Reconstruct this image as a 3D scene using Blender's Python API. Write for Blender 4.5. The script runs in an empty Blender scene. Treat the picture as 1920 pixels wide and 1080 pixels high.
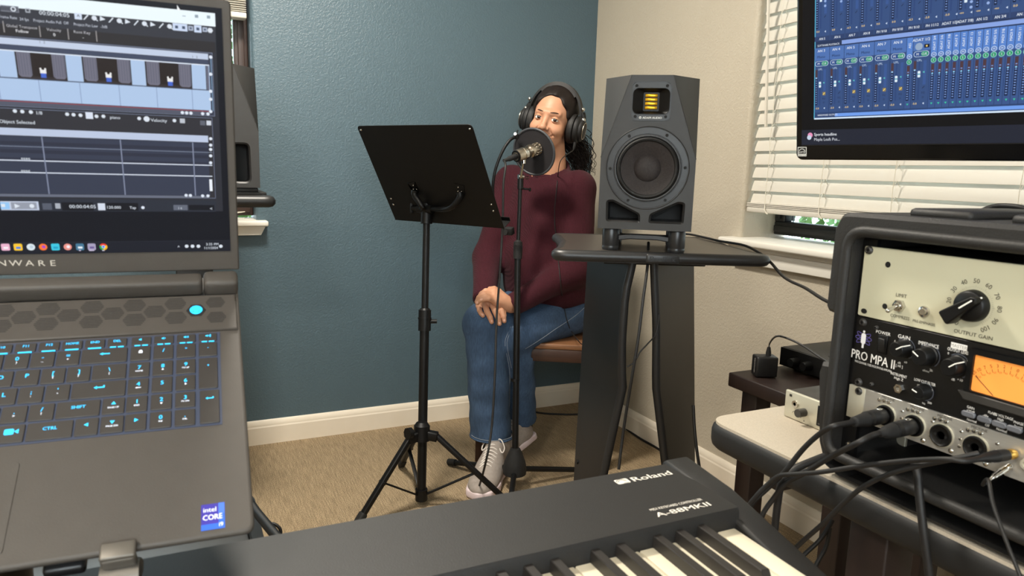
import bpy, bmesh, math, random
import numpy as np
from mathutils import Matrix, Vector
random.seed(7)
SC = bpy.context.scene
COL = SC.collection
PI = math.pi

# ------------------------------------------------------------------ camera
FPX = 1320.0                                   # focal length in pixels of the 1920 x 1080 frame
CAM = Vector((-1.7197, -2.7995, 1.09))
ROT = Matrix(((0.9039, -0.0460, 0.4252), (-0.4268, -0.1605, 0.8900), (0.0273, -0.9860, -0.1647)))
cd = bpy.data.cameras.new('camera'); cam = bpy.data.objects.new('camera', cd); COL.objects.link(cam)
cd.sensor_width = 36.0; cd.lens = FPX / 1920 * 36.0; cd.clip_start = 0.02
cd.dof.use_dof = True; cd.dof.focus_distance = 2.2; cd.dof.aperture_fstop = 13.0
_r, _u, _b = ROT.col[0].normalized(), -ROT.col[1].normalized(), -ROT.col[2].normalized()
cam.matrix_world = Matrix(((_r.x, _u.x, _b.x, CAM.x), (_r.y, _u.y, _b.y, CAM.y), (_r.z, _u.z, _b.z, CAM.z), (0, 0, 0, 1)))
SC.camera = cam
SC.view_settings.view_transform = 'Standard'; SC.view_settings.look = 'None'
SC.view_settings.gamma = 1; SC.view_settings.use_curve_mapping = False
SC.view_settings.exposure = 0.0

# ------------------------------------------------------------------ daylight, room lamps and added fill
world = bpy.data.worlds.new('daylight'); SC.world = world; world.use_nodes = True
wb = world.node_tree.nodes['Background']
wb.inputs['Color'].default_value = (0.80, 0.92, 1.0, 1); wb.inputs['Strength'].default_value = 6.0

def area(name, loc, size, power, col, target=None, shape='DISK', size_y=None):
    l = bpy.data.lights.new(name, 'AREA'); l.shape = shape; l.size = size; l.energy = power; l.color = col
    if size_y: l.size_y = size_y
    o = bpy.data.objects.new(name, l); COL.objects.link(o); o.location = loc
    d = (Vector(target) - Vector(loc)) if target else Vector((0, 0, -1))
    o.rotation_euler = d.to_track_quat('-Z', 'Y').to_euler()
    return o
LAMPS = [(-1.45, -1.05), (-2.65, -2.9)]
for i, (lx, ly) in enumerate(LAMPS):
    area('ceiling_lamp_light', (lx, ly, 2.395), 0.34, (54, 38)[i], (1.0, 0.93, 0.82))
# added fill light behind the camera, set before the added window
area('rear_fill_light', (-2.2, -4.12, 1.55), 1.5, 32, (0.93, 0.97, 1.0), target=(-1.6, 0, 1.15), shape='RECTANGLE', size_y=1.15)

# ------------------------------------------------------------------ measuring helpers
def ray(px, py):
    return ROT @ Vector(((px - 960) / FPX, (py - 540) / FPX, 1.0))
def at(px, py, Z):
    return CAM + ray(px, py) * Z
def on(px, py, ax, val):
    r = ray(px, py); return CAM + r * ((val - CAM[ax]) / r[ax])
def frame(o, x, y):
    x = Vector(x).normalized(); y = Vector(y); z = x.cross(y).normalized(); y = z.cross(x)
    o = Vector(o)
    return Matrix(((x.x, y.x, z.x, o.x), (x.y, y.y, z.y, o.y), (x.z, y.z, z.z, o.z), (0, 0, 0, 1)))
def T(x=0, y=0, z=0): return Matrix.Translation((x, y, z))
def RX(d): return Matrix.Rotation(math.radians(d), 4, 'X')
def RY(d): return Matrix.Rotation(math.radians(d), 4, 'Y')
def RZ(d): return Matrix.Rotation(math.radians(d), 4, 'Z')
I4 = Matrix.Identity(4)

# ------------------------------------------------------------------ materials
def lin(c):
    def g(v):
        v /= 255.0
        return v / 12.92 if v <= 0.04045 else ((v + 0.055) / 1.055) ** 2.4
    return (g(c[0]), g(c[1]), g(c[2]), 1.0)
def pm(name, c, rough=0.5, metal=0.0, var=0.08, scale=30.0, bump=0.0, bscale=300.0, spec=0.5, coords='Object',
       stretch=None, bdetail=2.0, coat=0.0, trans=0.0, sheen=0.0):
    m = bpy.data.materials.new(name); m.use_nodes = True
    nt = m.node_tree; b = nt.nodes['Principled BSDF']
    b.inputs['Roughness'].default_value = rough; b.inputs['Metallic'].default_value = metal
    b.inputs['Specular IOR Level'].default_value = spec
    b.inputs['Coat Weight'].default_value = coat
    b.inputs['Sheen Weight'].default_value = sheen
    tc = nt.nodes.new('ShaderNodeTexCoord'); src = tc.outputs[coords]
    if stretch:
        mp = nt.nodes.new('ShaderNodeMapping'); mp.inputs['Scale'].default_value = stretch
        nt.links.new(src, mp.inputs['Vector']); src = mp.outputs[0]
    nz = nt.nodes.new('ShaderNodeTexNoise'); nz.inputs['Scale'].default_value = scale; nz.inputs['Detail'].default_value = 3
    nt.links.new(src, nz.inputs['Vector'])
    mx = nt.nodes.new('ShaderNodeMix'); mx.data_type = 'RGBA'
    L = lin(c)
    mx.inputs[6].default_value = tuple(max(0, v * (1 - var * 1.6)) for v in L[:3]) + (1,)
    mx.inputs[7].default_value = tuple(min(1, v * (1 + var * 1.6)) for v in L[:3]) + (1,)
    nt.links.new(nz.outputs['Fac'], mx.inputs[0]); nt.links.new(mx.outputs[2], b.inputs['Base Color'])
    if bump:
        n2 = nt.nodes.new('ShaderNodeTexNoise'); n2.inputs['Scale'].default_value = bscale; n2.inputs['Detail'].default_value = bdetail
        nt.links.new(src, n2.inputs['Vector'])
        bp = nt.nodes.new('ShaderNodeBump'); bp.inputs['Strength'].default_value = bump; bp.inputs['Distance'].default_value = 0.001
        nt.links.new(n2.outputs['Fac'], bp.inputs['Height']); nt.links.new(bp.outputs[0], b.inputs['Normal'])
    return m
def emis(name, c, s=1.0):
    m = bpy.data.materials.new(name); m.use_nodes = True
    b = m.node_tree.nodes['Principled BSDF']
    b.inputs['Base Color'].default_value = lin(c); b.inputs['Emission Color'].default_value = lin(c); b.inputs['Emission Strength'].default_value = s
    return m
def attr_mat(name, emit, rough=0.4):
    """colour comes from the print painted on the faces; emit > 0 for lit displays"""
    m = bpy.data.materials.new(name); m.use_nodes = True
    nt = m.node_tree; b = nt.nodes['Principled BSDF']
    a = nt.nodes.new('ShaderNodeAttribute'); a.attribute_name = 'Col'
    b.inputs['Roughness'].default_value = rough
    if emit: b.inputs['Specular IOR Level'].default_value = 0.15
    if emit:
        b.inputs['Base Color'].default_value = (0.004, 0.004, 0.005, 1)
        nt.links.new(a.outputs['Color'], b.inputs['Emission Color']); b.inputs['Emission Strength'].default_value = emit
    else:
        nt.links.new(a.outputs['Color'], b.inputs['Base Color'])
    return m

# ------------------------------------------------------------------ mesh builder
class MB:
    def __init__(s): s.v = []; s.f = []; s.m = []; s.c = []; s.s = []; s.T = I4.copy(); s.mi = 0
    def add(s, vs, fs, smooth=False, col=None):
        n = len(s.v); Tm = s.T
        s.v += [Tm @ Vector(v) for v in vs]
        for f in fs:
            s.f.append([i + n for i in f]); s.m.append(s.mi); s.c.append(col); s.s.append(smooth)
        return s
    def at(s, M): s.T = M; return s
    def mat(s, i): s.mi = i; return s
    def box(s, c, d, b=0.0, seg=2, M=None):
        if M is not None: keep = s.T; s.T = s.T @ M
        x, y, z = d[0] / 2, d[1] / 2, d[2] / 2
        if b <= 0:
            vs = [(c[0] + i * x, c[1] + j * y, c[2] + k * z) for i in (-1, 1) for j in (-1, 1) for k in (-1, 1)]
            s.add(vs, [(0, 1, 3, 2), (4, 6, 7, 5), (0, 4, 5, 1), (2, 3, 7, 6), (0, 2, 6, 4), (1, 5, 7, 3)])
        else:
            bm = bmesh.new(); bmesh.ops.create_cube(bm, size=1.0)
            for v in bm.verts: v.co = Vector((c[0] + v.co.x * d[0], c[1] + v.co.y * d[1], c[2] + v.co.z * d[2]))
            bmesh.ops.bevel(bm, geom=bm.edges[:], offset=min(b, 0.49 * min(d)), segments=seg, profile=0.5, affect='EDGES')
            bm.verts.index_update()
            s.add([v.co.copy() for v in bm.verts], [[v.index for v in f.verts] for f in bm.faces], smooth=True); bm.free()
        if M is not None: s.T = keep
        return s
    def bar(s, p0, p1, w, h, up=(0, 0, 1), b=0.0):
        p0 = Vector(p0); p1 = Vector(p1); d = p1 - p0; y = Vector(up)
        if abs(d.normalized().dot(y)) > 0.98: y = Vector((0, 1, 0))
        F = frame((p0 + p1) / 2, d, y)
        return s.box((0, 0, 0), (d.length, w, h) if False else (d.length, h, w), b, M=F)
    def cyl(s, p0, p1, r0, r1=None, n=16, cap=True, smooth=True):
        if r1 is None: r1 = r0
        p0 = Vector(p0); p1 = Vector(p1); d = (p1 - p0).normalized()
        a = d.orthogonal().normalized(); b = d.cross(a)
        vs = []
        for p, r in ((p0, r0), (p1, r1)):
            vs += [p + (a * math.cos(2 * PI * i / n) + b * math.sin(2 * PI * i / n)) * r for i in range(n)]
        s.add(vs, [(i, (i + 1) % n, n + (i + 1) % n, n + i) for i in range(n)], smooth)
        if cap: s.add(vs[:n], [list(range(n))[::-1]]); s.add(vs[n:], [list(range(n))])
        return s
    def lathe(s, prof, n=32, M=None, smooth=True, close=False, sx=1.0, cap=True):
        if M is not None: keep = s.T; s.T = s.T @ M
        vs = []; fs = []
        for r, h in prof: vs += [(sx * r * math.cos(2 * PI * i / n), r * math.sin(2 * PI * i / n), h) for i in range(n)]
        k = len(prof)
        for j in range(k - 1 if not close else k):
            j2 = (j + 1) % k
            fs += [(j * n + i, j * n + (i + 1) % n, j2 * n + (i + 1) % n, j2 * n + i) for i in range(n)]
        s.add(vs, fs, smooth)
        if not close and cap:
            if prof[0][0] > 1e-6: s.add(vs[:n], [list(range(n))[::-1]])
            if prof[-1][0] > 1e-6: s.add(vs[-n:], [list(range(n))])
        if M is not None: s.T = keep
        return s
    def tube(s, pts, r, n=8, smooth=True, cap=True, res=0, closed=False):
        P = [Vector(p) for p in pts]
        if res: P = catmull(P, res, closed)
        R = r if isinstance(r, (list, tuple)) else [r] * len(P)
        if len(R) != len(P): R = list(np.interp(np.linspace(0, 1, len(P)), np.linspace(0, 1, len(R)), R))
        k = len(P); tan = []
        for i in range(k):
            a = P[i - 1] if (i > 0 or closed) else P[0]; b = P[(i + 1) % k] if (i < k - 1 or closed) else P[-1]
            t = (b - a); tan.append(t.normalized() if t.length > 1e-9 else Vector((0, 0, 1)))
        u = tan[0].orthogonal().normalized(); vs = []
        for i in range(k):
            u = u - tan[i] * u.dot(tan[i])
            u = u.normalized() if u.length > 1e-6 else tan[i].orthogonal().normalized()
            w = tan[i].cross(u)
            vs += [P[i] + (u * math.cos(2 * PI * j / n) + w * math.sin(2 * PI * j / n)) * R[i] for j in range(n)]
        fs = []
        for i in range(k if closed else k - 1):
            i2 = (i + 1) % k
            fs += [(i * n + j, i * n + (j + 1) % n, i2 * n + (j + 1) % n, i2 * n + j) for j in range(n)]
        s.add(vs, fs, smooth)
        if cap and not closed: s.add(vs[:n], [list(range(n))[::-1]], smooth); s.add(vs[-n:], [list(range(n))], smooth)
        return s
    def prism(s, poly, z0, z1, b=0.0, seg=2, M=None, smooth=None):
        """extrude a 2-D outline (counter-clockwise) from z0 to z1, edges rounded by b"""
        if M is not None: keep = s.T; s.T = s.T @ M
        n = len(poly); A = sum(poly[i][0] * poly[(i + 1) % n][1] - poly[(i + 1) % n][0] * poly[i][1] for i in range(n))
        if A < 0: poly = poly[::-1]
        if b <= 0:
            vs = [(x, y, z0) for x, y in poly] + [(x, y, z1) for x, y in poly]
            s.add(vs, [list(range(n))[::-1], [n + i for i in range(n)]])
            s.add(vs, [(i, (i + 1) % n, n + (i + 1) % n, n + i) for i in range(n)], bool(smooth))
        else:
            rings = []
            for k in range(seg + 1):
                t = k / seg * PI / 2; rings.append((b * (1 - math.sin(t)), z0 + b * (1 - math.cos(t))))
            rings += [(o, z0 + z1 - z) for o, z in rings[::-1]]
            vs = []
            for o, z in rings: vs += [(x, y, z) for x, y in inset(poly, o)]
            k = len(rings); fs = []
            for j in range(k - 1): fs += [(j * n + i, j * n + (i + 1) % n, (j + 1) * n + (i + 1) % n, (j + 1) * n + i) for i in range(n)]
            s.add(vs, fs, True); s.add(vs[:n], [list(range(n))[::-1]]); s.add(vs[-n:], [list(range(n))])
        if M is not None: s.T = keep
        return s
    def ring_prism(s, outer, inner, z0, z1, M=None):
        """frame between two outlines that have the same number of points"""
        if M is not None: keep = s.T; s.T = s.T @ M
        n = len(outer)
        vs = [(x, y, z0) for x, y in outer] + [(x, y, z0) for x, y in inner] + [(x, y, z1) for x, y in outer] + [(x, y, z1) for x, y in inner]
        fs = []
        for i in range(n):
            j = (i + 1) % n
            fs += [(2 * n + i, 2 * n + j, 3 * n + j, 3 * n + i), (j, i, n + i, n + j), (i, j, 2 * n + j, 2 * n + i), (n + j, n + i, 3 * n + i, 3 * n + j)]
        s.add(vs, fs)
        if M is not None: s.T = keep
        return s
    def ell(s, c, r, n=16, m=10, M=None):
        if M is not None: keep = s.T; s.T = s.T @ M
        if not isinstance(r, (tuple, list)): r = (r, r, r)
        vs = [(c[0], c[1], c[2] - r[2])]; fs = []
        for j in range(1, m):
            t = -PI / 2 + PI * j / m
            vs += [(c[0] + r[0] * math.cos(t) * math.cos(2 * PI * i / n), c[1] + r[1] * math.cos(t) * math.sin(2 * PI * i / n), c[2] + r[2] * math.sin(t)) for i in range(n)]
        vs.append((c[0], c[1], c[2] + r[2])); e = len(vs) - 1
        fs += [(0, 1 + (i + 1) % n, 1 + i) for i in range(n)]
        for j in range(m - 2): fs += [(1 + j * n + i, 1 + j * n + (i + 1) % n, 1 + (j + 1) * n + (i + 1) % n, 1 + (j + 1) * n + i) for i in range(n)]
        fs += [(1 + (m - 2) * n + i, 1 + (m - 2) * n + (i + 1) % n, e) for i in range(n)]
        s.add(vs, fs, True)
        if M is not None: s.T = keep
        return s
    # flat print, drawn in the local xy plane
    def rect(s, x0, y0, x1, y1, col=None, z=0.0, r=0.0):
        if r: return s.poly([(p[0] + (x0 + x1) / 2, p[1] + (y0 + y1) / 2) for p in rrect(abs(x1 - x0), abs(y1 - y0), r, 3)], col, z)
        return s.add([(x0, y0, z), (x1, y0, z), (x1, y1, z), (x0, y1, z)], [(0, 1, 2, 3)], col=col)
    def poly(s, pts, col=None, z=0.0):
        return s.add([(p[0], p[1], z) for p in pts], [list(range(len(pts)))], col=col)
    def disc(s, x, y, r, col=None, z=0.0, n=12, ry=None):
        return s.poly([(x + r * math.cos(2 * PI * i / n), y + (ry or r) * math.sin(2 * PI * i / n)) for i in range(n)], col, z)
    def arc(s, x, y, r, w, a0, a1, col=None, z=0.0, n=20):
        P = [(math.cos(math.radians(a0 + (a1 - a0) * i / n)), math.sin(math.radians(a0 + (a1 - a0) * i / n))) for i in range(n + 1)]
        vs = [(x + c * (r - w / 2), y + d * (r - w / 2), z) for c, d in P] + [(x + c * (r + w / 2), y + d * (r + w / 2), z) for c, d in P]
        return s.add(vs, [(i, i + 1, n + 2 + i, n + 1 + i) if a1 < a0 else (i, n + 1 + i, n + 2 + i, i + 1) for i in range(n)], col=col)
    def line(s, x0, y0, x1, y1, w, col=None, z=0.0):
        d = Vector((x1 - x0, y1 - y0)).normalized() * w / 2
        return s.poly([(x0 + d.y, y0 - d.x), (x1 + d.y, y1 - d.x), (x1 - d.y, y1 + d.x), (x0 - d.y, y0 + d.x)], col, z)
    def text(s, t, x, y, h, col=None, z=0.0, rot=0.0, al='C', wx=1.0, bold=0.0, M=None):
        vs, fs, w = glyphs(t); k = h / 0.70
        if bold > 0:                       # heavier strokes: the word struck twice, a hair apart
            for sg in (-1, 1): s.text(t, x + sg * bold * h * 1.2 * math.cos(math.radians(rot)), y + sg * bold * h * 1.2 * math.sin(math.radians(rot)), h, col, z + (4e-5 if sg > 0 else 0), rot, al, wx)
            return s
        ox = {'C': -w / 2, 'L': 0, 'R': -w}[al]
        a = math.radians(rot); ca, sa = math.cos(a), math.sin(a); out = []
        for p in vs:
            q, r2 = (p[0] + ox) * k * wx, (p[1] - 0.35) * k
            out.append((x + q * ca - r2 * sa, y + q * sa + r2 * ca, z))
        return s.add(out, fs, col=col)

def catmull(P, res, closed=False):
    out = []; n = len(P)
    for i in range(n if closed else n - 1):
        a = P[i - 1] if (i > 0 or closed) else P[0]; b = P[i]; c = P[(i + 1) % n]; d = P[(i + 2) % n] if (i + 2 < n or closed) else P[-1]
        for k in range(res):
            t = k / res
            out.append(0.5 * ((2 * b) + (c - a) * t + (2 * a - 5 * b + 4 * c - d) * t * t + (3 * b - a - 3 * c + d) * t ** 3))
    if not closed: out.append(P[-1])
    return out
def inset(poly, o):
    if abs(o) < 1e-9: return list(poly)
    n = len(poly); out = []
    for i in range(n):
        p = Vector(poly[i]); a = (p - Vector(poly[i - 1])); b = (Vector(poly[(i + 1) % n]) - p)
        a = a.normalized() if a.length > 1e-9 else b.normalized(); b = b.normalized() if b.length > 1e-9 else a
        na = Vector((-a.y, a.x)); nb = Vector((-b.y, b.x)); m = (na + nb)
        m = m.normalized() if m.length > 1e-6 else na
        q = p + m * (o / max(0.4, m.dot(na))); out.append((q.x, q.y))
    return out
def rrect(w, h, r, n=4):
    P = []
    r = min(r, w / 2 - 1e-6, h / 2 - 1e-6)
    for cx, cy, a in ((w / 2 - r, h / 2 - r, 0), (-w / 2 + r, h / 2 - r, 90), (-w / 2 + r, -h / 2 + r, 180), (w / 2 - r, -h / 2 + r, 270)):
        P += [(cx + r * math.cos(math.radians(a + 90 * i / n)), cy + r * math.sin(math.radians(a + 90 * i / n))) for i in range(n + 1)]
    return P
def rpoly(pts, rad, n=5):
    """round the corners of an outline; rad is one radius or one for each corner"""
    P = []; k = len(pts)
    for i in range(k):
        r = rad[i] if isinstance(rad, (list, tuple)) else rad
        p = Vector(pts[i]); a = Vector(pts[i - 1]) - p; b = Vector(pts[(i + 1) % k]) - p
        la, lb = a.length, b.length; a.normalize(); b.normalize()
        if r <= 0: P.append((p.x, p.y)); continue
        ang = a.angle(b); d = min(r / math.tan(ang / 2), 0.49 * la, 0.49 * lb)
        s0, s1 = p + a * d, p + b * d
        for j in range(n + 1):
            t = j / n; q = s0 * (1 - t) ** 2 + p * 2 * t * (1 - t) + s1 * t * t; P.append((q.x, q.y))
    return P
_G = {}
def glyphs(t, bold=0.0):
    bold = 0.0; k = (t, bold)
    if k not in _G:
        cu = bpy.data.curves.new('lettering', 'FONT'); cu.body = t; cu.size = 1.0; cu.resolution_u = 2; cu.offset = bold
        o = bpy.data.objects.new('lettering', cu); me = bpy.data.meshes.new_from_object(o)
        vs = [(v.co.x, v.co.y) for v in me.vertices]; fs = [list(p.vertices) for p in me.polygons]
        w = (max(p[0] for p in vs) + min(p[0] for p in vs)) if vs else 0
        bpy.data.objects.remove(o); bpy.data.curves.remove(cu); bpy.data.meshes.remove(me)
        _G[k] = (vs, fs, w)
    return _G[k]

def mesh(name, mb, mats, sharp=None):
    me = bpy.data.meshes.new(name); me.from_pydata([tuple(v) for v in mb.v], [], mb.f)
    for m in (mats if isinstance(mats, (list, tuple)) else [mats]): me.materials.append(m)
    me.polygons.foreach_set('material_index', mb.m); me.polygons.foreach_set('use_smooth', mb.s)
    if any(c is not None for c in mb.c):
        ca = me.color_attributes.new('Col', 'FLOAT_COLOR', 'CORNER'); arr = []
        for f, c in zip(mb.f, mb.c): arr += list(lin(c or (0, 0, 0))) * len(f)
        ca.data.foreach_set('color', arr)
    me.update()
    if sharp is not None and hasattr(me, 'set_sharp_from_angle'): me.set_sharp_from_angle(angle=math.radians(sharp))
    return me
def link(name, me, parent=None, M=I4):
    o = bpy.data.objects.new(name, me); COL.objects.link(o)
    if parent: o.parent = parent
    o.matrix_basis = M
    return o
def thing(name, label, cat, M=I4, group=None):
    o = bpy.data.objects.new(name, None); COL.objects.link(o); o.matrix_world = M; o.empty_display_size = 0.05
    o['label'] = label; o['category'] = cat
    if group: o['group'] = group
    return o
def part(name, mb, mats, parent, M=I4, label=None, sharp=47, kind=None):
    o = link(name, mesh(name, mb, mats, sharp), parent, M)
    if label: o['label'] = label
    if kind: o['kind'] = kind
    return o
def solo(name, mb, mats, label, cat, M=I4, group=None, sharp=47):
    o = link(name, mesh(name, mb, mats, sharp), None, M); o['label'] = label; o['category'] = cat
    if group: o['group'] = group
    return o
def struct(name, mb, mats, parent=None, M=I4, label=None, sharp=47):
    o = link(name, mesh(name, mb, mats, sharp), parent, M)
    if parent is None: o['kind'] = 'structure'
    if label: o['label'] = label
    return o
# ================================================================== THE ROOM
def wall_mat(name, c, rough, bump, spec):
    m = pm(name, c, rough, var=0.03, scale=3, spec=spec)
    nt = m.node_tree; b = nt.nodes['Principled BSDF']
    tc = nt.nodes['Texture Coordinate']
    n1 = nt.nodes.new('ShaderNodeTexNoise'); n1.inputs['Scale'].default_value = 120; n1.inputs['Detail'].default_value = 2.5; n1.inputs['Distortion'].default_value = 0.6
    n2 = nt.nodes.new('ShaderNodeTexNoise'); n2.inputs['Scale'].default_value = 300; n2.inputs['Detail'].default_value = 1
    nt.links.new(tc.outputs['Object'], n1.inputs['Vector']); nt.links.new(tc.outputs['Object'], n2.inputs['Vector'])
    rp = nt.nodes.new('ShaderNodeMapRange'); rp.inputs[1].default_value = 0.42; rp.inputs[2].default_value = 0.62
    nt.links.new(n1.outputs['Fac'], rp.inputs[0])
    ad = nt.nodes.new('ShaderNodeMath'); ad.operation = 'MULTIPLY_ADD'; ad.inputs[1].default_value = 0.25
    nt.links.new(n2.outputs['Fac'], ad.inputs[0]); nt.links.new(rp.outputs[0], ad.inputs[2])
    bp = nt.nodes.new('ShaderNodeBump'); bp.inputs['Strength'].default_value = bump; bp.inputs['Distance'].default_value = 0.0010
    nt.links.new(ad.outputs[0], bp.inputs['Height']); nt.links.new(bp.outputs[0], b.inputs['Normal'])
    return m
M_BLUE = wall_mat('blue_wall_paint', (78, 98, 108), 0.42, 0.5, 0.5)
M_BEIGE = wall_mat('beige_wall_paint', (190, 181, 164), 0.6, 0.5, 0.35)
M_CEIL = wall_mat('ceiling_paint', (226, 220, 208), 0.8, 0.3, 0.2)
M_TRIM = pm('white_trim_paint', (232, 222, 205), 0.38, var=0.03, scale=14, bump=0.05, bscale=60)
M_SILLW = pm('white_sill_paint', (236, 232, 222), 0.42, var=0.03, scale=14, bump=0.05, bscale=60)
# carpet: loops in ribs that run along y
M_CARPET = pm('ribbed_carpet', (150, 132, 106), 0.95, var=0.36, scale=1.0, spec=0.1, stretch=(230, 14, 1))
nt = M_CARPET.node_tree; b = nt.nodes['Principled BSDF']; tc = nt.nodes['Texture Coordinate']
mx0 = nt.nodes['Mix']
v1 = nt.nodes.new('ShaderNodeTexNoise'); v1.inputs['Scale'].default_value = 330; v1.inputs['Detail'].default_value = 2
nt.links.new(tc.outputs['Object'], v1.inputs['Vector'])
rg = nt.nodes.new('ShaderNodeMapRange'); rg.inputs[1].default_value = 0.36; rg.inputs[2].default_value = 0.64; rg.inputs[3].default_value = 0.6; rg.inputs[4].default_value = 1.4
nt.links.new(v1.outputs['Fac'], rg.inputs[0])
mm = nt.nodes.new('ShaderNodeMix'); mm.data_type = 'RGBA'; mm.blend_type = 'MULTIPLY'; mm.inputs[0].default_value = 1.0
nt.links.new(mx0.outputs[2], mm.inputs[6]); nt.links.new(rg.outputs[0], mm.inputs[7]); nt.links.new(mm.outputs[2], b.inputs['Base Color'])
mp2 = nt.nodes.new('ShaderNodeMapping'); mp2.inputs['Scale'].default_value = (240, 60, 1)
n3 = nt.nodes.new('ShaderNodeTexNoise'); n3.inputs['Scale'].default_value = 1.0
nt.links.new(tc.outputs['Object'], mp2.inputs['Vector']); nt.links.new(mp2.outputs[0], n3.inputs['Vector'])
bp = nt.nodes.new('ShaderNodeBump'); bp.inputs['Strength'].default_value = 0.9; bp.inputs['Distance'].default_value = 0.004
nt.links.new(n3.outputs['Fac'], bp.inputs['Height']); nt.links.new(bp.outputs[0], b.inputs['Normal'])

XL, YR, ZC = -3.7, -4.2, 2.44
struct('floor', MB().box(((XL) / 2, YR / 2, -0.05), (-XL + 0.4, -YR + 0.4, 0.1)), M_CARPET)
struct('ceiling', MB().box(((XL) / 2, YR / 2, ZC + 0.05), (-XL + 0.4, -YR + 0.4, 0.1)), M_CEIL)
# blue wall (y = 0) with the window at its left end; the reveal has a rounded drywall corner
WX0, WX1, WZ0, WZ1 = -2.75, -1.452, 0.878, 2.06
def bull(x0, x1, y0, y1, corners, r=0.018):
    pts = [(x0, y0), (x1, y0), (x1, y1), (x0, y1)]
    return rpoly(pts, [r if i in corners else 0 for i in range(4)], 5)
wb_ = MB()
wb_.prism(bull(WX1, 0.2, 0, 0.2, (0,)), WZ0 - 0.02, WZ1, smooth=True)
wb_.prism(bull(XL, WX0, 0, 0.2, (1,)), WZ0 - 0.02, WZ1, smooth=True)
wb_.box(((XL + 0.2) / 2, 0.1, WZ0 / 2 - 0.01), (0.2 - XL, 0.2, WZ0 - 0.02)); wb_.box(((XL + 0.2) / 2, 0.1, (WZ1 + ZC) / 2), (0.2 - XL, 0.2, ZC - WZ1))
struct('wall_back', wb_, M_BLUE, sharp=50)
# beige wall (x = 0) with the blind-covered window
VY0, VY1, VZ0, VZ1 = -2.60, -0.982, 0.885, 2.06
wr = MB()
wr.prism(bull(0, 0.2, VY1, 0.0, (0,)), VZ0 - 0.024, VZ1, smooth=True)
wr.prism(bull(0, 0.2, YR, VY0, (3,)), VZ0 - 0.024, VZ1, smooth=True)
wr.box((0.1, YR / 2, VZ0 / 2 - 0.012), (0.2, -YR, VZ0 - 0.024)); wr.box((0.1, YR / 2, (VZ1 + ZC) / 2), (0.2, -YR, ZC - VZ1))
struct('wall_right', wr, M_BEIGE, sharp=50)
struct('wall_left', MB().box((XL - 0.05, YR / 2, ZC / 2), (0.1, -YR + 0.4, ZC)), M_BEIGE)
RW = (-3.0, -1.4, 0.95, 2.15)
rw = MB(); rw.box(((XL + RW[0]) / 2, YR - 0.05, ZC / 2), (RW[0] - XL, 0.1, ZC)); rw.box((RW[1] / 2, YR - 0.05, ZC / 2), (-RW[1], 0.1, ZC))
rw.box(((RW[0] + RW[1]) / 2, YR - 0.05, RW[2] / 2), (RW[1] - RW[0], 0.1, RW[2])); rw.box(((RW[0] + RW[1]) / 2, YR - 0.05, (RW[3] + ZC) / 2), (RW[1] - RW[0], 0.1, ZC - RW[3]))
struct('wall_front', rw, M_BEIGE)
# baseboards: stepped profile
prof = [(0, 0), (0.015, 0), (0.015, 0.068), (0.0125, 0.074), (0.0125, 0.078), (0.010, 0.086), (0.006, 0.094), (0.004, 0.096), (0, 0.096)]
def baseboard(name, p0, p1, nrm):
    mb = MB(); n = len(prof); vs = []
    for p in (p0, p1): vs += [(p[0] + nrm[0] * d, p[1] + nrm[1] * d, h) for d, h in prof]
    mb.add(vs, [(i, i + 1, n + i + 1, n + i) for i in range(n - 1)] + [list(range(n)), list(range(n, 2 * n))[::-1]])
    struct(name, mb, M_TRIM, sharp=20)
baseboard('baseboard_back', (0, 0), (XL, 0), (0, -1))
baseboard('baseboard_right', (0, YR), (0, 0), (-1, 0))

# ---- window in the beige wall
M_FRAME = pm('black_window_frame', (26, 26, 28), 0.4, var=0.2, scale=20)
M_BRFRAME = pm('bronze_window_frame', (58, 42, 36), 0.45, var=0.15, scale=20)
M_GLASS = bpy.data.materials.new('window_glass'); M_GLASS.use_nodes = True
nt = M_GLASS.node_tree; nt.nodes.clear()
o_ = nt.nodes.new('ShaderNodeOutputMaterial'); tr = nt.nodes.new('ShaderNodeBsdfTransparent'); gl = nt.nodes.new('ShaderNodeBsdfGlossy')
gl.inputs['Roughness'].default_value = 0.03; tr.inputs['Color'].default_value = (0.93, 0.97, 0.96, 1)
fr = nt.nodes.new('ShaderNodeFresnel'); fr.inputs['IOR'].default_value = 1.45; ms = nt.nodes.new('ShaderNodeMixShader')
nt.links.new(fr.outputs[0], ms.inputs[0]); nt.links.new(tr.outputs[0], ms.inputs[1]); nt.links.new(gl.outputs[0], ms.inputs[2]); nt.links.new(ms.outputs[0], o_.inputs[0])

def window_x(name, x, y0, y1, z0, z1, m, bars):
    """frame standing in a plane of constant x"""
    w = 0.045; mb = MB()
    for (ya, yb, za, zb) in ((y0, y1, z0, z0 + w), (y0, y1, z1 - w, z1), (y0, y0 + w, z0 + w, z1 - w), (y1 - w, y1, z0 + w, z1 - w)):
        mb.box((x, (ya + yb) / 2, (za + zb) / 2), (0.05, yb - ya, zb - za), 0.004)
        mb.box((x - 0.012, (ya + yb) / 2, (za + zb) / 2), (0.05, (yb - ya) - 0.02 if yb - ya > 0.1 else 0.02, (zb - za) - 0.02 if zb - za > 0.1 else 0.02), 0.002)
    root = struct(name, mb, m)
    for yb in bars: struct('mullion', MB().box((x, yb, (z0 + z1) / 2), (0.05, 0.05, z1 - z0 - 2 * w), 0.004), m, root)
    ys = [y0 + w] + list(bars) + [y1 - w]
    for a, c in zip(ys[:-1], ys[1:]):
        struct('pane', MB().box((x + 0.01, (a + c) / 2, (z0 + z1) / 2), (0.004, c - a, z1 - z0 - 2 * w)), M_GLASS, root)
    return root
window_x('window_1', 0.172, VY0, VY1, VZ0 + 0.012, VZ1, M_FRAME, [(VY0 + VY1) / 2])
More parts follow.
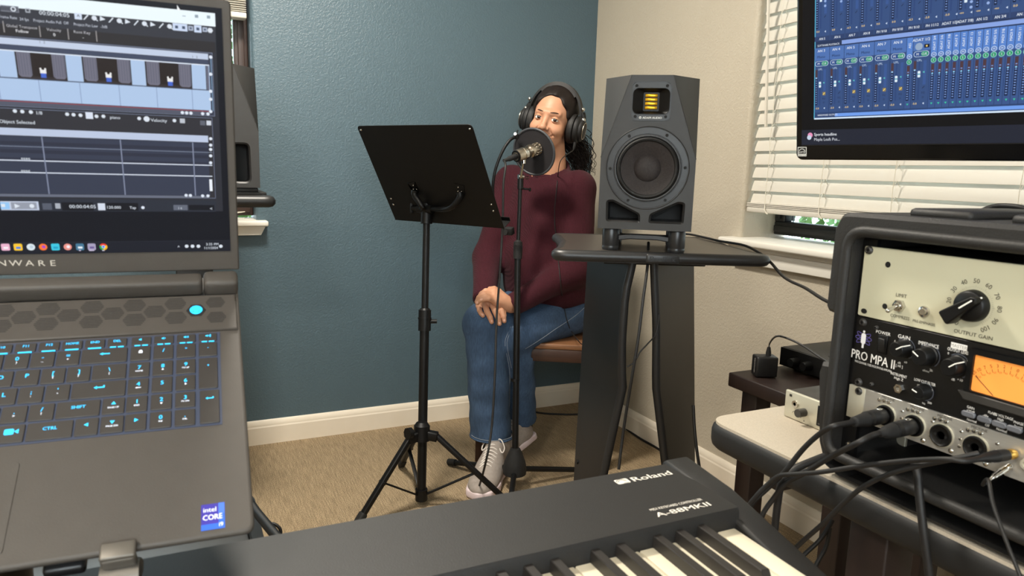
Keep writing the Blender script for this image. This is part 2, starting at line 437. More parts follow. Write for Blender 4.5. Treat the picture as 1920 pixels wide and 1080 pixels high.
sl = MB(); sl.box((0.07, (VY0 + VY1) / 2, VZ0 - 0.008), (0.26, VY1 - VY0 + 0.09, 0.022), 0.006)
sl2 = struct('trim_1', sl, M_SILLW, label='white window sill board under the blinds')
ap = MB(); ap.box((-0.012, (VY0 + VY1) / 2, VZ0 - 0.050), (0.024, VY1 - VY0 + 0.03, 0.060), 0.003); ap.box((-0.02, (VY0 + VY1) / 2, VZ0 - 0.026), (0.03, VY1 - VY0 + 0.04, 0.014), 0.004)
struct('apron', ap, M_SILLW, sl2)
# ---- window in the blue wall (its lower right corner shows beside the laptop)
def window_y(name, y, x0, x1, z0, z1, m):
    w = 0.05; mb = MB()
    for (xa, xb, za, zb) in ((x0, x1, z0, z0 + w), (x0, x1, z1 - w, z1), (x0, x0 + w, z0 + w, z1 - w), (x1 - w, x1, z0 + w, z1 - w)):
        mb.box(((xa + xb) / 2, y, (za + zb) / 2), (xb - xa, 0.05, zb - za), 0.004)
        mb.box(((xa + xb) / 2, y - 0.015, (za + zb) / 2), ((xb - xa) - 0.024 if xb - xa > 0.1 else 0.022, 0.05, (zb - za) - 0.024 if zb - za > 0.1 else 0.022), 0.002)
    root = struct(name, mb, m)
    struct('pane', MB().box(((x0 + x1) / 2, y + 0.01, (z0 + z1) / 2), (x1 - x0 - 2 * w, 0.004, z1 - z0 - 2 * w)), M_GLASS, root)
window_y('window_2', 0.13, WX0, WX1, WZ0 + 0.012, WZ1, M_BRFRAME)
sl = MB(); sl.box(((WX0 + WX1) / 2, 0.05, WZ0 - 0.008), (WX1 - WX0 + 0.075, 0.21, 0.020), 0.005)
sl2 = struct('trim_2', sl, M_SILLW, label='white sill of the window in the blue wall')
n0, n1 = WX0 - 0.03, WX1 + 0.03
struct('apron', MB().prism([(n0 + 0.02, WZ0 - 0.052), (n1 - 0.018, WZ0 - 0.052), (n1, WZ0 - 0.018), (n0, WZ0 - 0.018)], 0.0, 0.032, 0.002, M=Matrix(((1, 0, 0, 0), (0, 0, -1, 0), (0, 1, 0, 0), (0, 0, 0, 1)))), M_SILLW, sl2)
# ---- unseen window behind the camera, added to go with the fill light
mb = MB(); w = 0.06
for (xa, xb, za, zb) in ((RW[0], RW[1], RW[2], RW[2] + w), (RW[0], RW[1], RW[3] - w, RW[3]), (RW[0], RW[0] + w, RW[2], RW[3]), (RW[1] - w, RW[1], RW[2], RW[3]), ((RW[0] + RW[1]) / 2 - 0.03, (RW[0] + RW[1]) / 2 + 0.03, RW[2], RW[3])):
    mb.box(((xa + xb) / 2, YR - 0.05, (za + zb) / 2), (xb - xa, 0.08, zb - za))
w3 = struct('added_rear_window', mb, M_BRFRAME)
struct('pane', MB().box(((RW[0] + RW[1]) / 2, YR - 0.06, (RW[2] + RW[3]) / 2), (RW[1] - RW[0] - 0.1, 0.004, RW[3] - RW[2] - 0.1)), M_GLASS, w3)

# ---- ceiling lamps
M_LAMP = emis('lamp_diffuser_glow', (255, 240, 215), 8.0)
M_LAMPRIM = pm('lamp_rim', (225, 222, 215), 0.35, var=0.03)
for i, (lx, ly) in enumerate(LAMPS):
    t = thing('ceiling_lamp', ('round flush ceiling lamp above the music stand', 'round flush ceiling lamp behind the camera')[i], 'lamp', T(lx, ly, ZC), group='flush ceiling lamps')
    part('rim', MB().lathe([(0.0, 0), (0.20, 0), (0.20, -0.025), (0.185, -0.03), (0.185, -0.012), (0, -0.012)], 40), M_LAMPRIM, t)
    part('diffuser', MB().lathe([(0.183, -0.014), (0.178, -0.026), (0.14, -0.033), (0.0, -0.036)], 40), M_LAMP, t)

# ---- blinds in the beige wall's window: every slat a piece, nearly closed
M_SLAT = pm('white_blind_slat', (226, 220, 208), 0.45, var=0.02, scale=8)
nt = M_SLAT.node_tree; tl_ = nt.nodes.new('ShaderNodeBsdfTranslucent'); tl_.inputs['Color'].default_value = (0.80, 0.84, 0.86, 1); mx_ = nt.nodes.new('ShaderNodeMixShader'); mx_.inputs[0].default_value = 0.16
nt.links.new(nt.nodes['Principled BSDF'].outputs[0], mx_.inputs[1]); nt.links.new(tl_.outputs[0], mx_.inputs[2]); nt.links.new(mx_.outputs[0], nt.nodes['Material Output'].inputs[0])
M_CORD = pm('white_blind_cord', (226, 220, 205), 0.7, var=0.08, scale=200)
bl = thing('window_blind', 'white slatted venetian blind lowered over the window behind the monitor', 'blind', T(0.035, (VY0 + VY1) / 2, VZ0))
BW = VY1 - VY0 - 0.012
sm = MB(); sl_pts = []
for k in range(7):
    t = k / 6 - 0.5; sl_pts.append((t * 0.050, 0.0022 * (1 - 4 * t * t)))
tp = [(x, y + 0.0014) for x, y in sl_pts]; bt = [(x, y - 0.0014) for x, y in sl_pts]
n = 14; loop = bt + tp[::-1]
vs = [(x, -BW / 2, z) for x, z in loop] + [(x, BW / 2, z) for x, z in loop]
sm.add(vs, [(i, (i + 1) % n, n + (i + 1) % n, n + i) for i in range(n)], True); sm.add(vs, [list(range(n))[::-1], list(range(n, 2 * n))])
SLATME = mesh('slat', sm, M_SLAT, 40)
z = 0.140; SLZ = []
while z < VZ1 - VZ0 - 0.06:
    link('slat', SLATME, bl, T(0, 0, z) @ RY(-68 + random.uniform(-1.5, 1.5))); SLZ.append(z); z += 0.0432
part('head_rail', MB().box((0, 0, VZ1 - VZ0 - 0.03), (0.055, BW, 0.05), 0.004), M_SLAT, bl)
rail = part('bottom_rail', MB().box((0, 0, 0.098), (0.052, BW, 0.017), 0.004), M_SLAT, bl)
for k in range(3): link('slat', SLATME, bl, T(0.0, 0, 0.1095 + k * 0.0042) @ RY(1.5 * k))
for y in (BW / 2 - 0.085, BW / 2 - 0.30, BW / 2 - 0.535, BW / 2 - 0.85, BW / 2 - 1.2):
    cb = MB()
    for sx in (-0.029, 0.027):
        cb.tube([(sx, y, 0.10)] + [(sx + (0.0015 if k % 2 else -0.001), y + 0.0025 * math.sin(k * 1.9), zz + 0.01) for k, zz in enumerate(SLZ)] + [(sx, y, VZ1 - VZ0 - 0.05)], 0.0011, 5)
    for zz in SLZ: cb.tube([(-0.029, y, zz + 0.006), (-0.012, y + 0.004, zz + 0.0225), (0.0, y + 0.002, zz + 0.004)], 0.0008, 4)
    cb.tube([(-0.029, y, 0.115), (-0.033, y - 0.006, 0.100), (-0.030, y - 0.016, 0.088), (-0.030, y - 0.006, 0.092)], 0.0013, 5, res=3)
    part('ladder_cord', cb, M_CORD, bl)
M_WAND = pm('tilt_wand_plastic', (214, 208, 196), 0.3, var=0.03)
p0, p1 = on(1441, 0, 0, -0.012), on(1436, 238, 0, -0.012)
wnd = MB(); o_ = Vector(bl.location); d = (p1 - p0).normalized()
wnd.tube([p0 - d * 0.32 - o_, p1 - o_], 0.0055, 6, smooth=False)
part('tilt_wand', wnd, M_WAND, bl)
# lift cords of the right-hand blind pile on the sill of the other window
bl2 = thing('raised_blind', 'white blind drawn up at the top of the window beside the laptop screen', 'blind', T((WX0 + WX1) / 2, 0.03, 1.60))
BW2 = WX1 - WX0 - 0.02
part('bottom_rail', MB().box((0, 0, 0.010), (BW2, 0.054, 0.02), 0.004), M_SLAT, bl2)
sx = MB().box((0, 0, 0), (BW2, 0.050, 0.0028), 0.0012, 1); SL2 = mesh('slat', sx, M_SLAT, 40)
for k in range(34): link('slat', SL2, bl2, T(0, 0.002 * math.sin(k), 0.024 + 0.0072 * k))
part('head_rail', MB().box((0, 0, 0.36), (BW2, 0.055, 0.19), 0.004), M_SLAT, bl2)
cm = MB()
for k in range(5):
    P = [(WX1 - 0.03 - random.uniform(0, 0.22), 0.00 + random.uniform(-0.03, 0.03), WZ0 + 0.006 + random.uniform(0, 0.035)) for _ in range(7)]
    cm.tube(P, 0.0013, 5, res=4)
solo('blind_cord', cm, M_CORD, 'loose white blind cords piled on the sill behind the laptop', 'cord')

# ---- wall outlet
M_PLATE = pm('almond_outlet_plastic', (226, 214, 186), 0.35, var=0.03)
M_DARK = pm('dark_slot', (18, 17, 16), 0.6, var=0.1)
ot = thing('wall_outlet', 'almond wall outlet plate low on the blue wall beside the knee', 'outlet', T(-0.561, 0, 0.371))
FY = Matrix(((1, 0, 0, 0), (0, 0, -1, 0), (0, 1, 0, 0), (0, 0, 0, 1)))
part('cover_plate', MB().prism(rrect(0.070, 0.115, 0.005), 0, 0.006, 0.0025, M=FY), M_PLATE, ot)
for s in (-1, 1):
    so = part('socket', MB().prism(rrect(0.034, 0.028, 0.009), 0.005, 0.0075, 0.0008, M=FY), M_PLATE, ot, T(0, 0, s * 0.0195))
    part('slot', MB().at(FY).box((-0.0063, 0.003, 0.0074), (0.0022, 0.008, 0.001)).box((0.0063, 0.003, 0.0074), (0.0022, 0.0065, 0.001)).cyl((0, -0.008, 0.0068), (0, -0.008, 0.0079), 0.0025, n=10), M_DARK, so)

# ---- shrubs and ground outside the windows
M_LEAF = pm('shrub_leaves', (96, 140, 74), 0.55, var=0.5, scale=9)
M_STEM = pm('shrub_bark', (80, 66, 52), 0.8, var=0.2)
M_SOIL = pm('garden_soil', (120, 116, 92), 0.9, var=0.3, scale=6)
g = MB(); g.box((2.9, -2, -0.4), (5, 12, 0.1)); g.box((-2.5, 3.0, -0.4), (5.4, 5, 0.1))
struct('ground', g, M_SOIL)
def shrub(loc, R, label, n=1500):
    t = thing('shrub', label, 'shrub', T(*loc), group='garden shrubs outside the windows')
    mb = MB(); rnd = random.Random(int(loc[0] * 100) + n)
    for _ in range(n):
        d = Vector((rnd.gauss(0, 1), rnd.gauss(0, 1), rnd.gauss(0, 1))).normalized() * (rnd.random() ** 0.4)
        c = Vector((d.x * R[0], d.y * R[1], R[2] + d.z * R[2]))
        F = frame(c, (rnd.gauss(0, 1), rnd.gauss(0, 1), rnd.gauss(0, 1)), (rnd.gauss(0, 1), rnd.gauss(0, 1), rnd.gauss(0, 1)))
        s = rnd.uniform(0.03, 0.06)
        mb.add([F @ Vector(v) for v in ((-s, 0, 0), (-s * 0.2, s * 0.45, 0.006), (s, 0, 0), (-s * 0.2, -s * 0.45, 0.006))], [(0, 1, 2, 3)])
    part('foliage', mb, M_LEAF, t, kind='stuff')
    st = MB()
    for k in range(6): st.tube([(rnd.uniform(-.05, .05), rnd.uniform(-.05, .05), -0.35), (rnd.uniform(-.15, .15), rnd.uniform(-.15, .15), 0.4), (rnd.uniform(-.4, .4) * R[0], rnd.uniform(-.4, .4) * R[1], R[2] * 1.4)], [0.02, 0.012, 0.004], 6, res=3)
    part('stem', st, M_STEM, t)
shrub((1.5, -0.55, 0), (0.55, 0.7, 0.75), 'leafy green shrub seen under the lowered blind of the right window')
shrub((-1.35, 1.7, 0), (0.8, 0.6, 1.0), 'leafy green shrub seen through the window beside the laptop screen', 2200)
# ================================================================== LAPTOP
M_LAP = pm('laptop_shell', (72, 67, 62), 0.55, var=0.05, scale=60, bump=0.12, bscale=900, spec=0.4)
M_KEY = pm('laptop_keycap', (52, 48, 45), 0.5, var=0.05, scale=80)
M_WELL = pm('laptop_key_well', (52, 54, 62), 0.6, var=0.05)
_b = M_WELL.node_tree.nodes['Principled BSDF']; _b.inputs['Emission Color'].default_value = lin((60, 120, 200)); _b.inputs['Emission Strength'].default_value = 0.10
M_LEGB = emis('key_backlight_blue', (40, 190, 255), 1.0)
M_LEGW = emis('key_backlight_white', (225, 232, 245), 0.9)
M_GRILLE = pm('grille_slot', (22, 21, 20), 0.7, var=0.1)
M_BLACK = pm('black_plastic', (24, 24, 25), 0.45, var=0.12, scale=40)
M_SCR = attr_mat('lit_display', 1.0)
M_PRINT = attr_mat('flat_print', 0.0, 0.45)

lx = Vector((0.9984, -0.0558, 0)); lyv = Vector((0.0463, 0.8277, 0.5592))
LAPF = frame((-1.7389, -2.1432, 0.8708), lx, lyv); LAPI = LAPF.inverted()
def DU(px, py):
    o = LAPI @ CAM; d = LAPI.to_3x3() @ ray(px, py); q = o + d * (-o.z / d.z); return q.x, q.y
lap = thing('laptop', 'open dark grey laptop with blue-lit keys on a tilted stand', 'laptop', LAPF)
UL, UR, V0, V1 = -0.341, 0.068, -0.1205, 0.178
mb = MB(); mb.prism(rpoly([(UL, V0), (UR + 0.001, V0), (UR - 0.002, V1), (UL + 0.002, V1)], [0.008, 0.008, 0.01, 0.01]), -0.0068, -0.0002, 0.0028, 3)
part('base', mb, M_LAP, lap)
part('underside', MB().prism(rrect(UR - UL - 0.03, 0.255, 0.02, 4), -0.021, -0.0067, 0.004, M=T((UL + UR) / 2, 0.042, 0)), M_LAP, lap)
# raised speaker panel behind the keys and the ridge in front of it
part('vent_panel', MB().prism([(UL + 0.003, 0.0985), (UR - 0.0035, 0.0985), (UR - 0.0045, 0.1485), (UL + 0.004, 0.1485)], -0.001, 0.0022, 0.0015), M_LAP, lap)
# palm rest step and touch pad
part('key_well', MB().box(((UL + 0.012 + 0.0475) / 2, 0.041, 0.0), (0.0475 - UL - 0.012, 0.1115, 0.0006)), M_WELL, lap)
part('touch_pad', MB().prism([(p[0] - 0.168, p[1] - 0.070) for p in rrect(0.136, 0.079, 0.004)], -0.0006, 0.0004, 0.0002), M_LAP, lap)
# keys
_K = {}
def keymesh(w, h):
    k = (round(w, 4), round(h, 4))
    if k not in _K: _K[k] = mesh('key', MB().prism(rrect(w, h, 0.0012, 2), 0.0, 0.0016, 0.0005, 1), M_KEY, 30)
    return _K[k]
def key(u0, u1, v0, v1, leg=None, sec=None, white=False, h=0.0042, bar=0):
    o = link('key', keymesh(u1 - u0, v1 - v0), lap, T((u0 + u1) / 2, (v0 + v1) / 2, 0.0))
    if leg or sec:
        w = (u1 - u0); hh = v1 - v0; m = MB(); zt = 0.00165
        y0 = 0.0026 if sec else 0.002
        if hh < 0.012: y0 = 0.0015
        if hh > 0.03: y0 = 0.009
        m.mi = 1 if white else 0
        shapes(m, leg, 0, y0, h, zt)
        m.mi = 1
        if sec: shapes(m, sec, 0, y0 - h * 0.5 - 0.0022, 0.0023 if len(sec) < 3 else 0.0015, zt)
        if bar:
            m.mi = 0
            if bar == 1: m.rect(-0.0052, -hh / 2 - 0.0013, 0.0052, -hh / 2 + 0.0001, z=0.0012)
            else: m.rect(-0.0055, -hh / 2 - 0.0012, -0.0008, -hh / 2 + 0.0001, z=0.0012); m.rect(0.0008, -hh / 2 - 0.0012, 0.0055, -hh / 2 + 0.0001, z=0.0012)
        part('legend', m, [M_LEGB, M_LEGW], o)
def shapes(m, t, x, y, h, z):
    if t == '<-': m.poly([(x - h, y), (x - h * .3, y - h * .35), (x - h * .3, y + h * .35)], None, z); m.rect(x - h * .35, y - h * .13, x + h, y + h * .13, None, z)
    elif t == 'ent': m.poly([(x - h, y), (x - h * .4, y - h * .4), (x - h * .4, y + h * .4)], None, z); m.rect(x - h * .4, y - h * .14, x + h, y + h * .14, None, z); m.rect(x + h * .74, y, x + h, y + h * .5, None, z)
    elif t in ('up', 'dn', 'lt', 'rt'):
        a = {'up': 90, 'dn': 270, 'lt': 180, 'rt': 0}[t]
        m.poly([(x + h * .5 * math.cos(math.radians(a + k)), y + h * .5 * math.sin(math.radians(a + k))) for k in (0, 120, 240)], None, z)
    elif t == 'dot': m.disc(x, y, h * .28, None, z, 8)
    elif t == 'lock': m.rect(x - h * .38, y - h * .45, x + h * .38, y + h * .12, None, z); m.arc(x, y + h * .12, h * .27, h * .16, 0, 180, None, z, 8)
    elif t == 'cam': m.rect(x - h * .9, y - h * .5, x + h * .3, y + h * .5, None, z, r=h * .2); m.poly([(x + h * .35, y), (x + h * .9, y - h * .4), (x + h * .9, y + h * .4)], None, z)
    elif t.startswith('spk'):
        m.poly([(x - h * .6, y - h * .2), (x - h * .3, y - h * .2), (x, y - h * .45), (x, y + h * .45), (x - h * .3, y + h * .2), (x - h * .6, y + h * .2)], None, z)
        for k in range(int(t[3])): m.arc(x, y, h * (.3 + .25 * k), h * .13, -45, 45, None, z, 5)
    else: m.text(t, x, y, h, None, z, bold=0.012)
R_ = [(0.0848, 0.0950), (0.0655, 0.0830), (0.0457, 0.0632), (0.0262, 0.0438), (0.0068, 0.0240), (-0.0130, 0.0046)]
NC = [(-0.0290, -0.0125), (-0.0100, 0.0068), (0.0094, 0.0258), (0.0286, 0.0448)]
for c, (lg, b_) in enumerate((('spk0', 2), ('spk1', 2), ('spk2', 2), ('spk3', 2))): key(*NC[c], *R_[0], lg, bar=b_, h=0.0034)
for c, lg in enumerate(('lock', '/', '*', '-')): key(*NC[c], *R_[1], lg, white=(c == 0), h=0.0040 if c < 2 else 0.003)
for c, (lg, s_) in enumerate((('7', 'HOME'), ('8', 'up'), ('9', 'PG UP'))): key(*NC[c], *R_[2], lg, s_)
for c, (lg, s_) in enumerate((('4', '<-'), ('5', None), ('6', 'rt'))): key(*NC[c], *R_[3], lg, s_)
for c, (lg, s_) in enumerate((('1', 'END'), ('2', 'dn'), ('3', 'PG DN'))): key(*NC[c], *R_[4], lg, s_)
key(*NC[0], *R_[5], 'rt'); key(*NC[1], *R_[5], '0', 'INS'); key(*NC[2], *R_[5], '.', 'DEL')
key(NC[3][0], NC[3][1], R_[3][0], R_[2][1], '+', h=0.003); key(NC[3][0] + 0.0008, NC[3][1] + 0.0008, R_[5][0], R_[4][1], 'ent', h=0.0034)
fl = ['F12', 'F11', 'F10', 'F9', 'F8', 'F7', 'F6', 'F5', 'F4', 'F3', 'F2', 'F1', 'ESC']
for k, (lg, b_) in enumerate((('DEL', 2), ('END', 1), ('HOME', 1))): key(-0.0487 - 0.0180 * k, -0.0328 - 0.0180 * k, *R_[0], lg, bar=b_, h=0.0026)
for k, lg in enumerate(fl): key(-0.0487 - 0.0180 * (k + 3), -0.0328 - 0.0180 * (k + 3), *R_[0], lg, bar=1, h=0.0026)
def row(r, x1, names, first=None):
    for k, n_ in enumerate(names):
        a, s_ = n_ if isinstance(n_, tuple) else (n_, None)
        key(x1 - 0.0180 - 0.0193 * k, x1 - 0.0193 * k, *R_[r], a, s_)
    xe = x1 - 0.0193 * len(names)
    if first: key(UL + 0.014, xe, *R_[r], first, h=0.003)
key(-0.0683, -0.0316, *R_[1], '<-'); row(1, -0.0696, [('=', '+'), ('-', '_'), ('0', ')'), ('9', '('), ('8', '*'), ('7', '&'), ('6', '^'), ('5', '%'), ('4', '$'), ('3', '#'), ('2', '@'), ('1', '!')], '~')
key(-0.0581, -0.0312, *R_[2], '\\', '|'); row(2, -0.0594, [(']', '}'), ('[', '{'), 'P', 'O', 'I', 'U', 'Y', 'T', 'R', 'E', 'W', 'Q'], 'TAB')
key(-0.0719, -0.0306, *R_[3], 'ent'); row(3, -0.0732, [("'", '"'), (';', ':'), 'L', 'K', 'J', 'H', 'G', 'F', 'D', 'S', 'A'], 'CAPS')
key(-0.0811, -0.0488, *R_[4], 'SHIFT', h=0.003); key(-0.0472, -0.0302, *R_[4], 'up', 'PAGE UP'); row(4, -0.0824, [('/', '?'), ('.', '>'), (',', '<'), 'M', 'N', 'B', 'V', 'C', 'X', 'Z'], 'SHIFT')
key(-0.0995, -0.0670, *R_[5], 'CTRL', h=0.003); key(-0.0657, -0.0485, *R_[5], 'lt'); key(-0.0470, -0.0298, *R_[5], 'dn', 'PAGE DN')
key(-0.1190, -0.1008, *R_[5], 'cam', h=0.0055); key(-0.1385, -0.1203, *R_[5], 'ALT', h=0.003); key(-0.2360, -0.1398, *R_[5])
for k, n_ in enumerate(('ALT', 'WIN', 'FN', 'CTRL')): key(-0.2553 - 0.0193 * k, -0.2373 - 0.0193 * k, *R_[5], n_, h=0.003)
# hexagonal speaker and vent slots
gm = MB()
def hexa(u, v, R=0.0102):
    n_ = 8
    for k in range(n_):
        y = (-1 + 2 * (k + 0.5) / n_) * R * 0.80
        hw = R * 0.56 + (R * 0.44) * (1 - abs(y) / (R * 0.80))
        gm.rect(u - hw, v + y - 0.0005, u + hw, v + y + 0.0005, None, 0.00225)
Z3 = lambda x, y: DU(x / 3.6, 460 + y / 3.6)
H0 = [Z3(1185, 405), Z3(1188, 500), Z3(1046, 458)]
st = (Z3(1185, 405)[0] - Z3(330, 430)[0]) / 3
for k in range(5):
    for h_ in H0: hexa(h_[0] - st * k, h_[1])
    if k == 0:
        pass
for h_ in (Z3(1455, 395), Z3(1462, 495)): hexa(h_[0], h_[1], 0.0094)
part('speaker_slots', gm, M_GRILLE, lap, label='dark hexagonal slot pattern')
gm = MB()
for k in range(150): gm.rect(UL + 0.02 + k * 0.0024, 0.1492, UL + 0.0213 + k * 0.0024, 0.1545, None, 0.0003)
part('vent_comb', gm, M_GRILLE, lap)
# round-headed logo power button
a_ = DU(368, 585); al = MB(); R0 = 0.0058
pts = []
for k in range(24):
    t = 2 * PI * k / 24; c, s_ = math.cos(t), math.sin(t)
    pts.append((a_[0] + R0 * c * (1.0 if s_ > 0 else (1 - 0.10 * s_ * s_)), a_[1] + R0 * (s_ * (1.0 if s_ > 0 else 1.06))))
al.poly(pts, None, 0.0032); al.mi = 1
for s_ in (-1, 1): al.poly([(a_[0] + s_ * 0.0007, a_[1] - 0.0028), (a_[0] + s_ * 0.0037, a_[1] - 0.0012), (a_[0] + s_ * 0.0030, a_[1] - 0.0025)][::s_], None, 0.0034)
part('power_button', MB().lathe([(0.0, 0.0027), (0.009, 0.0026), (0.0095, 0.0015)], 6, M=T(a_[0], a_[1], 0.0)), M_GRILLE, lap)
part('logo', al, [M_LEGB, M_GRILLE], lap, label='glowing cyan head-shaped emblem')
# processor sticker
s0, s1 = DU(376, 947), DU(423, 990)
sk = MB(); cx, cy = (s0[0] + s1[0]) / 2, (s0[1] + s1[1]) / 2; w_, h_ = 0.0172, 0.0225
sk.rect(cx - w_ / 2, cy - h_ / 2, cx + w_ / 2, cy + h_ / 2, (40, 96, 214), 0.0002); sk.rect(cx - w_ / 2, cy - h_ * .28, cx + w_ * .24, cy + h_ / 2, (52, 42, 150), 0.00025)
sk.rect(cx + w_ * .24, cy + h_ * .08, cx + w_ / 2, cy + h_ / 2, (66, 110, 226), 0.00025)
sk.text('intel', cx - w_ * .42, cy + h_ * .28, 0.0040, (235, 240, 250), 0.0003, al='L', bold=0.01); sk.text('CORE', cx - w_ * .44, cy - h_ * .02, 0.0046, (245, 248, 255), 0.0003, al='L', bold=0.015, wx=0.84)
sk.text('i9', cx + w_ * .34, cy - h_ * .34, 0.0034, (240, 245, 255), 0.0003, bold=0.01)
part('sticker', sk, M_PRINT, lap, label='blue processor sticker reading intel CORE i9')
# hinge bar and lid
hb = MB(); hb.box(((UL + 0.035 + 0.0325) / 2, 0.158, 0.0085), (0.0325 - UL - 0.035, 0.017, 0.019), 0.004, 3)
part('hinge_bar', hb, M_LAP, lap)
eb = MB(); eb.box((0.0500, 0.160, 0.007), (0.033, 0.021, 0.020), 0.005, 3); part('hinge_end', eb, M_LAP, lap)
part('hinge_gap', MB().box(((UL + 0.035) / 2, 0.1512, 0.0), (0.030 - UL, 0.0062, 0.001)), M_BLACK, lap)
e_ = math.radians(103); lv = Vector((0.0558 * math.cos(e_), 0.9984 * math.cos(e_), math.sin(e_)))
LIDW = frame((-1.6675, -2.0132, 0.9823), lx, lv); LIDI = LIDW.inverted()
LIDL = LAPI @ LIDW
def LU(px, py):
    o = LIDI @ CAM; d = LIDI.to_3x3() @ ray(px, py); q = o + d * (-o.z / d.z); return q.x, q.y
lid = part('lid', MB().prism(rpoly([(-0.407, -0.004), (0.0045, -0.004), (0.0045, 0.2615), (-0.407, 0.2615)], [0.002, 0.002, 0.006, 0.006]), -0.0085, -0.0008, 0.0015), M_LAP, lap, LIDL)
DR, DB, DT = -0.0035, 0.0176, 0.2535; DL = DR - 0.388
part('screen_glass', MB().box(((DL + DR) / 2, (DB + DT) / 2, -0.0007), (DR - DL, DT - DB, 0.0008)), M_BLACK, lid)
lt = MB(); u_ = LU(385, 500)
for k, ch in enumerate('ALIENWARE'[::-1]):
    q = LU((99, 78, 55, 29, 3)[k] if k < 5 else 3 - 25 * (k - 4), 493)
    lt.text(ch, q[0], q[1] - 0.0003, 0.0058, (200, 192, 180), -0.0006, wx=1.25)
part('brand_lettering', lt, M_PRINT, lid, label='pale spaced ALIENWARE lettering')
# picture on the laptop screen: a film scoring program
s = MB(); z_ = [0.0]
def Q(x0, y0, x1, y1, col, l=1, r=0.0):
    a, c = LU(x0, y0), LU(x1, y1)
    s.rect(min(a[0], c[0]), min(a[1], c[1]), min(max(a[0], c[0]), DR - 0.0005), min(max(a[1], c[1]), DT - 0.0003), col, l * 0.00006, r)
def TX(t, x, y, hpx, col, l=6, al='C', bold=0.004, wx=1.0):
    q = LU(x, y); s.text(t, q[0], q[1], hpx * 0.00052, col, l * 0.00006, al=al, bold=bold, wx=wx)
s.rect(DL, DB, DR, DT, (13, 16, 26), 0.00002)
uL = DL; 
def band(xr, yt, yb, col, l=1, xl=None):
    a, c = LU(xr, yt), LU(xr, yb); s.rect(uL if xl is None else LU(*xl)[0], c[1], a[0], min(a[1], DT - 0.0002), col, l * 0.00006)
band(403, 25, 396, (44, 46, 54), 1)
band(403, 25, 50, (238, 250, 255), 2)
band(403, 50, 79, (52, 54, 62), 2); band(403, 79, 98, (44, 42, 44), 2)
band(398, 99, 218, (120, 128, 150), 2); band(397, 100, 217, (56, 60, 76), 3)
band(390, 101, 112, (196, 208, 230), 4); band(390, 113, 121, (66, 74, 96), 4)
band(392, 122, 207, (176, 200, 232), 4); band(392, 121.5, 123.5, (222, 232, 246), 5); band(392, 168.2, 170, (70, 78, 100), 6)
band(392, 208, 209.5, (150, 70, 80), 5); band(392, 209.5, 216, (84, 88, 104), 4)
for x_ in (0, 76, 152, 225, 295, 361):
    q = LU(x_, 175 + x_ * 0.04); q2 = LU(392, 170); s.rect(q[0] - 0.0003, LU(392, 207)[1], q[0] + 0.0003, q2[1], (140, 160, 196), 0.00030)
q0, q1 = LU(392, 123.5)[1], LU(392, 168.5)[1]
for (xa, ya, xb, yb) in ((26, 92, 127, 147), (152, 103, 248, 157), (271, 114, 361, 166), (385, 124, 400, 168), (-90, 90, 0, 140)):
    a, c = LU(xa, ya)[0], min(LU(xb, yb)[0], LU(392, 150)[0]); w_ = c - a; 
    s.rect(a, q1, c, q0, (38, 30, 28), 0.00036)
    if w_ < 0.01: s.rect(a + w_ * 0.2, q1, c, q0, (104, 106, 124), 0.0004); continue
    for f0, f1 in ((0.03, 0.30), (0.72, 0.98)):
        s.poly([(a + w_ * f0, q0), (a + w_ * f0, q1 + 0.003), (a + w_ * (f0 + .05), q1 + 0.0012), (a + w_ * (f1 - .04), q1 + 0.0012), (a + w_ * f1, q1 + 0.003), (a + w_ * f1, q0)], (112, 112, 128), 0.0004)
        for k in range(5): s.rect(a + w_ * (f0 + (f1 - f0) * (k + .5) / 5), q1 + 0.003, a + w_ * (f0 + (f1 - f0) * (k + .75) / 5), q0 - 0.001, (96, 96, 112), 0.00044)
    s.rect(a, q1, c, q1 + 0.0022, (52, 46, 46), 0.00038)
    m_ = a + w_ * 0.52
    s.rect(m_ - 0.0020, q1 + 0.0015, m_ + 0.0020, q1 + 0.0052, (70, 104, 205), 0.00044); s.rect(m_ - 0.0023, q1 + 0.0052, m_ + 0.0023, q1 + 0.0088, (236, 236, 236), 0.00044)
    s.disc(m_, q1 + 0.0092, 0.0012, (40, 28, 24), 0.0005, 8)
    for sg in (-1, 1): s.disc(m_ + sg * 0.0017, q1 + 0.0090, 0.0009, (236, 236, 236), 0.00048, 6)
# toolbar glyphs, buttons and words
WHT = (222, 230, 240)
Q(0, 9, 36, 24, (120, 124, 136), 3); Q(0, 11, 34, 22, (80, 82, 92), 4); s.arc(*LU(25, 17), 0.0016, 0.0008, 0, 360, WHT, 0.0004, 10); Q(47, 15, 57, 24, (180, 186, 196), 4); Q(49, 17, 55, 22, (70, 72, 80), 5)
TX('00:00:04:05', 102, 26, 6.5, WHT); Q(139, 24, 154, 37, (214, 226, 244), 4); TX('^', 147, 31, 7, (40, 44, 60), 7)
for k in range(11):
    x_ = 161 + 15.7 * k; y_ = 32 + 1.75 * k; q = LU(x_, y_)
    if k % 3 == 0: s.poly([(q[0] - .0021, q[1] - .0021), (q[0] - .0013, q[1] - .0024), (q[0] + .0022, q[1] + .0016), (q[0] + .0014, q[1] + .0022)], WHT, 0.0004)
    elif k % 3 == 1: s.disc(q[0], q[1], 0.0021, WHT, 0.0004, 7); s.line(q[0], q[1], q[0] + .0026, q[1] - .0022, 0.0008, WHT, 0.0004)
    else: s.poly([(q[0] - .0022, q[1] - .0018), (q[0] + .0022, q[1] - .0002), (q[0] - .0018, q[1] + .0022)], WHT, 0.0004)
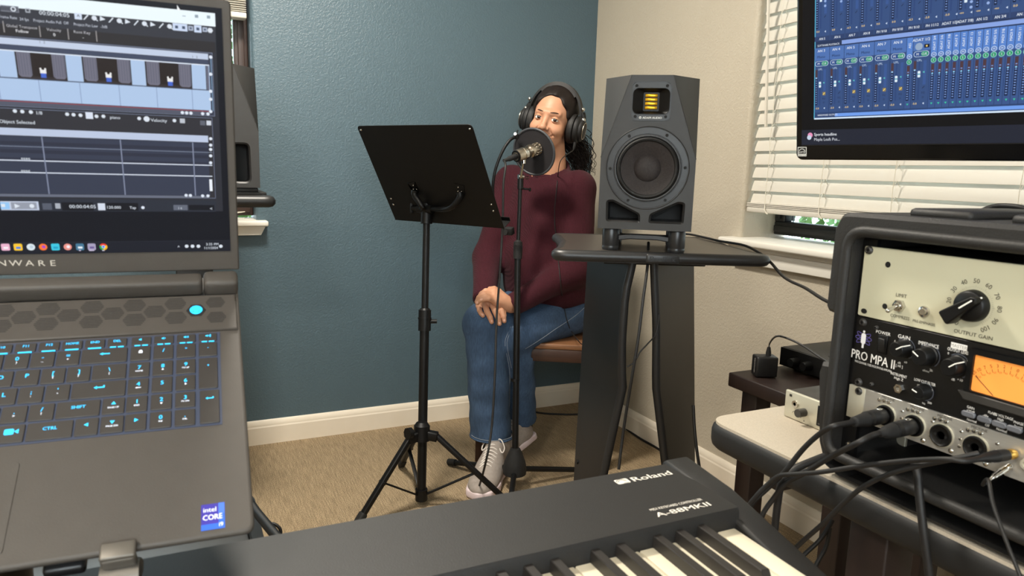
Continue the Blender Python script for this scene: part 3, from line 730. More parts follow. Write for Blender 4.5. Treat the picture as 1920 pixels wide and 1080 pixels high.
for k, on_ in enumerate((1, 1, 0, 1, 0)):
    x_, y_ = 331 + 13.3 * k, 50.5 + 1.25 * k; q = LU(x_, y_); r_ = 0.0031 if on_ else 0.0020
    s.rect(q[0] - r_, q[1] - r_, q[0] + r_, q[1] + r_, (206, 220, 244) if on_ else (170, 180, 200), 0.0004); s.rect(q[0] - r_ * .4, q[1] - r_ * .4, q[0] + r_ * .4, q[1] + r_ * .4, (70, 84, 110), 0.00046)
q = LU(394, 57); s.disc(q[0], q[1], 0.0024, WHT, 0.0004, 6)
for (x0, x1, y_, t_) in ((0, 30, 32, 'Frame Rate'), (34, 57, 36, '24 fps'), (66, 112, 40, 'Project Audio Pull'), (117, 131, 43, 'Off'), (139, 183, 47, 'Project Pan Law'), (187, 203, 50, '-3dB')):
    TX(t_, (x0 + x1) / 2, y_, 4.4, (196, 202, 214), 6, wx=0.85)
for x_, y_ in ((7, 50), (75, 59), (128, 64), (181, 68)): q = LU(x_, y_); s.rect(q[0] - .0004, q[1] - .0045, q[0] + .0004, q[1] + .0045, (150, 146, 146), 0.0004)
TX('Global Transpose', 41, 50, 4.2, (190, 190, 196)); TX('Follow', 42, 58.5, 4.6, (232, 232, 236), 6, bold=.012); TX('Velocity', 101, 56, 4.4, (190, 190, 196)); TX('0', 102, 65, 4.8, (232, 232, 236), bold=.012); TX('Root Key', 154, 60.5, 4.4, (190, 190, 196)); TX('-', 156, 70, 5, (232, 232, 236))
TX('1', 75, 78.5, 4, (90, 100, 120)); TX('2', 83, 79, 4, (90, 100, 120)); TX('1', 361, 106, 4, (90, 100, 120)); TX('2', 369, 107, 4, (90, 100, 120))
for x_, y_ in ((345, 30), (368.5, 30.5), (391, 32)): 
    q = LU(x_, y_); s.rect(q[0] - .0014, q[1] - (.0003 if x_ < 350 else .0013), q[0] + .0014, q[1] + (.0003 if x_ < 350 else .0013), (150, 166, 178), 0.0004)
# scroll bars with knobs
def knobs(xs, ys, col=(226, 234, 246)):
    for x_, y_ in zip(xs, ys): q = LU(x_, y_); s.disc(q[0], q[1], 0.00155, col, 0.0005, 8)
a, c = LU(395, 104), LU(395, 208); s.rect(a[0] - .0004, c[1], a[0] + .0004, a[1], (120, 150, 180), 0.0004)
knobs([395] * 5, [107, 139, 171, 186, 209]); knobs([342, 350, 358, 380, 390], [211, 211.5, 212, 213, 213.5])
# lower editor
band(398, 221, 372, (108, 116, 138), 2); band(397, 222, 371, (48, 48, 54), 3)
band(390, 254.5, 267, (190, 202, 226), 4); band(390, 268, 367, (54, 60, 78), 4); band(390, 367.5, 372, (104, 110, 126), 5)
for k in range(6):
    if k % 2: band(390, 270 + k * 7, 276 + k * 7, (46, 50, 66), 5)
for yr in (286, 310, 330.5): band(398, yr - (0.9 if yr > 300 else 0.5), yr + (0.9 if yr > 300 else 0.5), (214, 222, 236) if yr > 300 else (130, 140, 160), 6)
for x_ in (84, 229, 363): q = LU(x_, 300); s.rect(q[0] - .0005, LU(390, 367)[1], q[0] + .0005, LU(390, 268)[1], (128, 136, 160), 0.00040)
for y_ in (296.5, 319.5): TX('eeee', 48, y_, 5, WHT, 7)
knobs([395] * 5, [260, 272, 280, 292, 305]); a, c = LU(395, 336), LU(395, 358); s.rect(a[0] - .0013, c[1], a[0] + .0013, a[1], (236, 242, 250), 0.0005); knobs([349, 357, 380, 390], [366, 366.3, 367, 367])
TX('No Object Selected', 24, 228, 5.6, WHT, 7, bold=.008); TX('1/8', 74, 211.5, 5.5, WHT, 7, bold=.008)
for x_, y_ in ((28, 208), (42, 209), (58, 210), (126, 214), (138, 215), (151, 216), (181, 218), (194, 218), (261, 222), (327, 226)): q = LU(x_, y_); s.disc(q[0], q[1], 0.0017, WHT, 0.0004, 6)
Q(160, 210, 175, 223, (220, 228, 242), 6); TX('piano', 216, 220, 5.2, WHT, 7); TX('Velocity', 298, 225.5, 5.6, WHT, 7); q = LU(275, 223); s.disc(q[0], q[1], 0.0026, WHT, 0.0004, 9); Q(337, 222, 347, 231, (190, 196, 206), 6); Q(375, 226, 385, 235, (96, 100, 112), 5); Q(387, 226, 396, 235, (210, 216, 226), 5)
# transport bar
band(404, 376, 397, (42, 47, 58), 3); Q(0, 377, 74, 394, (196, 206, 226), 5); Q(0, 379, 19, 392, (150, 200, 244), 6); Q(20, 379, 70, 392, (150, 156, 170), 6)
q = LU(32, 386); s.poly([(q[0] - .0018, q[1] - .0022), (q[0] + .0024, q[1]), (q[0] - .0018, q[1] + .0022)], WHT, 0.0005); q = LU(60, 386); s.disc(q[0], q[1], .0020, WHT, .0005, 8); q = LU(6, 385); s.rect(q[0] - .0015, q[1] - .0015, q[0] + .0015, q[1] + .0015, WHT, .0005)
Q(79, 381, 98, 393, (86, 92, 106), 5); Q(103, 381, 114, 391, (170, 176, 186), 5); Q(115, 379, 176, 395, (18, 20, 28), 5); TX('00:00:04:05', 155, 387, 6.4, WHT, 7); Q(183, 381, 198, 394, (214, 222, 236), 6); Q(199, 380, 260, 395, (18, 20, 28), 5)
TX('120.000', 214, 388.5, 5.2, WHT, 7); TX('Tap', 249, 389, 5, WHT, 7); knobs([268], [389]); Q(325, 384, 352, 394, (98, 104, 118), 5); Q(354, 384, 402, 394, (18, 20, 28), 5); TX('i c', 338, 389.5, 5, WHT, 7); TX('<', 396, 391, 6, WHT, 7)
# task bar
a = LU(427, 451)[1]; s.rect(DL, DB + 0.0003, DR, a, (24, 27, 38), 0.00006); s.rect(DL, a, DR, a + 0.0004, (40, 44, 56), 0.00008)
def icon(x_, c1, c2, kind):
    q = LU(x_, 463.3 - x_ * 0.004); r_ = 0.0034
    if kind == 'r': s.rect(q[0] - r_, q[1] - r_, q[0] + r_, q[1] + r_, c1, .0003, r=.0012); s.rect(q[0] - r_ * .5, q[1] - r_ * .5, q[0] + r_ * .6, q[1] + r_ * .1, c2, .00036)
    elif kind == 'chr':
        for a_, c_ in ((90, (234, 67, 53)), (210, (52, 168, 83)), (330, (251, 188, 5))): s.poly([(q[0], q[1])] + [(q[0] + r_ * math.cos(math.radians(a_ + d)), q[1] + r_ * math.sin(math.radians(a_ + d))) for d in range(-60, 61, 15)], c_, .0003)
        s.disc(q[0], q[1], r_ * .48, (236, 240, 246), .00034, 10); s.disc(q[0], q[1], r_ * .36, (66, 133, 244), .00038, 10)
    else: s.disc(q[0], q[1], r_, c1, .0003, 12); s.disc(q[0] + .0005, q[1] + .0002, r_ * .45, c2, .00036, 8)
icon(10.5, (236, 180, 206), (250, 240, 246), 'r'); icon(34, (250, 200, 50), (70, 130, 220), 'r'); icon(58, (220, 232, 238), (190, 208, 220), 'd'); icon(81, (250, 120, 50), (170, 70, 200), 'd'); icon(104, (60, 200, 226), (30, 160, 200), 'r'); icon(127, (236, 150, 140), (250, 240, 246), 'd'); icon(150, (70, 120, 150), (230, 240, 246), 'r'); icon(172, (168, 160, 190), (110, 90, 150), 'r'); icon(194, None, None, 'chr')
for x_, w_ in ((150, .0008), (172, .0022), (194, .0010)): q = LU(x_, 470); s.rect(q[0] - w_, q[1] - .0001, q[0] + w_, q[1] + .0009, (210, 200, 226), .0003)
TX('3:35 PM', 398, 457.5, 5, WHT, 6); TX('11/1/2024', 396, 464.5, 5, WHT, 6, wx=.9); TX('^', 335, 463, 6, WHT, 6)
for x_ in (350, 361, 372, 414): q = LU(x_, 461.5); s.disc(q[0], q[1], .0019, WHT, .0004, 6)
q = LU(334, 16); s.poly([(q[0] - .0008, q[1] + .003), (q[0] + .002, q[1] - .0016), (q[0] - .0008, q[1] - .0016)], (245, 248, 250), .0005)
part('screen_image', s, M_SCR, lid, label='lit screen showing a dark film scoring timeline with thumbnails')

# ---- tilted laptop stand: tray, front hooks, post and foot
M_STAND = pm('grey_cast_metal', (104, 99, 92), 0.45, metal=0.5, var=0.08, scale=40)
M_TUBE = pm('black_steel_tube', (20, 20, 21), 0.38, var=0.15, scale=25, bump=0.05, bscale=600)
ls = thing('laptop_stand', 'tilting laptop stand with a grey front hook holding the laptop', 'stand', LAPF)
tm = MB()
for u in (-0.045 - 0.02, -0.235): tm.box((u, 0.02, -0.0265), (0.028, 0.275, 0.011), 0.003)
tm.box((-0.14, 0.10, -0.036), (0.24, 0.03, 0.010), 0.003); tm.box((-0.14, -0.05, -0.036), (0.24, 0.03, 0.010), 0.003)
part('tray', tm, M_TUBE, ls)
for u in (DU(222, 1038)[0], DU(222, 1038)[0] - 0.175):
    hk = MB(); hk.box((u, -0.1255, -0.013), (0.024, 0.008, 0.032), 0.003, 3); hk.box((u, -0.1215, 0.0032), (0.024, 0.014, 0.005), 0.002, 3)
    hk.box((u, -0.120, -0.030), (0.027, 0.016, 0.010), 0.004)
    hk.cyl((u - 0.013, -0.132, -0.020), (u + 0.013, -0.132, -0.020), 0.012, n=20)
    h_ = part('hook', hk, M_STAND, ls)
    part('hook_knob', MB().lathe([(0, 0.006), (0.006, 0.005), (0.0085, 0.002), (0.0085, 0)], 16, M=T(u, -0.144, -0.020) @ RX(90)), M_STAND, h_)
inv = LAPI
post = MB(); pc = inv @ Vector((-1.88, -2.06, 0.0)); pt = LAPF @ Vector((-0.14, 0.06, -0.042))
P_ = [inv @ Vector(q) for q in ((pt.x, pt.y, pt.z), (pt.x, -2.06, pt.z - 0.06), (pt.x, -2.06, 0.035))]
post.tube(P_, 0.017, 12); part('post', post, M_TUBE, ls)
bs = MB()
for a in (0, 90, 180, 270):
    p = Vector((pt.x, -2.06, 0.03)); q = p + Vector((math.cos(math.radians(a + 45)), math.sin(math.radians(a + 45)), 0)) * 0.24; q.z = 0.014
    bs.tube([inv @ p, inv @ q], 0.0135, 10)
part('foot', bs, M_TUBE, ls)

# ================================================================== KEYBOARD CONTROLLER
M_PIANO = pm('keyboard_case', (26, 25, 24), 0.55, var=0.10, scale=60, bump=0.15, bscale=700, spec=0.45)
M_WKEY = pm('white_key', (222, 212, 188), 0.3, var=0.02, scale=10)
M_BKEY = pm('black_key', (40, 37, 35), 0.4, var=0.06, scale=40)
KX, KY, KZ = -1.184, -2.173, 0.757
kb = thing('keyboard_controller', 'long black keyboard controller with white lettering in the foreground', 'keyboard', T(KX, KY, 0) @ RZ(-0.6))
KW = 1.43; cw = 0.034
mb = MB(); mb.prism([(-0.121, KZ), (-0.1235, KZ - 0.003), (-0.1235, KZ - 0.024), (-0.128, KZ - 0.024), (-0.128, 0.650), (-0.004, 0.650), (0.0, 0.656), (0.0, KZ - 0.006), (-0.005, KZ)], cw - 0.004, KW - cw + 0.004, M=Matrix(((0, 0, -1, 0), (1, 0, 0, 0), (0, 1, 0, 0), (0, 0, 0, 1))))
part('top_panel', mb, M_PIANO, kb, label='matte black rear panel with white lettering')
def cheek(x0, x1):
    m = MB(); pr = [(-0.004, KZ + 0.004), (-0.08, KZ - 0.002), (-0.268, KZ - 0.043), (-0.274, KZ - 0.050), (-0.274, 0.655), (-0.27, 0.650), (-0.005, 0.650), (0.002, 0.656), (0.002, KZ)]
    m.prism(pr, x0, x1, 0.004, 2, M=Matrix(((0, 0, -1, 0), (1, 0, 0, 0), (0, 1, 0, 0), (0, 0, 0, 1)))); return m
part('end_cheek', cheek(0, cw), M_PIANO, kb); part('end_cheek', cheek(KW - cw, KW), M_PIANO, kb)
part('bottom_case', MB().box((-KW / 2, -0.196, 0.672), (KW - 2 * cw, 0.152, 0.044)).box((-KW / 2, -0.271, 0.685), (KW - 2 * cw, 0.006, 0.07), 0.002), M_PIANO, kb)
wp = 0.0235; WT = KZ - 0.020
wk = mesh('white_key', MB().box((0, -0.075, -0.011), (wp - 0.0012, 0.150, 0.022), 0.0015, 2), M_WKEY, 40)
bk_ = MB(); bk_.add([(-0.0055, 0, -0.012), (0.0055, 0, -0.012), (0.0055, -0.097, -0.012), (-0.0055, -0.097, -0.012), (-0.0046, 0, 0.0112), (0.0046, 0, 0.0112), (0.0046, -0.086, 0.0112), (-0.0046, -0.086, 0.0112), (-0.0038, 0, 0.012), (0.0038, 0, 0.012), (0.0038, -0.085, 0.012), (-0.0038, -0.085, 0.012)],
    [(0, 3, 7, 4), (1, 5, 6, 2), (2, 6, 7, 3), (0, 4, 5, 1), (4, 7, 11, 8), (5, 9, 10, 6), (6, 10, 11, 7), (8, 11, 10, 9), (0, 1, 2, 3)])
bk = mesh('black_key', bk_, M_BKEY, 30)
for i in range(52):
    xc = -cw - wp * (i + 0.5) - 0.0008; link('white_key', wk, kb, T(xc, -0.124, WT))
    n7 = (2 - 1 - i) % 7           # letter index with C=0 counted from the top note
    if i < 51 and ((i + 1) % 7) not in (1, 5):          # no black key between B-C and E-F
        off = {2: 0.003, 3: 0.0, 4: -0.003, 6: 0.002, 0: -0.002}[(i + 1) % 7]
        link('black_key', bk, kb, T(-cw - wp * (i + 1) - 0.0008 + off, -0.124, WT))
kl = MB(); WHT2 = (232, 226, 214)
inv = kb.matrix_world.inverted()
def KP(px, py): q = inv @ on(px, py, 2, KZ); return q.x, q.y
a, c = KP(1162, 907), KP(1187, 897); zt = KZ + 0.0003
h_ = 0.011
a = KP(1160, 909)
kl.rect(a[0], a[1], a[0] + 0.0165, a[1] + h_, WHT2, zt, r=0.002)
kl.arc(a[0] + 0.0075, a[1] + 0.0042, 0.0042, 0.0008, 0, 180, (60, 58, 56), zt + 0.0001, 12); kl.arc(a[0] + 0.0075, a[1] + 0.0042, 0.0062, 0.0008, 0, 180, (60, 58, 56), zt + 0.0001, 12); kl.line(a[0] + 0.0075, a[1] + 0.001, a[0] + 0.0145, a[1] + 0.001, 0.0008, (60, 58, 56), zt + 0.0001)
b0 = KP(1190, 904); b1 = KP(1262, 888)
w0 = glyphs('Roland', 0.02)[2] / 0.7
kl.text('Roland', a[0] + 0.0195, a[1] + h_ / 2 - 0.0002, h_ * 0.92, WHT2, zt, al='L', bold=0.02, wx=(b1[0] - a[0] - 0.0195) / (w0 * h_ * 0.92))
part('brand_lettering', kl, M_PRINT, kb, label='white Roland lettering with a square emblem'); kl = MB()
def ktext(t, p0, p1, h, bold, y=None):
    q0, q1 = KP(*p0), KP(*p1); w0 = glyphs(t, bold)[2] / 0.7
    kl.text(t, q0[0], (q0[1] + q1[1]) / 2 if y is None else y, h, WHT2, zt, al='L', bold=bold, wx=(q1[0] - q0[0]) / (w0 * h))
ktext('MIDI KEYBOARD CONTROLLER', (1217, 956), (1317, 937), 0.0042, 0.004)
ktext('A-88MKII', (1229, 966), (1330, 945), 0.0080, 0.02)
part('model_lettering', kl, M_PRINT, kb, label='white A-88MKII lettering')

ks = thing('keyboard_stand', 'black tube keyboard stand under the keyboard controller', 'stand', T(KX - KW / 2, KY - 0.14, 0))
for x in (-0.45, 0.42):
    part('support_arm', MB().bar((x, -0.14, 0.635), (x, 0.15, 0.635), 0.03, 0.03, b=0.004), M_TUBE, ks)
    part('leg', MB().bar((x, 0.09, 0.62), (x, 0.09, 0.04), 0.035, 0.05, up=(1, 0, 0), b=0.004), M_TUBE, ks)
    part('floor_bar', MB().bar((x, -0.20, 0.02), (x, 0.26, 0.02), 0.04, 0.04, b=0.008), M_TUBE, ks)
part('cross_bar', MB().bar((-0.45, 0.09, 0.34), (0.42, 0.09, 0.34), 0.03, 0.03, b=0.004), M_TUBE, ks)
# ================================================================== MUSIC STAND
M_SATIN = pm('black_satin_metal', (11, 11, 12), 0.45, var=0.2, scale=12, spec=0.3)
M_CHROME = pm('chrome', (205, 203, 198), 0.16, metal=1.0, var=0.03)
M_RUB = pm('black_rubber', (17, 17, 17), 0.75, var=0.1)
def onf(px, py, F, ax, val):
    Fi = F.inverted(); o = Fi @ CAM; d = Fi.to_3x3() @ ray(px, py); return o + d * ((val - o[ax]) / d[ax])
base = at(790, 930, 2.30); base.z = 0.0; top = at(800, 402, 2.27)
mst = thing('music_stand', 'black metal music stand in front of the seated person', 'music stand', T(*base))
L_ = lambda v: Vector(v) - base
pole = MB(); tl = L_(top); up = (tl - Vector((0, 0, 0.03))).normalized()
mid = Vector((0, 0, 0.03)) + up * (0.60)
pole.cyl((0, 0, 0.035), mid, 0.0150, n=18); part('outer_pole', pole, M_SATIN, mst)
pole = MB(); pole.cyl(mid - up * 0.05, tl, 0.0112, n=18); part('inner_pole', pole, M_SATIN, mst)
cl = MB(); cl.cyl(mid - up * 0.055, mid + up * 0.012, 0.0205, n=20); cl.cyl(mid + up * 0.012, mid + up * 0.018, 0.0185, 0.014, n=20); cl.cyl(mid - up * 0.025, mid - up * 0.025 + Vector((0.038, -0.012, 0)), 0.007, n=10); cl.cyl(mid - up * 0.012, mid - up * 0.018, 0.022, n=20)
part('height_clutch', cl, M_SATIN, mst)
hubc = Vector((0, 0, 0.255)); hub = MB(); hub.cyl(hubc - up * 0.03, hubc + up * 0.018, 0.026, n=20); hub.cyl(hubc + up * 0.018, hubc + up * 0.03, 0.026, 0.017, n=20)
feet = [on(668, 985, 2, 0.010), on(962, 950, 2, 0.010), on(752, 872, 2, 0.010)]
dirs = [(L_(f) * 1).normalized() for f in feet]
for d in dirs:
    d2 = Vector((d.x, d.y, 0)).normalized(); hub.bar(hubc - up * 0.008, hubc - up * 0.016 + d2 * 0.052, 0.026, 0.030, b=0.004)
part('leg_hub', hub, M_SATIN, mst)
kn = MB(); kd = Vector((-0.85, -0.3, 0.1)).normalized(); kn.cyl(hubc, hubc + kd * 0.05, 0.004, n=8); kn.cyl(hubc + kd * 0.043, hubc + kd * 0.058, 0.019, n=8); part('knob', kn, M_SATIN, mst)
lowc = Vector((0, 0, 0.038)); lc = MB(); lc.cyl(lowc - Vector((0, 0, 0.018)), lowc + Vector((0, 0, 0.02)), 0.020, n=18); part('strut_collar', lc, M_SATIN, mst)
for f in feet:
    d2 = Vector((L_(f).x, L_(f).y, 0)).normalized(); a = hubc - up * 0.010 + d2 * 0.045; e = L_(f)
    lg = MB(); lg.bar(a, a + (e - a) * 0.90, 0.020, 0.016, b=0.004); o = part('leg', lg, M_SATIN, mst)
    fm = MB(); fm.bar(a + (e - a) * 0.86, e, 0.026, 0.022, b=0.006); part('foot', fm, M_RUB, o)
    m_ = a + (e - a) * 0.52; sm_ = MB(); sm_.bar(lowc + d2 * 0.01, m_, 0.013, 0.005, b=0.001); o2 = part('strut', sm_, M_SATIN, mst)
    part('rivet', MB().cyl(m_ - Vector((d2.y, -d2.x, 0)) * 0.014, m_ + Vector((d2.y, -d2.x, 0)) * 0.014, 0.005, n=10), M_SATIN, o2)
# desk plate: back of it faces the camera, top leans toward the camera
dx = Vector((0.537, -0.843, 0)); dn = Vector((-0.843, -0.537, 0)); lean = math.radians(31)
dy = Vector((0, 0, math.cos(lean))) + dn * math.sin(lean)
DF = frame(at(838, 420, 2.265), dx, dy)          # local z points at the camera side
DFL = T(*(-base)) @ DF
PW, PH = 0.438, 0.348
plate = MB(); plate.prism(rpoly([(-PW / 2, 0), (PW / 2, 0), (PW / 2, PH), (-PW / 2, PH)], [0.002, 0.002, 0.014, 0.014]), -0.0022, 0.0, 0.0008, 1)
for x in (-1, 1): pass
dk = part('desk_plate', plate, M_SATIN, mst, DFL)
lip = MB(); lip.box((0, 0.001, -0.021), (PW, 0.002, 0.042)); lip.box((0, 0.007, -0.041), (PW, 0.014, 0.002)); part('desk_lip', lip, M_SATIN, dk)
rm = MB()
for x, y in ((-PW / 2 + 0.012, PH - 0.014), (PW / 2 - 0.012, PH - 0.014), (-PW / 2 + 0.02, 0.085), (-PW / 2 + 0.02, 0.062), (PW / 2 - 0.02, 0.085), (PW / 2 - 0.02, 0.062)):
    part('rivet', MB().lathe([(0.0, 0.0022), (0.002, 0.0018), (0.0034, 0.0)], 12, M=T(x, y, 0)), M_CHROME, dk)
jc = DF.inverted() @ top
for sx, bx in ((-1, -0.078), (1, 0.098)):
    bk2 = MB(); bk2.prism([(bx - 0.016, 0.118), (bx + 0.016, 0.118), (bx + 0.022 * sx, 0.148), (bx - 0.012 * sx, 0.155)], 0, 0.002); b_o = part('bracket', bk2, M_SATIN, dk)
    for q in ((bx - 0.006, 0.127), (bx + 0.007, 0.127), (bx, 0.142)): part('rivet', MB().lathe([(0.0, 0.0042), (0.0016, 0.0038), (0.0026, 0.002)], 8, M=T(q[0], q[1], 0)), M_CHROME, b_o)
    arm = MB(); arm.tube([(bx, 0.124, 0.003), (bx, 0.110, 0.012), (bx * 0.6, 0.082, 0.030), (jc.x + sx * 0.018, jc.y + 0.020, jc.z - 0.004)], [0.011, 0.010, 0.0085, 0.0085], 12, res=5)
    part('yoke_arm', arm, M_SATIN, mst, DFL)
jo = MB(); t0 = tl
jo.cyl(t0 - up * 0.03, t0 + up * 0.012, 0.0185, n=18); jo.cyl(t0 + up * 0.010, t0 + up * 0.035, 0.016, 0.020, n=18)
part('tilt_joint', jo, M_SATIN, mst)
jb = MB(); c = DFL @ Vector((jc.x, jc.y + 0.018, jc.z - 0.004)); a_ = Vector(dx); jb.cyl(c - a_ * 0.030, c + a_ * 0.030, 0.014, n=16); jb.cyl(c - a_ * 0.055, c - a_ * 0.028, 0.008, n=10); jb.box(tuple(c - a_ * 0.058), (0.010, 0.010, 0.036), 0.003)
part('tilt_bar', jb, M_SATIN, mst)

# ================================================================== MICROPHONE STAND
mb0 = at(965, 882, 2.44); mb0.z = 0
mtop = at(976, 338, 2.415)
mk = thing('microphone_stand', 'slim black microphone stand with tripod base beside the seated knee', 'microphone stand', T(*mb0))
L_ = lambda v: Vector(v) - mb0
tt = L_(mtop); up = (tt - Vector((0, 0, 0.06))).normalized()
part('bell_base', MB().lathe([(0.0, 0.055), (0.040, 0.055), (0.041, 0.075), (0.036, 0.100), (0.024, 0.130), (0.017, 0.145), (0.0, 0.147)], 28), M_RUB, mk)
for i_, q in enumerate((on(815, 858, 2, 0.012), on(1150, 872, 2, 0.012), on(955, 965, 2, 0.012))):
    e = L_(q); d2 = Vector((e.x, e.y, 0)).normalized(); e = d2 * 0.30; e.z = 0.014; a = d2 * 0.02; a.z = 0.068
    o = part('leg', MB().tube([a, a + (e - a) * 0.92], 0.0095, 10), M_SATIN, mk)
    part('rubber_tip', MB().tube([a + (e - a) * 0.88, e], 0.0125, 10), M_RUB, o)
m1 = L_(at(971, 470, 2.42))
part('outer_tube', MB().cyl((0, 0, 0.10), m1, 0.0112, n=16), M_SATIN, mk)
part('inner_tube', MB().cyl(m1, tt, 0.0068, n=14), M_SATIN, mk)
c_ = MB(); c_.cyl(m1 - up * 0.028, m1 + up * 0.030, 0.0150, n=14); c_.cyl(m1 + up * 0.030, m1 + up * 0.036, 0.013, 0.008, n=14)
for k in range(10): c_.box(tuple(m1), (0.031, 0.0028, 0.040), 0, M=T(*m1) @ RZ(k * 18) @ T(*-m1))
part('clutch', c_, M_RUB, mk)
part('tube_collar', MB().cyl(tt - up * 0.030, tt + up * 0.004, 0.0105, n=12), M_SATIN, mk); part('cable_clip', MB().cyl(L_(at(966, 715, 2.43)), L_(at(966, 710, 2.43)), 0.0155, n=12), M_SATIN, mk)
# microphone (tail toward the camera), clip
tail = at(957, 297, 2.315); head = at(1012, 277, 2.395); ax_ = (head - tail).normalized()
MF = frame(tail, ax_.cross(Vector((0, 0, 1))), Vector((0, 0, 1)))
zq = ax_.to_track_quat('Z', 'Y').to_matrix().to_4x4(); MF = T(*tail) @ zq
M_NICK = pm('brushed_nickel', (196, 186, 172), 0.3, metal=1.0, var=0.05, scale=80)
mic = thing('microphone', 'silver studio microphone pointing at the black pop filter', 'microphone', MF)
part('body', MB().lathe([(0.0, 0.026), (0.0185, 0.026), (0.0205, 0.030), (0.0205, 0.080), (0.0180, 0.083), (0.0180, 0.087), (0.0225, 0.089), (0.0225, 0.097), (0.019, 0.099), (0.019, 0.108)], 32), M_NICK, mic)
part('tail_ring', MB().lathe([(0.012, 0.0245), (0.0195, 0.0245), (0.0200, 0.0285), (0.0195, 0.031), (0.012, 0.031)], 32, close=True), M_SATIN, mic)
part('connector_face', MB().lathe([(0.0, 0.027), (0.0125, 0.0265), (0.0125, 0.0235), (0.0140, 0.0235), (0.0140, 0.028)], 24), M_NICK, mic)
gr = MB()
for k in range(12): gr.box((0.0195 * math.cos(k * PI / 6), 0.0195 * math.sin(k * PI / 6), 0.118), (0.004, 0.004, 0.022), 0.001)
gr.lathe([(0.0, 0.142), (0.012, 0.140), (0.0195, 0.134), (0.0205, 0.128), (0.0175, 0.126), (0.0175, 0.108), (0, 0.108)], 28)
part('grille', gr, M_NICK, mic)
plg = MB(); plg.lathe([(0, -0.030), (0.0055, -0.030), (0.0062, -0.012), (0.0085, -0.006), (0.0092, 0.020), (0.0092, 0.0262), (0, 0.0262)], 18)
cp = thing('mic_plug', 'black cable plug in the tail of the silver microphone', 'plug', MF)
part('boot', plg, M_RUB, cp)
clm = MB(); ctop = tail + ax_ * 0.062 - Vector((0, 0, 0.021)); 
cb = thing('mic_clip', 'small chrome microphone mount on top of the stand', 'mount', T(*mtop))
q = ctop - mtop
part('stem', MB().tube([(0, 0, 0.002), (q.x * 0.4, q.y * 0.4, q.z * 0.5), q], [0.0055, 0.0045, 0.0045], 10), M_CHROME, cb)
part('swivel', MB().cyl((-0.009, 0.0, 0.012), (0.011, 0.0, 0.012), 0.008, n=14).ell((0.0, 0, 0.004), (0.0075, 0.0075, 0.008), 12, 8), M_CHROME, cb)
part('collar', MB().lathe([(0.0207, -0.006), (0.0222, -0.006), (0.0222, 0.006), (0.0207, 0.006)], 28, close=True, M=T(*-mtop) @ MF @ T(0, 0, 0.062)).cyl(q, q + Vector((0, 0, -0.012)), 0.008, n=12), M_CHROME, cb)
part('thumb_screw', MB().cyl((0.006, -0.002, -0.028), (0.026, -0.012, -0.030), 0.0035, n=8).ell((0.030, -0.014, -0.031), (0.005, 0.004, 0.007), 10, 8), M_SATIN, cb)
# pop filter
pc = at(1001, 285, 2.405); pn = (at(955, 304, 2.28) - pc).normalized()
PF = T(*pc) @ pn.to_track_quat('Z', 'Y').to_matrix().to_4x4()
pf = thing('pop_filter', 'round black mesh pop filter in front of the mouth', 'pop filter', PF)
M_MESH = pm('black_nylon_mesh', (26, 23, 26), 0.85, var=0.15, scale=300, bump=0.3, bscale=900)
PR = 0.0790
part('hoop', MB().tube([(PR * math.cos(2 * PI * k / 48), PR * math.sin(2 * PI * k / 48), 0) for k in range(48)], 0.0042, 8, closed=True), pm('charcoal_hoop', (62, 64, 68), 0.5, var=0.1), pf)
part('mesh_screen', MB().lathe([(0.0, 0.001), (PR, 0.001), (PR, -0.0035), (0.0, -0.0035)], 48), M_MESH, pf)
inv = PF.inverted()
jq = at(968, 256, 2.395)
cl = MB(); g0 = inv @ jq; cl.tube([Vector(g0).normalized() * PR, g0], 0.0055, 8); cl.box(tuple(g0), (0.016, 0.016, 0.014), 0.003); part('clamp_joint', cl, M_RUB, pf)
part('joint_screw', MB().tube([g0, inv @ at(966, 251, 2.375)], 0.005, 10), M_CHROME, pf)
part('joint_lever', MB().tube([inv @ at(968, 252, 2.385), inv @ at(971, 244, 2.38)], 0.0025, 6), M_RUB, pf)
gn = [jq, at(955, 264, 2.385), at(940, 288, 2.38), at(928, 322, 2.385), at(924, 360, 2.40), at(930, 400, 2.42), at(944, 428, 2.43), at(958, 433, 2.43)]
part('gooseneck', MB().tube([inv @ p for p in gn], 0.0052, 10, res=8), M_SATIN, pf)
ck = MB(); cc = inv @ at(962, 434, 2.424); ck.box(tuple(inv @ at(955, 433, 2.424)), (0.030, 0.026, 0.022), 0.003); ck.tube([inv @ at(948, 436, 2.40), inv @ at(946, 436, 2.39)], 0.010, 8); part('stand_clamp', ck, M_RUB, pf)
part('hoop_label', MB().lathe([(0.0062, 0.001), (0.0062, 0.003), (0.0042, 0.003), (0.0042, 0.001)], 14, close=True, M=T(*(inv @ at(989, 333, 2.39)))), M_CHROME, pf)

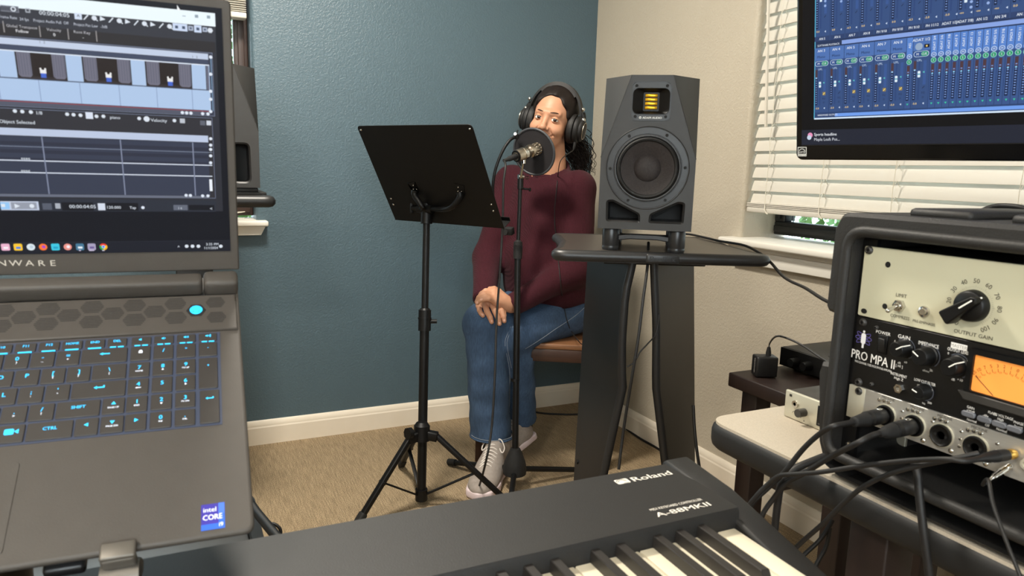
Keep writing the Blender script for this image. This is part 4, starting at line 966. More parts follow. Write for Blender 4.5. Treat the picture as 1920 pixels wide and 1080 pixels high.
# ================================================================== CABLES AROUND THE PERSON
M_CABLE = pm('black_cable', (22, 21, 21), 0.55, var=0.1, scale=60)
def cable(name, pts, r, label, n=8, res=8, m=None):
    return solo(name, MB().tube(pts, r, max(n, 8), res=res), m or M_CABLE, label, 'cable', sharp=60)
cable('microphone_cable', [tail - ax_ * 0.028, at(948, 312, 2.27), at(944, 345, 2.265), at(943, 400, 2.275), at(941, 450, 2.285), at(936, 530, 2.285), at(931, 600, 2.27), at(928, 700, 2.25), at(922, 800, 2.235), at(910, 870, 2.22), on(893, 925, 2, 0.008), on(870, 958, 2, 0.004), on(800, 985, 2, 0.004), on(700, 1030, 2, 0.004)], 0.0037, 'black microphone cable hanging down past the crossed hands to the carpet')
cable('floor_cable', [on(975, 760, 2, 0.004), on(990, 769, 2, 0.004), on(1020, 775, 2, 0.004), on(1060, 777, 2, 0.004), on(1100, 778, 2, 0.004), on(1150, 790, 2, 0.004), on(1200, 822, 2, 0.004), on(1235, 842, 2, 0.004), on(1290, 880, 2, 0.004)], 0.0045, 'black cable lying on the carpet behind the speaker stand')

# ================================================================== STUDIO MONITORS
M_CAB = pm('speaker_cabinet', (52, 51, 50), 0.5, var=0.05, scale=50, bump=0.10, bscale=900, spec=0.4)
M_CONE = pm('speaker_cone', (44, 38, 37), 0.7, var=0.45, scale=220, bump=0.4, bscale=500)
M_GOLD = pm('gold_ribbon', (236, 180, 40), 0.3, metal=0.75, var=0.1, scale=300)
M_RING = pm('dark_basket_ring', (33, 33, 34), 0.42, var=0.06, scale=50)
M_PORT = pm('port_black', (9, 9, 9), 0.7, var=0.1)
from mathutils.geometry import tessellate_polygon
def face_holes(mb, outer, holes, z):
    loops = [[Vector((p[0], p[1], 0)) for p in L] for L in [outer] + holes]
    vs = [(p.x, p.y, z) for L in loops for p in L]; fs = []
    for t in tessellate_polygon(loops):
        a, b, c = (Vector(vs[i]) for i in t); fs.append(t if (b - a).cross(c - a).z > 0 else (t[0], t[2], t[1]))
    mb.add(vs, fs)
def monitor_speaker(name, label, F, w, h, d, tall_port=False, ws=1.0):
    t = thing(name, label, 'speaker', F)
    x, xi, s_, ch = w / 2, w * 0.215, h * 0.47, 0.065
    def outline(sx):
        if tall_port: P = [(w / 2 - 0.075, 0.012), (w / 2 - 0.022, 0.012), (w / 2 - 0.024, 0.128), (w / 2 - 0.075, 0.128)]; rr = 0.018
        else: P = [(0.0085, 0.0155), (0.0855, 0.0155), (0.0865, 0.0640), (0.0700, 0.0650), (0.0100, 0.0360)]; rr = [0.006, 0.008, 0.008, 0.010, 0.012]
        Q = rpoly(P, rr, 5); return Q if sx > 0 else [(-a, b) for a, b in Q][::-1]
    holes = [outline(-1), outline(1), [(ws * 0.0672 * math.cos(2 * PI * k / 64), h * (0.407 if not tall_port else 0.50) + ws * 0.0672 * math.sin(2 * PI * k / 64)) for k in range(64)], [(a, b + h * 0.835) for a, b in rrect(0.078, 0.054, 0.012, 5)]]
    V = [(-x, 0, 0), (x, 0, 0), (x, s_, 0), (xi, h, 0), (-xi, h, 0), (-x, s_, 0), (x, h, -ch), (-x, h, -ch), (-x, 0, -d), (x, 0, -d), (x, h, -d), (-x, h, -d)]
    cab = MB(); face_holes(cab, [(p[0], p[1]) for p in V[:6]], holes, 0.0); cab.add(V, [(2, 6, 3), (5, 4, 7), (3, 6, 10, 11, 7, 4), (1, 9, 10, 6, 2), (0, 5, 7, 11, 8), (0, 8, 9, 1), (8, 11, 10, 9)])
    part('cabinet', cab, M_CAB, t)
    part('baffle_edge', MB().tube([(-x, s_, -0.0005), (-xi, h, -0.0005)], 0.0012, 6).tube([(x, s_, -0.0005), (xi, h, -0.0005)], 0.0012, 6), M_CAB, t)
    cy = h * (0.407 if not tall_port else 0.50)
    wf = part('woofer_ring', MB().lathe([(0.0905, 0.0), (0.0905, 0.0012), (0.0895, 0.0018), (0.0882, 0.0012), (0.0882, 0.0004), (0.0872, 0.0004), (0.0868, 0.0016), (0.0745, 0.0018), (0.0738, 0.0006), (0.0728, 0.0006), (0.0722, 0.0030), (0.0700, 0.0040), (0.0680, 0.0032), (0.0672, 0.0), (0.0672, -0.004)], 64, cap=False, M=T(0, cy, 0) @ Matrix.Scale(ws, 4)), M_RING, t)
    part('surround', MB().lathe([(0.0672, -0.001), (0.0660, 0.0040), (0.0632, 0.0062), (0.0600, 0.0048), (0.0580, -0.001)], 64, cap=False, M=T(0, cy, 0) @ Matrix.Scale(ws, 4)), M_RUB, wf)
    part('cone', MB().lathe([(0.0585, -0.001), (0.0560, -0.002), (0.0420, -0.010), (0.0290, -0.0165)], 64, cap=False, M=T(0, cy, 0) @ Matrix.Scale(ws, 4)), M_CONE, wf)
    part('dust_cap', MB().lathe([(0.0298, -0.0165), (0.0285, -0.0140), (0.0200, -0.0085), (0.0100, -0.0058), (0.0, -0.0050)], 48, M=T(0, cy, 0) @ Matrix.Scale(ws, 4)), M_CONE, wf)
    for k in range(6):
        a = math.radians(60 * k + 2); part('screw', MB().lathe([(0.0, 0.0012), (0.0018, 0.0012), (0.0018, 0.0020), (0.0034, 0.0020), (0.0036, 0.0)], 12, M=T(ws * 0.0808 * math.cos(a), cy + ws * 0.0808 * math.sin(a), 0.0010)), M_PORT, wf)
    ty = h * 0.835; pl = part('tweeter_plate', MB().ring_prism(rrect(0.084, 0.083, 0.010, 5), rrect(0.0815, 0.0805, 0.009, 5), 0, 0.0022, M=T(0, ty, 0)).ring_prism(rrect(0.0815, 0.0805, 0.012, 5), rrect(0.0785, 0.0545, 0.012, 5), 0, 0.0009, M=T(0, ty, 0)), M_RING, t)
    op = rrect(0.078, 0.054, 0.012, 5); ip = rrect(0.034, 0.040, 0.003, 5); n = len(op); wg = MB()
    wg.add([(a, b + ty, 0.0020) for a, b in op] + [(a, b + ty, -0.012) for a, b in ip], [(i, (i + 1) % n, n + (i + 1) % n, n + i) for i in range(n)], True); wg.ring_prism(rrect(0.080, 0.056, 0.013, 5), op, 0.0006, 0.0030, M=T(0, ty, 0)); wg.poly([(a, b + ty) for a, b in ip], None, -0.012)
    part('waveguide', wg, M_SATIN, pl)
    for k in range(4):
        part('ribbon', MB().box((0, ty - 0.0128 + 0.0086 * k, -0.0105), (0.0265, 0.0066, 0.0016), 0.0006, 1), M_GOLD, pl)
    for a, b in ((-1, -1), (-1, 1), (1, -1), (1, 1)): part('screw', MB().lathe([(0.0, 0.0012), (0.0016, 0.0012), (0.0016, 0.0020), (0.0032, 0.0020), (0.0034, 0.0)], 12, M=T(a * 0.0325, ty + b * 0.0325, 0.0008)), M_PORT, pl)
    tx = MB(); tx.text('ADAM AUDIO', 0.004, ty - 0.0350, 0.0046, (226, 224, 218), 0.0012, bold=0.02); tx.arc(-0.0215, ty - 0.0350, 0.0022, 0.001, 0, 360, (226, 224, 218), 0.0012, 12); tx.disc(-0.0215, ty - 0.0345, 0.0008, (226, 224, 218), 0.0012)
    part('brand_lettering', tx, M_PRINT, pl, label='small white ADAM AUDIO lettering')
    for Pr in holes[:2]:
        In = inset(Pr, 0.006); n = len(Pr); ps = MB()
        R3 = [[(a, b, 0.0004) for a, b in Pr], [(a, b, -0.004) for a, b in inset(Pr, 0.0045)], [(a, b, -0.070) for a, b in inset(Pr, 0.006)]]
        for A, B in zip(R3[:-1], R3[1:]): ps.add(A + B, [(i, (i + 1) % n, n + (i + 1) % n, n + i) for i in range(n)], True)
        po = part('bass_port', ps, M_RING, t); part('port_throat', MB().poly(In, None, -0.068), M_PORT, po)
    return t
sc_ = at(1207, 432, 1.570); ya = math.radians(36.3)
SF = frame((sc_.x, sc_.y, 0.967), (math.cos(ya), -math.sin(ya), 0), (0, 0, 1))
monitor_speaker('studio_monitor', 'charcoal studio monitor with gold ribbon tweeter on the near speaker stand', SF, 0.2055, 0.334, 0.27)
# isolation feet under the monitor
iso = thing('isolation_stand', 'low black isolation stand with round feet under the near monitor', 'stand', SF @ T(0, -0.050, 0))
M_ISO = pm('isolation_plastic', (38, 38, 39), 0.32, var=0.06)
for sx in (-1, 1):
    for zz in (-0.028, -0.205):
        part('foot', MB().lathe([(0.0, 0.0), (0.018, 0.0), (0.0195, 0.004), (0.0195, 0.008), (0.0188, 0.010), (0.0195, 0.012), (0.0195, 0.044), (0.018, 0.0495), (0.0, 0.0495)], 28, M=T(sx * 0.0735, 0, zz) @ RX(-90)), M_ISO, iso)
    part('side_rail', MB().bar((sx * 0.0735, 0.022, -0.04), (sx * 0.0735, 0.022, -0.195), 0.012, 0.012, b=0.002), M_ISO, iso)
part('front_rail', MB().prism([(-0.06, 0.034), (-0.03, 0.038), (0.03, 0.038), (0.06, 0.034), (0.06, 0.022), (0.03, 0.026), (-0.03, 0.026), (-0.06, 0.022)], -0.036, -0.022, 0.002), M_ISO, iso)
part('back_rail', MB().bar((-0.06, 0.018, -0.205), (0.06, 0.018, -0.205), 0.012, 0.012, b=0.002), M_ISO, iso)

# ---- speaker stands
M_TOP = pm('brown_black_laminate', (56, 51, 47), 0.34, var=0.10, scale=26, bump=0.10, bscale=500, spec=0.55)
M_BOARD = pm('espresso_board', (18, 17, 16), 0.42, var=0.12, scale=14, spec=0.45)
def board_top(W, D, th, t, z):
    """desktop with a concave curve at both sides and a rubber edge"""
    P = [(-W / 2, -D / 2), (W / 2, -D / 2), (W / 2 - 0.02, -D * 0.32), (W / 2 - 0.035, 0), (W / 2 - 0.03, D * 0.35), (W / 2 - 0.02, D / 2), (-W / 2 + 0.02, D / 2), (-W / 2 + 0.03, D * 0.35), (-W / 2 + 0.035, 0), (-W / 2 + 0.02, -D * 0.32)]
    P = rpoly(P, [0.028, 0.028, 0.03, 0.1, 0.1, 0.03, 0.03, 0.1, 0.1, 0.03], 6)
    part('top', MB().prism(P, z - th, z, 0.0, M=I4).prism(inset(P, 0.004), z - 0.001, z + 0.0006), M_TOP, t)
    part('edge_moulding', MB().tube([(a, b, z - th / 2 + 0.0005) for a, b in inset(P, 0.004)], th * 0.56, 10, closed=True), M_RING, t)
SX = Vector((0.8971, -0.4418, 0)); SY = Vector((0.4418, 0.8971, 0))
STF = frame((-0.648, -1.335, 0), SX, SY)
ss = thing('speaker_stand', 'black speaker stand of two splayed boards under the near monitor', 'speaker stand', STF)
board_top(0.490, 0.440, 0.0235, ss, 0.9165)
lg_ = MB(); lg_.box((0, -0.2275, 0.9050), (0.074, 0.008, 0.021), 0.004)
lo = part('badge', lg_, M_RING, ss); tx = MB(); tx.at(Matrix(((1, 0, 0, 0), (0, 0, -1, -0.2318), (0, 1, 0, 0.9050), (0, 0, 0, 1)))).text('ProRak', 0, 0, 0.012, (22, 21, 21), 0, bold=0.03, wx=1.15); part('badge_lettering', tx, M_PRINT, lo)
def board(front, rear, yf, yr, nm):
    """front / rear: outline pixels down each edge; the board leans back from the front edge to the rear edge"""
    A = [onf(x, y, STF, 1, yf) for x, y in front]; B = [onf(x, y, STF, 1, yr) for x, y in rear]
    for E in (A, B):
        k = (E[-1].z - 0.02) / (E[-2].z - E[-1].z); E.append(E[-1] + (E[-1] - E[-2]) * k)
    m = max(len(A), len(B)); Ar = [A[0].lerp(A[0], 0)]
    def res(E):
        zs = [e.z for e in E][::-1]; xs = [e.x for e in E][::-1]
        return lambda z: float(np.interp(z, zs, xs))
    fa, fb = res(A), res(B); zs = list(np.linspace(0.02, 0.893, 26))
    mb = MB(); vs = []
    for z in zs:
        a = Vector((fa(z), yf, z)); b = Vector((fb(z), yr, z)); nn = Vector((b.y - a.y, a.x - b.x, 0)).normalized() * 0.009
        vs += [a - nn, a + nn, b + nn, b - nn]
    k = len(zs); fs = []
    for i in range(k - 1):
        for j in range(4): fs.append((4 * i + j, 4 * i + (j + 1) % 4, 4 * i + 4 + (j + 1) % 4, 4 * i + 4 + j))
    fs += [(0, 1, 2, 3), (4 * k - 1, 4 * k - 2, 4 * k - 3, 4 * k - 4)]
    mb.add(vs, fs); o = part('side_board', mb, M_BOARD, ss, sharp=30)
    part('edge_moulding', MB().tube([(fa(z), yf, z) for z in zs], 0.0105, 10), M_RING, o)
    for z in (0.16, 0.30):
        a = Vector((fa(z), yf, z)); b = Vector((fb(z), yr, z)); c = a.lerp(b, 0.86); nn = Vector((b.y - a.y, a.x - b.x, 0)).normalized() * 0.009
        if (STF @ (c + nn) - CAM).length > (STF @ (c - nn) - CAM).length: nn = -nn
        part('bolt', MB().cyl(c + nn * 0.9, c + nn * 1.35, 0.006, n=12), M_SATIN, o)
board([(1187, 489), (1172, 551), (1166, 640), (1166, 706), (1168, 724), (1133, 884)], [(1107, 489), (1081, 907)], -0.135, 0.09, 'l')
board([(1226, 489), (1231, 609), (1230, 724), (1249, 884)], [(1295, 489), (1297, 862)], -0.135, 0.09, 'r')
part('base_plate', MB().prism(rrect(0.42, 0.40, 0.03, 5), 0.0, 0.024, 0.006, M=T(0, -0.01, 0)), M_BOARD, ss)
part('top_bracket', MB().box((0, -0.02, 0.886), (0.24, 0.24, 0.014), 0.003), M_SATIN, ss)
# cables of the stand
cable('speaker_cable', [at(1216, 455, 1.66), at(1214, 500, 1.58), at(1206, 560, 1.56), at(1196, 640, 1.56), at(1186, 700, 1.57), at(1170, 800, 1.60), at(1160, 880, 1.60)], 0.0034, 'black cable hanging between the two boards of the near speaker stand')
cable('thin_cable', [at(1236, 590, 1.63), at(1230, 625, 1.63), at(1214, 645, 1.62), at(1200, 660, 1.62), at(1190, 678, 1.62), at(1176, 688, 1.62)], 0.0017, 'thin looping cable between the boards of the near speaker stand', n=6)
cable('hanging_cable', [at(1300, 760, 1.66), at(1302, 800, 1.64), at(1306, 840, 1.63), at(1312, 880, 1.63), at(1320, 930, 1.64)], 0.0036, 'black cable hanging along the right board of the near speaker stand')
cable('monitor_power_cable', [on(1252, 438, 2, 0.925), on(1290, 439, 2, 0.922), on(1320, 445, 2, 0.922), on(1350, 452, 2, 0.922), on(1395, 460, 2, 0.924), at(1425, 475, 1.62), at(1445, 492, 1.58), at(1465, 515, 1.52), at(1482, 527, 1.45), at(1510, 540, 1.34), at(1545, 562, 1.22), at(1600, 590, 1.10), at(1640, 640, 1.05)], 0.0032, 'black cable crossing the stand top and drooping toward the rack case')

# ---- far monitor and its stand beside the blue-wall window
lc_ = at(413, 352, 2.0); ya2 = math.radians(0.5)
FF = frame((lc_.x, lc_.y, 1.020), (math.cos(ya2), -math.sin(ya2), 0), (0, 0, 1))
monitor_speaker('studio_monitor', 'dark studio monitor half hidden behind the laptop screen', FF, 0.215, 0.342, 0.27, True, 0.36)
lt_ = at(420, 372, 1.98)
S2F = frame((lt_.x - 0.012, lt_.y + 0.12, 0), (math.cos(ya2), -math.sin(ya2), 0), (math.sin(ya2), math.cos(ya2), 0))
s2 = thing('speaker_stand', 'black speaker stand behind the laptop carrying the far monitor', 'speaker stand', S2F)
board_top(0.29, 0.30, 0.030, s2, 0.998)
part('post', MB().box((-0.07, 0, 0.50), (0.10, 0.04, 0.94), 0.004), M_BOARD, s2); part('base_plate', MB().prism(rrect(0.24, 0.26, 0.03, 5), 0.0, 0.024, 0.006, M=T(-0.13, 0.05, 0)), M_BOARD, s2)
i2 = thing('isolation_pad', 'flat black isolation pad under the far monitor', 'pad', FF @ T(0, -0.022, 0))
part('foot_plate', MB().box((0.01, 0.0045, -0.13), (0.230, 0.009, 0.25), 0.002), M_RUB, i2); part('rubber_pad', MB().box((0, 0.0150, -0.13), (0.205, 0.0135, 0.24), 0.003), M_ISO, i2)
# ================================================================== LAMINATE TABLE, RACK CASE, MONITOR
M_LAMI = pm('speckled_laminate', (184, 173, 156), 0.45, var=0.14, scale=420, bump=0.05, bscale=400)
M_EDGE = pm('black_edge_band', (20, 20, 20), 0.6, var=0.06, scale=60, bump=0.1, bscale=600)
M_WOOD = pm('dark_cherry_wood', (30, 17, 13), 0.5, var=0.35, scale=1.0, stretch=(60, 60, 5), spec=0.5)
TZ = 0.705; TXF = -0.968; TYF = -1.952
tb = thing('laminate_table', 'speckled cream laminate table with a thick black rounded edge', 'table', T(-0.70, -2.40, 0))
P = [(p[0] + 0.70, p[1] + 2.40) for p in rpoly([(TXF, -2.95), (-0.42, -2.95), (-0.42, TYF), (TXF, TYF)], [0.05, 0.05, 0.05, 0.045], 8)]
part('edge_band', MB().prism(P, TZ - 0.045, TZ - 0.0005, 0.014, 3), M_EDGE, tb)
part('table_top', MB().prism(inset(P, 0.0055), TZ - 0.03, TZ + 0.0004), M_LAMI, tb)
for (x, y) in ((-0.915, -2.245), (-0.50, -2.03), (-0.905, -2.85), (-0.50, -2.85)):
    part('leg', MB().box((x + 0.70, y + 2.40, (TZ - 0.04) / 2), (0.055, 0.055, TZ - 0.042), 0.003), M_WOOD, tb)
for y in (-2.03, -2.85): part('apron', MB().box((0, y + 2.40, TZ - 0.075), (0.36, 0.02, 0.06)), M_WOOD, tb)
# dark side table behind it
DZ = 0.655; dc = on(1372, 700, 2, DZ)
dt = thing('side_table', 'dark cherry wooden side table behind the laminate table', 'table', T(-0.36, -1.78, 0))
x0, x1, y1, y0 = dc.x, -0.06, dc.y + 0.01, -1.945
part('table_top', MB().box(((x0 + x1) / 2 + 0.36, (y0 + y1) / 2 + 1.78, DZ - 0.016), (x1 - x0, y1 - y0, 0.032), 0.003), M_WOOD, dt)
lq = on(1406, 748, 2, DZ - 0.03)
for x, y in ((x0 + 0.045, y1 - 0.045), (x1 - 0.04, y1 - 0.045), (x0 + 0.045, y0 + 0.035), (x1 - 0.04, y0 + 0.035)):
    part('leg', MB().box((x + 0.36, y + 1.78, (DZ - 0.032) / 2), (0.045, 0.045, DZ - 0.034), 0.003), M_WOOD, dt)
# devices on the side table and the table
M_DEV = pm('black_device_metal', (52, 50, 48), 0.45, var=0.08, scale=50)
dv = thing('black_audio_box', 'flat black audio box on the dark side table', 'audio device', T(-0.244, -1.735, DZ))
part('case', MB().box((-0.02, 0.005, 0.028), (0.40, 0.19, 0.044), 0.002), M_DEV, dv)
part('front_plate', MB().box((-0.222, 0.005, 0.028), (0.006, 0.19, 0.042), 0.001), M_SATIN, dv)
for y in (0.05, 0.015): part('knob', MB().cyl((-0.224, y, 0.026), (-0.246, y, 0.026), 0.011, 0.009, n=16), M_SATIN, dv)
for x, y in ((-0.19, 0.08), (0.15, 0.08), (-0.19, -0.07), (0.15, -0.07)): part('foot', MB().cyl((x, y, 0), (x, y, 0.007), 0.009, n=12), M_RUB, dv)
pa = on(1432, 705, 2, DZ); 
ad = thing('power_adapter', 'small black power adapter standing on the dark side table', 'adapter', T(pa.x, pa.y + 0.0, DZ) @ RZ(-24))
part('body', MB().box((0, 0, 0.024), (0.048, 0.034, 0.046), 0.004), M_BLACK, ad)
part('strain_relief', MB().tube([(0.006, 0.0, 0.046), (0.006, 0, 0.055), (0.006, 0, 0.066)], [0.006, 0.0055, 0.0035], 10), M_RUB, ad)
tx = MB(); tx.at(T(0, 0, 0) @ Matrix(((0, 0, -1, -0.0242), (-1, 0, 0, 0), (0, 1, 0, 0.026), (0, 0, 0, 1)))).text('SENNHEISER', 0.004, 0.0, 0.0042, (190, 188, 182), 0, rot=90); part('print', tx, M_PRINT, ad)
part('prong', MB().box((0.0, 0.019, 0.026), (0.0015, 0.012, 0.006)).box((0.0, 0.019, 0.014), (0.0015, 0.012, 0.006)), M_CHROME, ad, kind='stuff')
wq = ad.matrix_world @ Vector((0.006, 0, 0.066)); zz = at(1475, 640, (wq - CAM).dot(ROT.col[2]))
cable('adapter_cable', [wq, wq + Vector((0.002, 0, 0.010)), at(1455, 631, 1.185), at(1475, 634, 1.17), at(1505, 648, 1.14), at(1535, 668, 1.10), at(1570, 690, 1.06), at(1600, 715, 1.03)], 0.0017, 'thin cable arching from the power adapter to the rack case', n=6)
rq = onf(1472, 780, I4, 2, TZ)
M_SILV = pm('champagne_aluminium', (198, 194, 176), 0.35, metal=0.35, var=0.04, scale=60)
wr_ = thing('wireless_receiver', 'pale half-rack receiver with a black display behind the rack case', 'receiver', T(rq.x, rq.y, TZ))
part('case', MB().box((0.072, -0.105, 0.0235), (0.14, 0.21, 0.043), 0.002), M_DEV, wr_)
part('front_plate', MB().box((0.0, -0.105, 0.0235), (0.006, 0.212, 0.045), 0.002), M_SILV, wr_)
part('headphone_jack', MB().lathe([(0.0, 0.0), (0.0028, 0.0), (0.0028, 0.003), (0.0058, 0.003), (0.0058, 0.0)], 16, M=T(-0.003, -0.022, 0.028) @ RY(-90)), M_CHROME, wr_)
part('volume_knob', MB().cyl((-0.003, -0.040, 0.020), (-0.018, -0.040, 0.020), 0.0066, n=18), M_DEV, wr_)
part('display', MB().box((-0.0032, -0.085, 0.0235), (0.0015, 0.040, 0.032), 0.0004), M_SATIN, wr_)
pr_ = MB(); pr_.at(Matrix(((0, 0, -1, -0.0033), (-1, 0, 0, 0), (0, 1, 0, 0), (0, 0, 0, 1)))); pr_.rect(0.008, 0.037, 0.013, 0.041, (30, 30, 30)); pr_.arc(0.020, 0.012, 0.003, 0.0007, 0, 180, (60, 60, 58)); pr_.disc(0.041, 0.006, 0.001, (40, 40, 40)); pr_.disc(0.034, 0.009, 0.0007, (40, 40, 40)); pr_.text('sync', 0.072, 0.012, 0.003, (120, 120, 118), 0.001)
part('print', pr_, M_PRINT, wr_)
for x, y in ((0.02, -0.02), (0.12, -0.02), (0.02, -0.19), (0.12, -0.19)): part('foot', MB().cyl((x, y, 0), (x, y, 0.003), 0.006, n=10), M_RUB, wr_)

# ---------------------------------------------------------------- rack case
RXP = -0.949                                        # panel plane
RF = frame((RXP, -2.2005, 1.0105), (0, -1, 0), (0, 0, 1))   # local x runs right along the panels, z toward the room
def RU(px, py, z=0.0): q = onf(px, py, RF, 2, z); return q.x, q.y
M_CASE = pm('moulded_black_plastic', (38, 37, 36), 0.55, var=0.06, scale=60, bump=0.35, bscale=420, spec=0.4)
rc = thing('rack_case', 'moulded black plastic rack case on the laminate table', 'rack case', RF)
FZ = 0.016
def OU(px, py): return RU(px, py, FZ)
RB = TZ + 0.004 - 1.0105; RT = 1.050 - 1.0105; RW_ = 0.483
Lp = [OU(1577, 398), OU(1561, 430), OU(1545, 573), OU(1549, 583), OU(1562, 588), OU(1569, 603), OU(1567, 672), OU(1560, 682), OU(1537, 678), OU(1531, 700), OU(1531, 826), OU(1541, 858), OU(1562, 880)]
left = [(min(x, -0.02), y) for x, y in Lp]
bot = left[-1][1] - 0.012; left.append((left[-1][0] + 0.028, max(RB, bot)))
right = [(RW_ - x, y) for x, y in left][::-1]
topL = [(left[0][0] + 0.020, RT)]; topR = [(RW_ - topL[0][0], RT)]
outer = topL + left + right + topR                                     # counter-clockwise
nl = len(left); outer = rpoly(outer, [0.022, 0.022] + [0.004] * (nl - 3) + [0.012, 0.006] + [0.006, 0.012] + [0.004] * (nl - 3) + [0.022, 0.022], 4)
inner = rpoly([(-0.006, 0.011), (-0.006, -0.278), (RW_ + 0.006, -0.278), (RW_ + 0.006, 0.011)], 0.008, 4)
sh = MB()
def shell(outer, inner, z0, z1, zi):
    fo = inset(outer, 0.005); face_holes(sh, fo, [inner], z1)
    n = len(outer); sh.add([(a, b, z1) for a, b in fo] + [(a, b, z1 - 0.006) for a, b in outer], [(i, n + i, n + (i + 1) % n, (i + 1) % n) for i in range(n)], True)
    sh.add([(a, b, z1 - 0.006) for a, b in outer] + [(a, b, z0) for a, b in outer], [(i, n + i, n + (i + 1) % n, (i + 1) % n) for i in range(n)], False); sh.poly(outer[::-1], None, z0)
    n = len(inner); sh.add([(a, b, z1) for a, b in inner] + [(a, b, zi) for a, b in inner], [(i, (i + 1) % n, n + (i + 1) % n, n + i) for i in range(n)], False); sh.poly(inner, None, zi)
shell(outer, inner, -0.40, FZ, -0.30)
part('shell', sh, M_CASE, rc, sharp=40)
rimp = rpoly([(-0.014, 0.018), (-0.014, -0.272), (RW_ + 0.014, -0.272), (RW_ + 0.014, 0.018)], 0.026, 7)
part('front_rim', MB().tube([(a, b, FZ - 0.001) for a, b in rimp], 0.0070, 10, closed=True), M_CASE, rc)
for x in (0.075, 0.19, 0.305, 0.42): part('top_rib', MB().box((x, RT + 0.003, -0.19), (0.075, 0.012, 0.34), 0.005), M_CASE, rc)
for s_ in (0, 1): part('latch_recess', MB().box((-0.055 if s_ == 0 else RW_ + 0.055, -0.118, -0.10), (0.02, 0.07, 0.05), 0.003), M_SATIN, rc)
for s_ in (-0.004, RW_ + 0.004): part('rack_rail', MB().box((s_ + (0.008 if s_ < 0.1 else -0.008), -0.134, -0.006), (0.020, 0.284, 0.006)), M_SATIN, rc)
part('rail_screw', MB().lathe([(0, .003), (.003, .0025), (.0042, 0)], 12, M=T(0.006, -0.258, -0.002)), M_CHROME, rc)
for x in (0.02, RW_ - 0.02):
    for z in (-0.05, -0.35): part('foot', MB().box((x, RB - 0.0018, z), (0.04, 0.0042, 0.05), 0.001), M_RUB, rc)

U1 = 0.0443
def unit(name, label, ytop, n, mat, zf=0.0015):
    t = thing(name, label, 'rack unit', RF)
    part('front_panel', MB().prism([(p[0] + RW_ / 2, p[1] + ytop - n * U1 / 2) for p in rrect(RW_ - 0.001, n * U1 - 0.0010, 0.0025, 3)], -0.002, 0.0015, 0.0006, 1), mat, t)
    part('chassis', MB().box((RW_ / 2, ytop - n * U1 / 2, -0.11), (0.43, n * U1 - 0.004, 0.215)), M_DEV, t)
    return t
def screw(t, x, y, r=0.0052, m=None, z=0.0015):
    o = part('screw', MB().lathe([(0.0, 0.0022), (r * 0.55, 0.0034), (r * 0.85, 0.0026), (r, 0.0)], 18, M=T(x, y, z)), m or M_DEV, t)
    part('screw_slot', MB().at(T(x, y, z)).box((0, 0, 0.0030), (r * 0.9, 0.0009, 0.0012)).box((0, 0, 0.0030), (0.0009, r * 0.9, 0.0012)), M_SATIN, o)
def hole(t, x, y, r, sx=1.0): part('panel_hole', MB().lathe([(0.0, 0.0), (r, 0.0004)], 14, M=T(x, y, 0.0016), sx=sx), M_PORT, t)
def knob(t, x, y, r, h, ang, pointer=True, m=None):
    kb_ = MB(); kb_.lathe([(0.0, h), (r * 0.80, h), (r * 0.90, h - 0.0012), (r, 0.003), (r * 1.12, 0.002), (r * 1.12, 0.0), (0, 0)], 24, M=T(x, y, 0.0015))
    o = part('knob', kb_, m or M_SATIN, t)
    if pointer:
        a = math.radians(ang); c, s_ = math.cos(a), math.sin(a)
        part('pointer', MB().tube([(x + c * r * 0.1, y + s_ * r * 0.1, 0.0015 + h + 0.0003), (x + c * r * 0.84, y + s_ * r * 0.84, 0.0015 + h + 0.0002), (x + c * r * 1.03, y + s_ * r * 1.03, 0.006)], 0.0007, 5), M_LEGP, o)
    return o
M_LEGP = pm('white_pointer', (238, 236, 228), 0.4, var=0.02)
M_CREAM = pm('cream_enamel', (192, 189, 164), 0.38, var=0.02, scale=12)
M_BKPAN = pm('gloss_black_panel', (12, 12, 13), 0.32, var=0.1, scale=20)
M_ALU = pm('brushed_aluminium', (186, 183, 176), 0.35, metal=0.6, var=0.06, scale=1.0, stretch=(20, 400, 20))
BLK = (58, 56, 50)
# -- cream compressor
c1 = unit('compressor_unit', 'cream two-space compressor with large black gain knob at the top of the rack', 0.0, 2, M_CREAM)
screw(c1, *RU(1632, 469)); hole(c1, *RU(1667, 496), 0.0036); hole(c1, *RU(1661, 574), 0.0034); hole(c1, *RU(1622, 583), 0.0032, 1.35); screw(c1, RW_ - 0.008, -0.008); screw(c1, RW_ - 0.008, -0.080)
tg = RU(1689, 573)
sw = part('toggle_switch', MB().lathe([(0.0, 0.0035), (0.0045, 0.0035), (0.0048, 0.0045), (0.0072, 0.0042), (0.0078, 0.0)], 6, M=T(tg[0], tg[1], 0.0015)).lathe([(0.0, 0.0075), (0.0034, 0.0075), (0.0042, 0.006), (0.0042, 0.0035)], 18, M=T(tg[0], tg[1], 0.0015)), M_CHROME, c1)
part('lever', MB().tube([(tg[0], tg[1], 0.008), (tg[0] - 0.0012, tg[1] - 0.005, 0.020)], [0.0016, 0.0028], 10).ell((tg[0] - 0.0012, tg[1] - 0.005, 0.020), 0.0028, 10, 8), M_CHROME, sw)
pe = RU(1735, 584); part('trim_pot', MB().lathe([(0.0, 0.0045), (0.0036, 0.0045), (0.0042, 0.003), (0.0062, 0.0025), (0.0066, 0.0)], 20, M=T(pe[0], pe[1], 0.0015)), M_CHROME, c1)
kc = RU(1827, 573); kx, ky = kc[0], kc[1]
ck = part('gain_knob', MB().lathe([(0.0, 0.011), (0.0145, 0.011), (0.0165, 0.009), (0.0175, 0.002), (0.0175, 0.0)], 36, M=T(kx, ky, 0.0015)), M_SATIN, c1)
an = 40.0
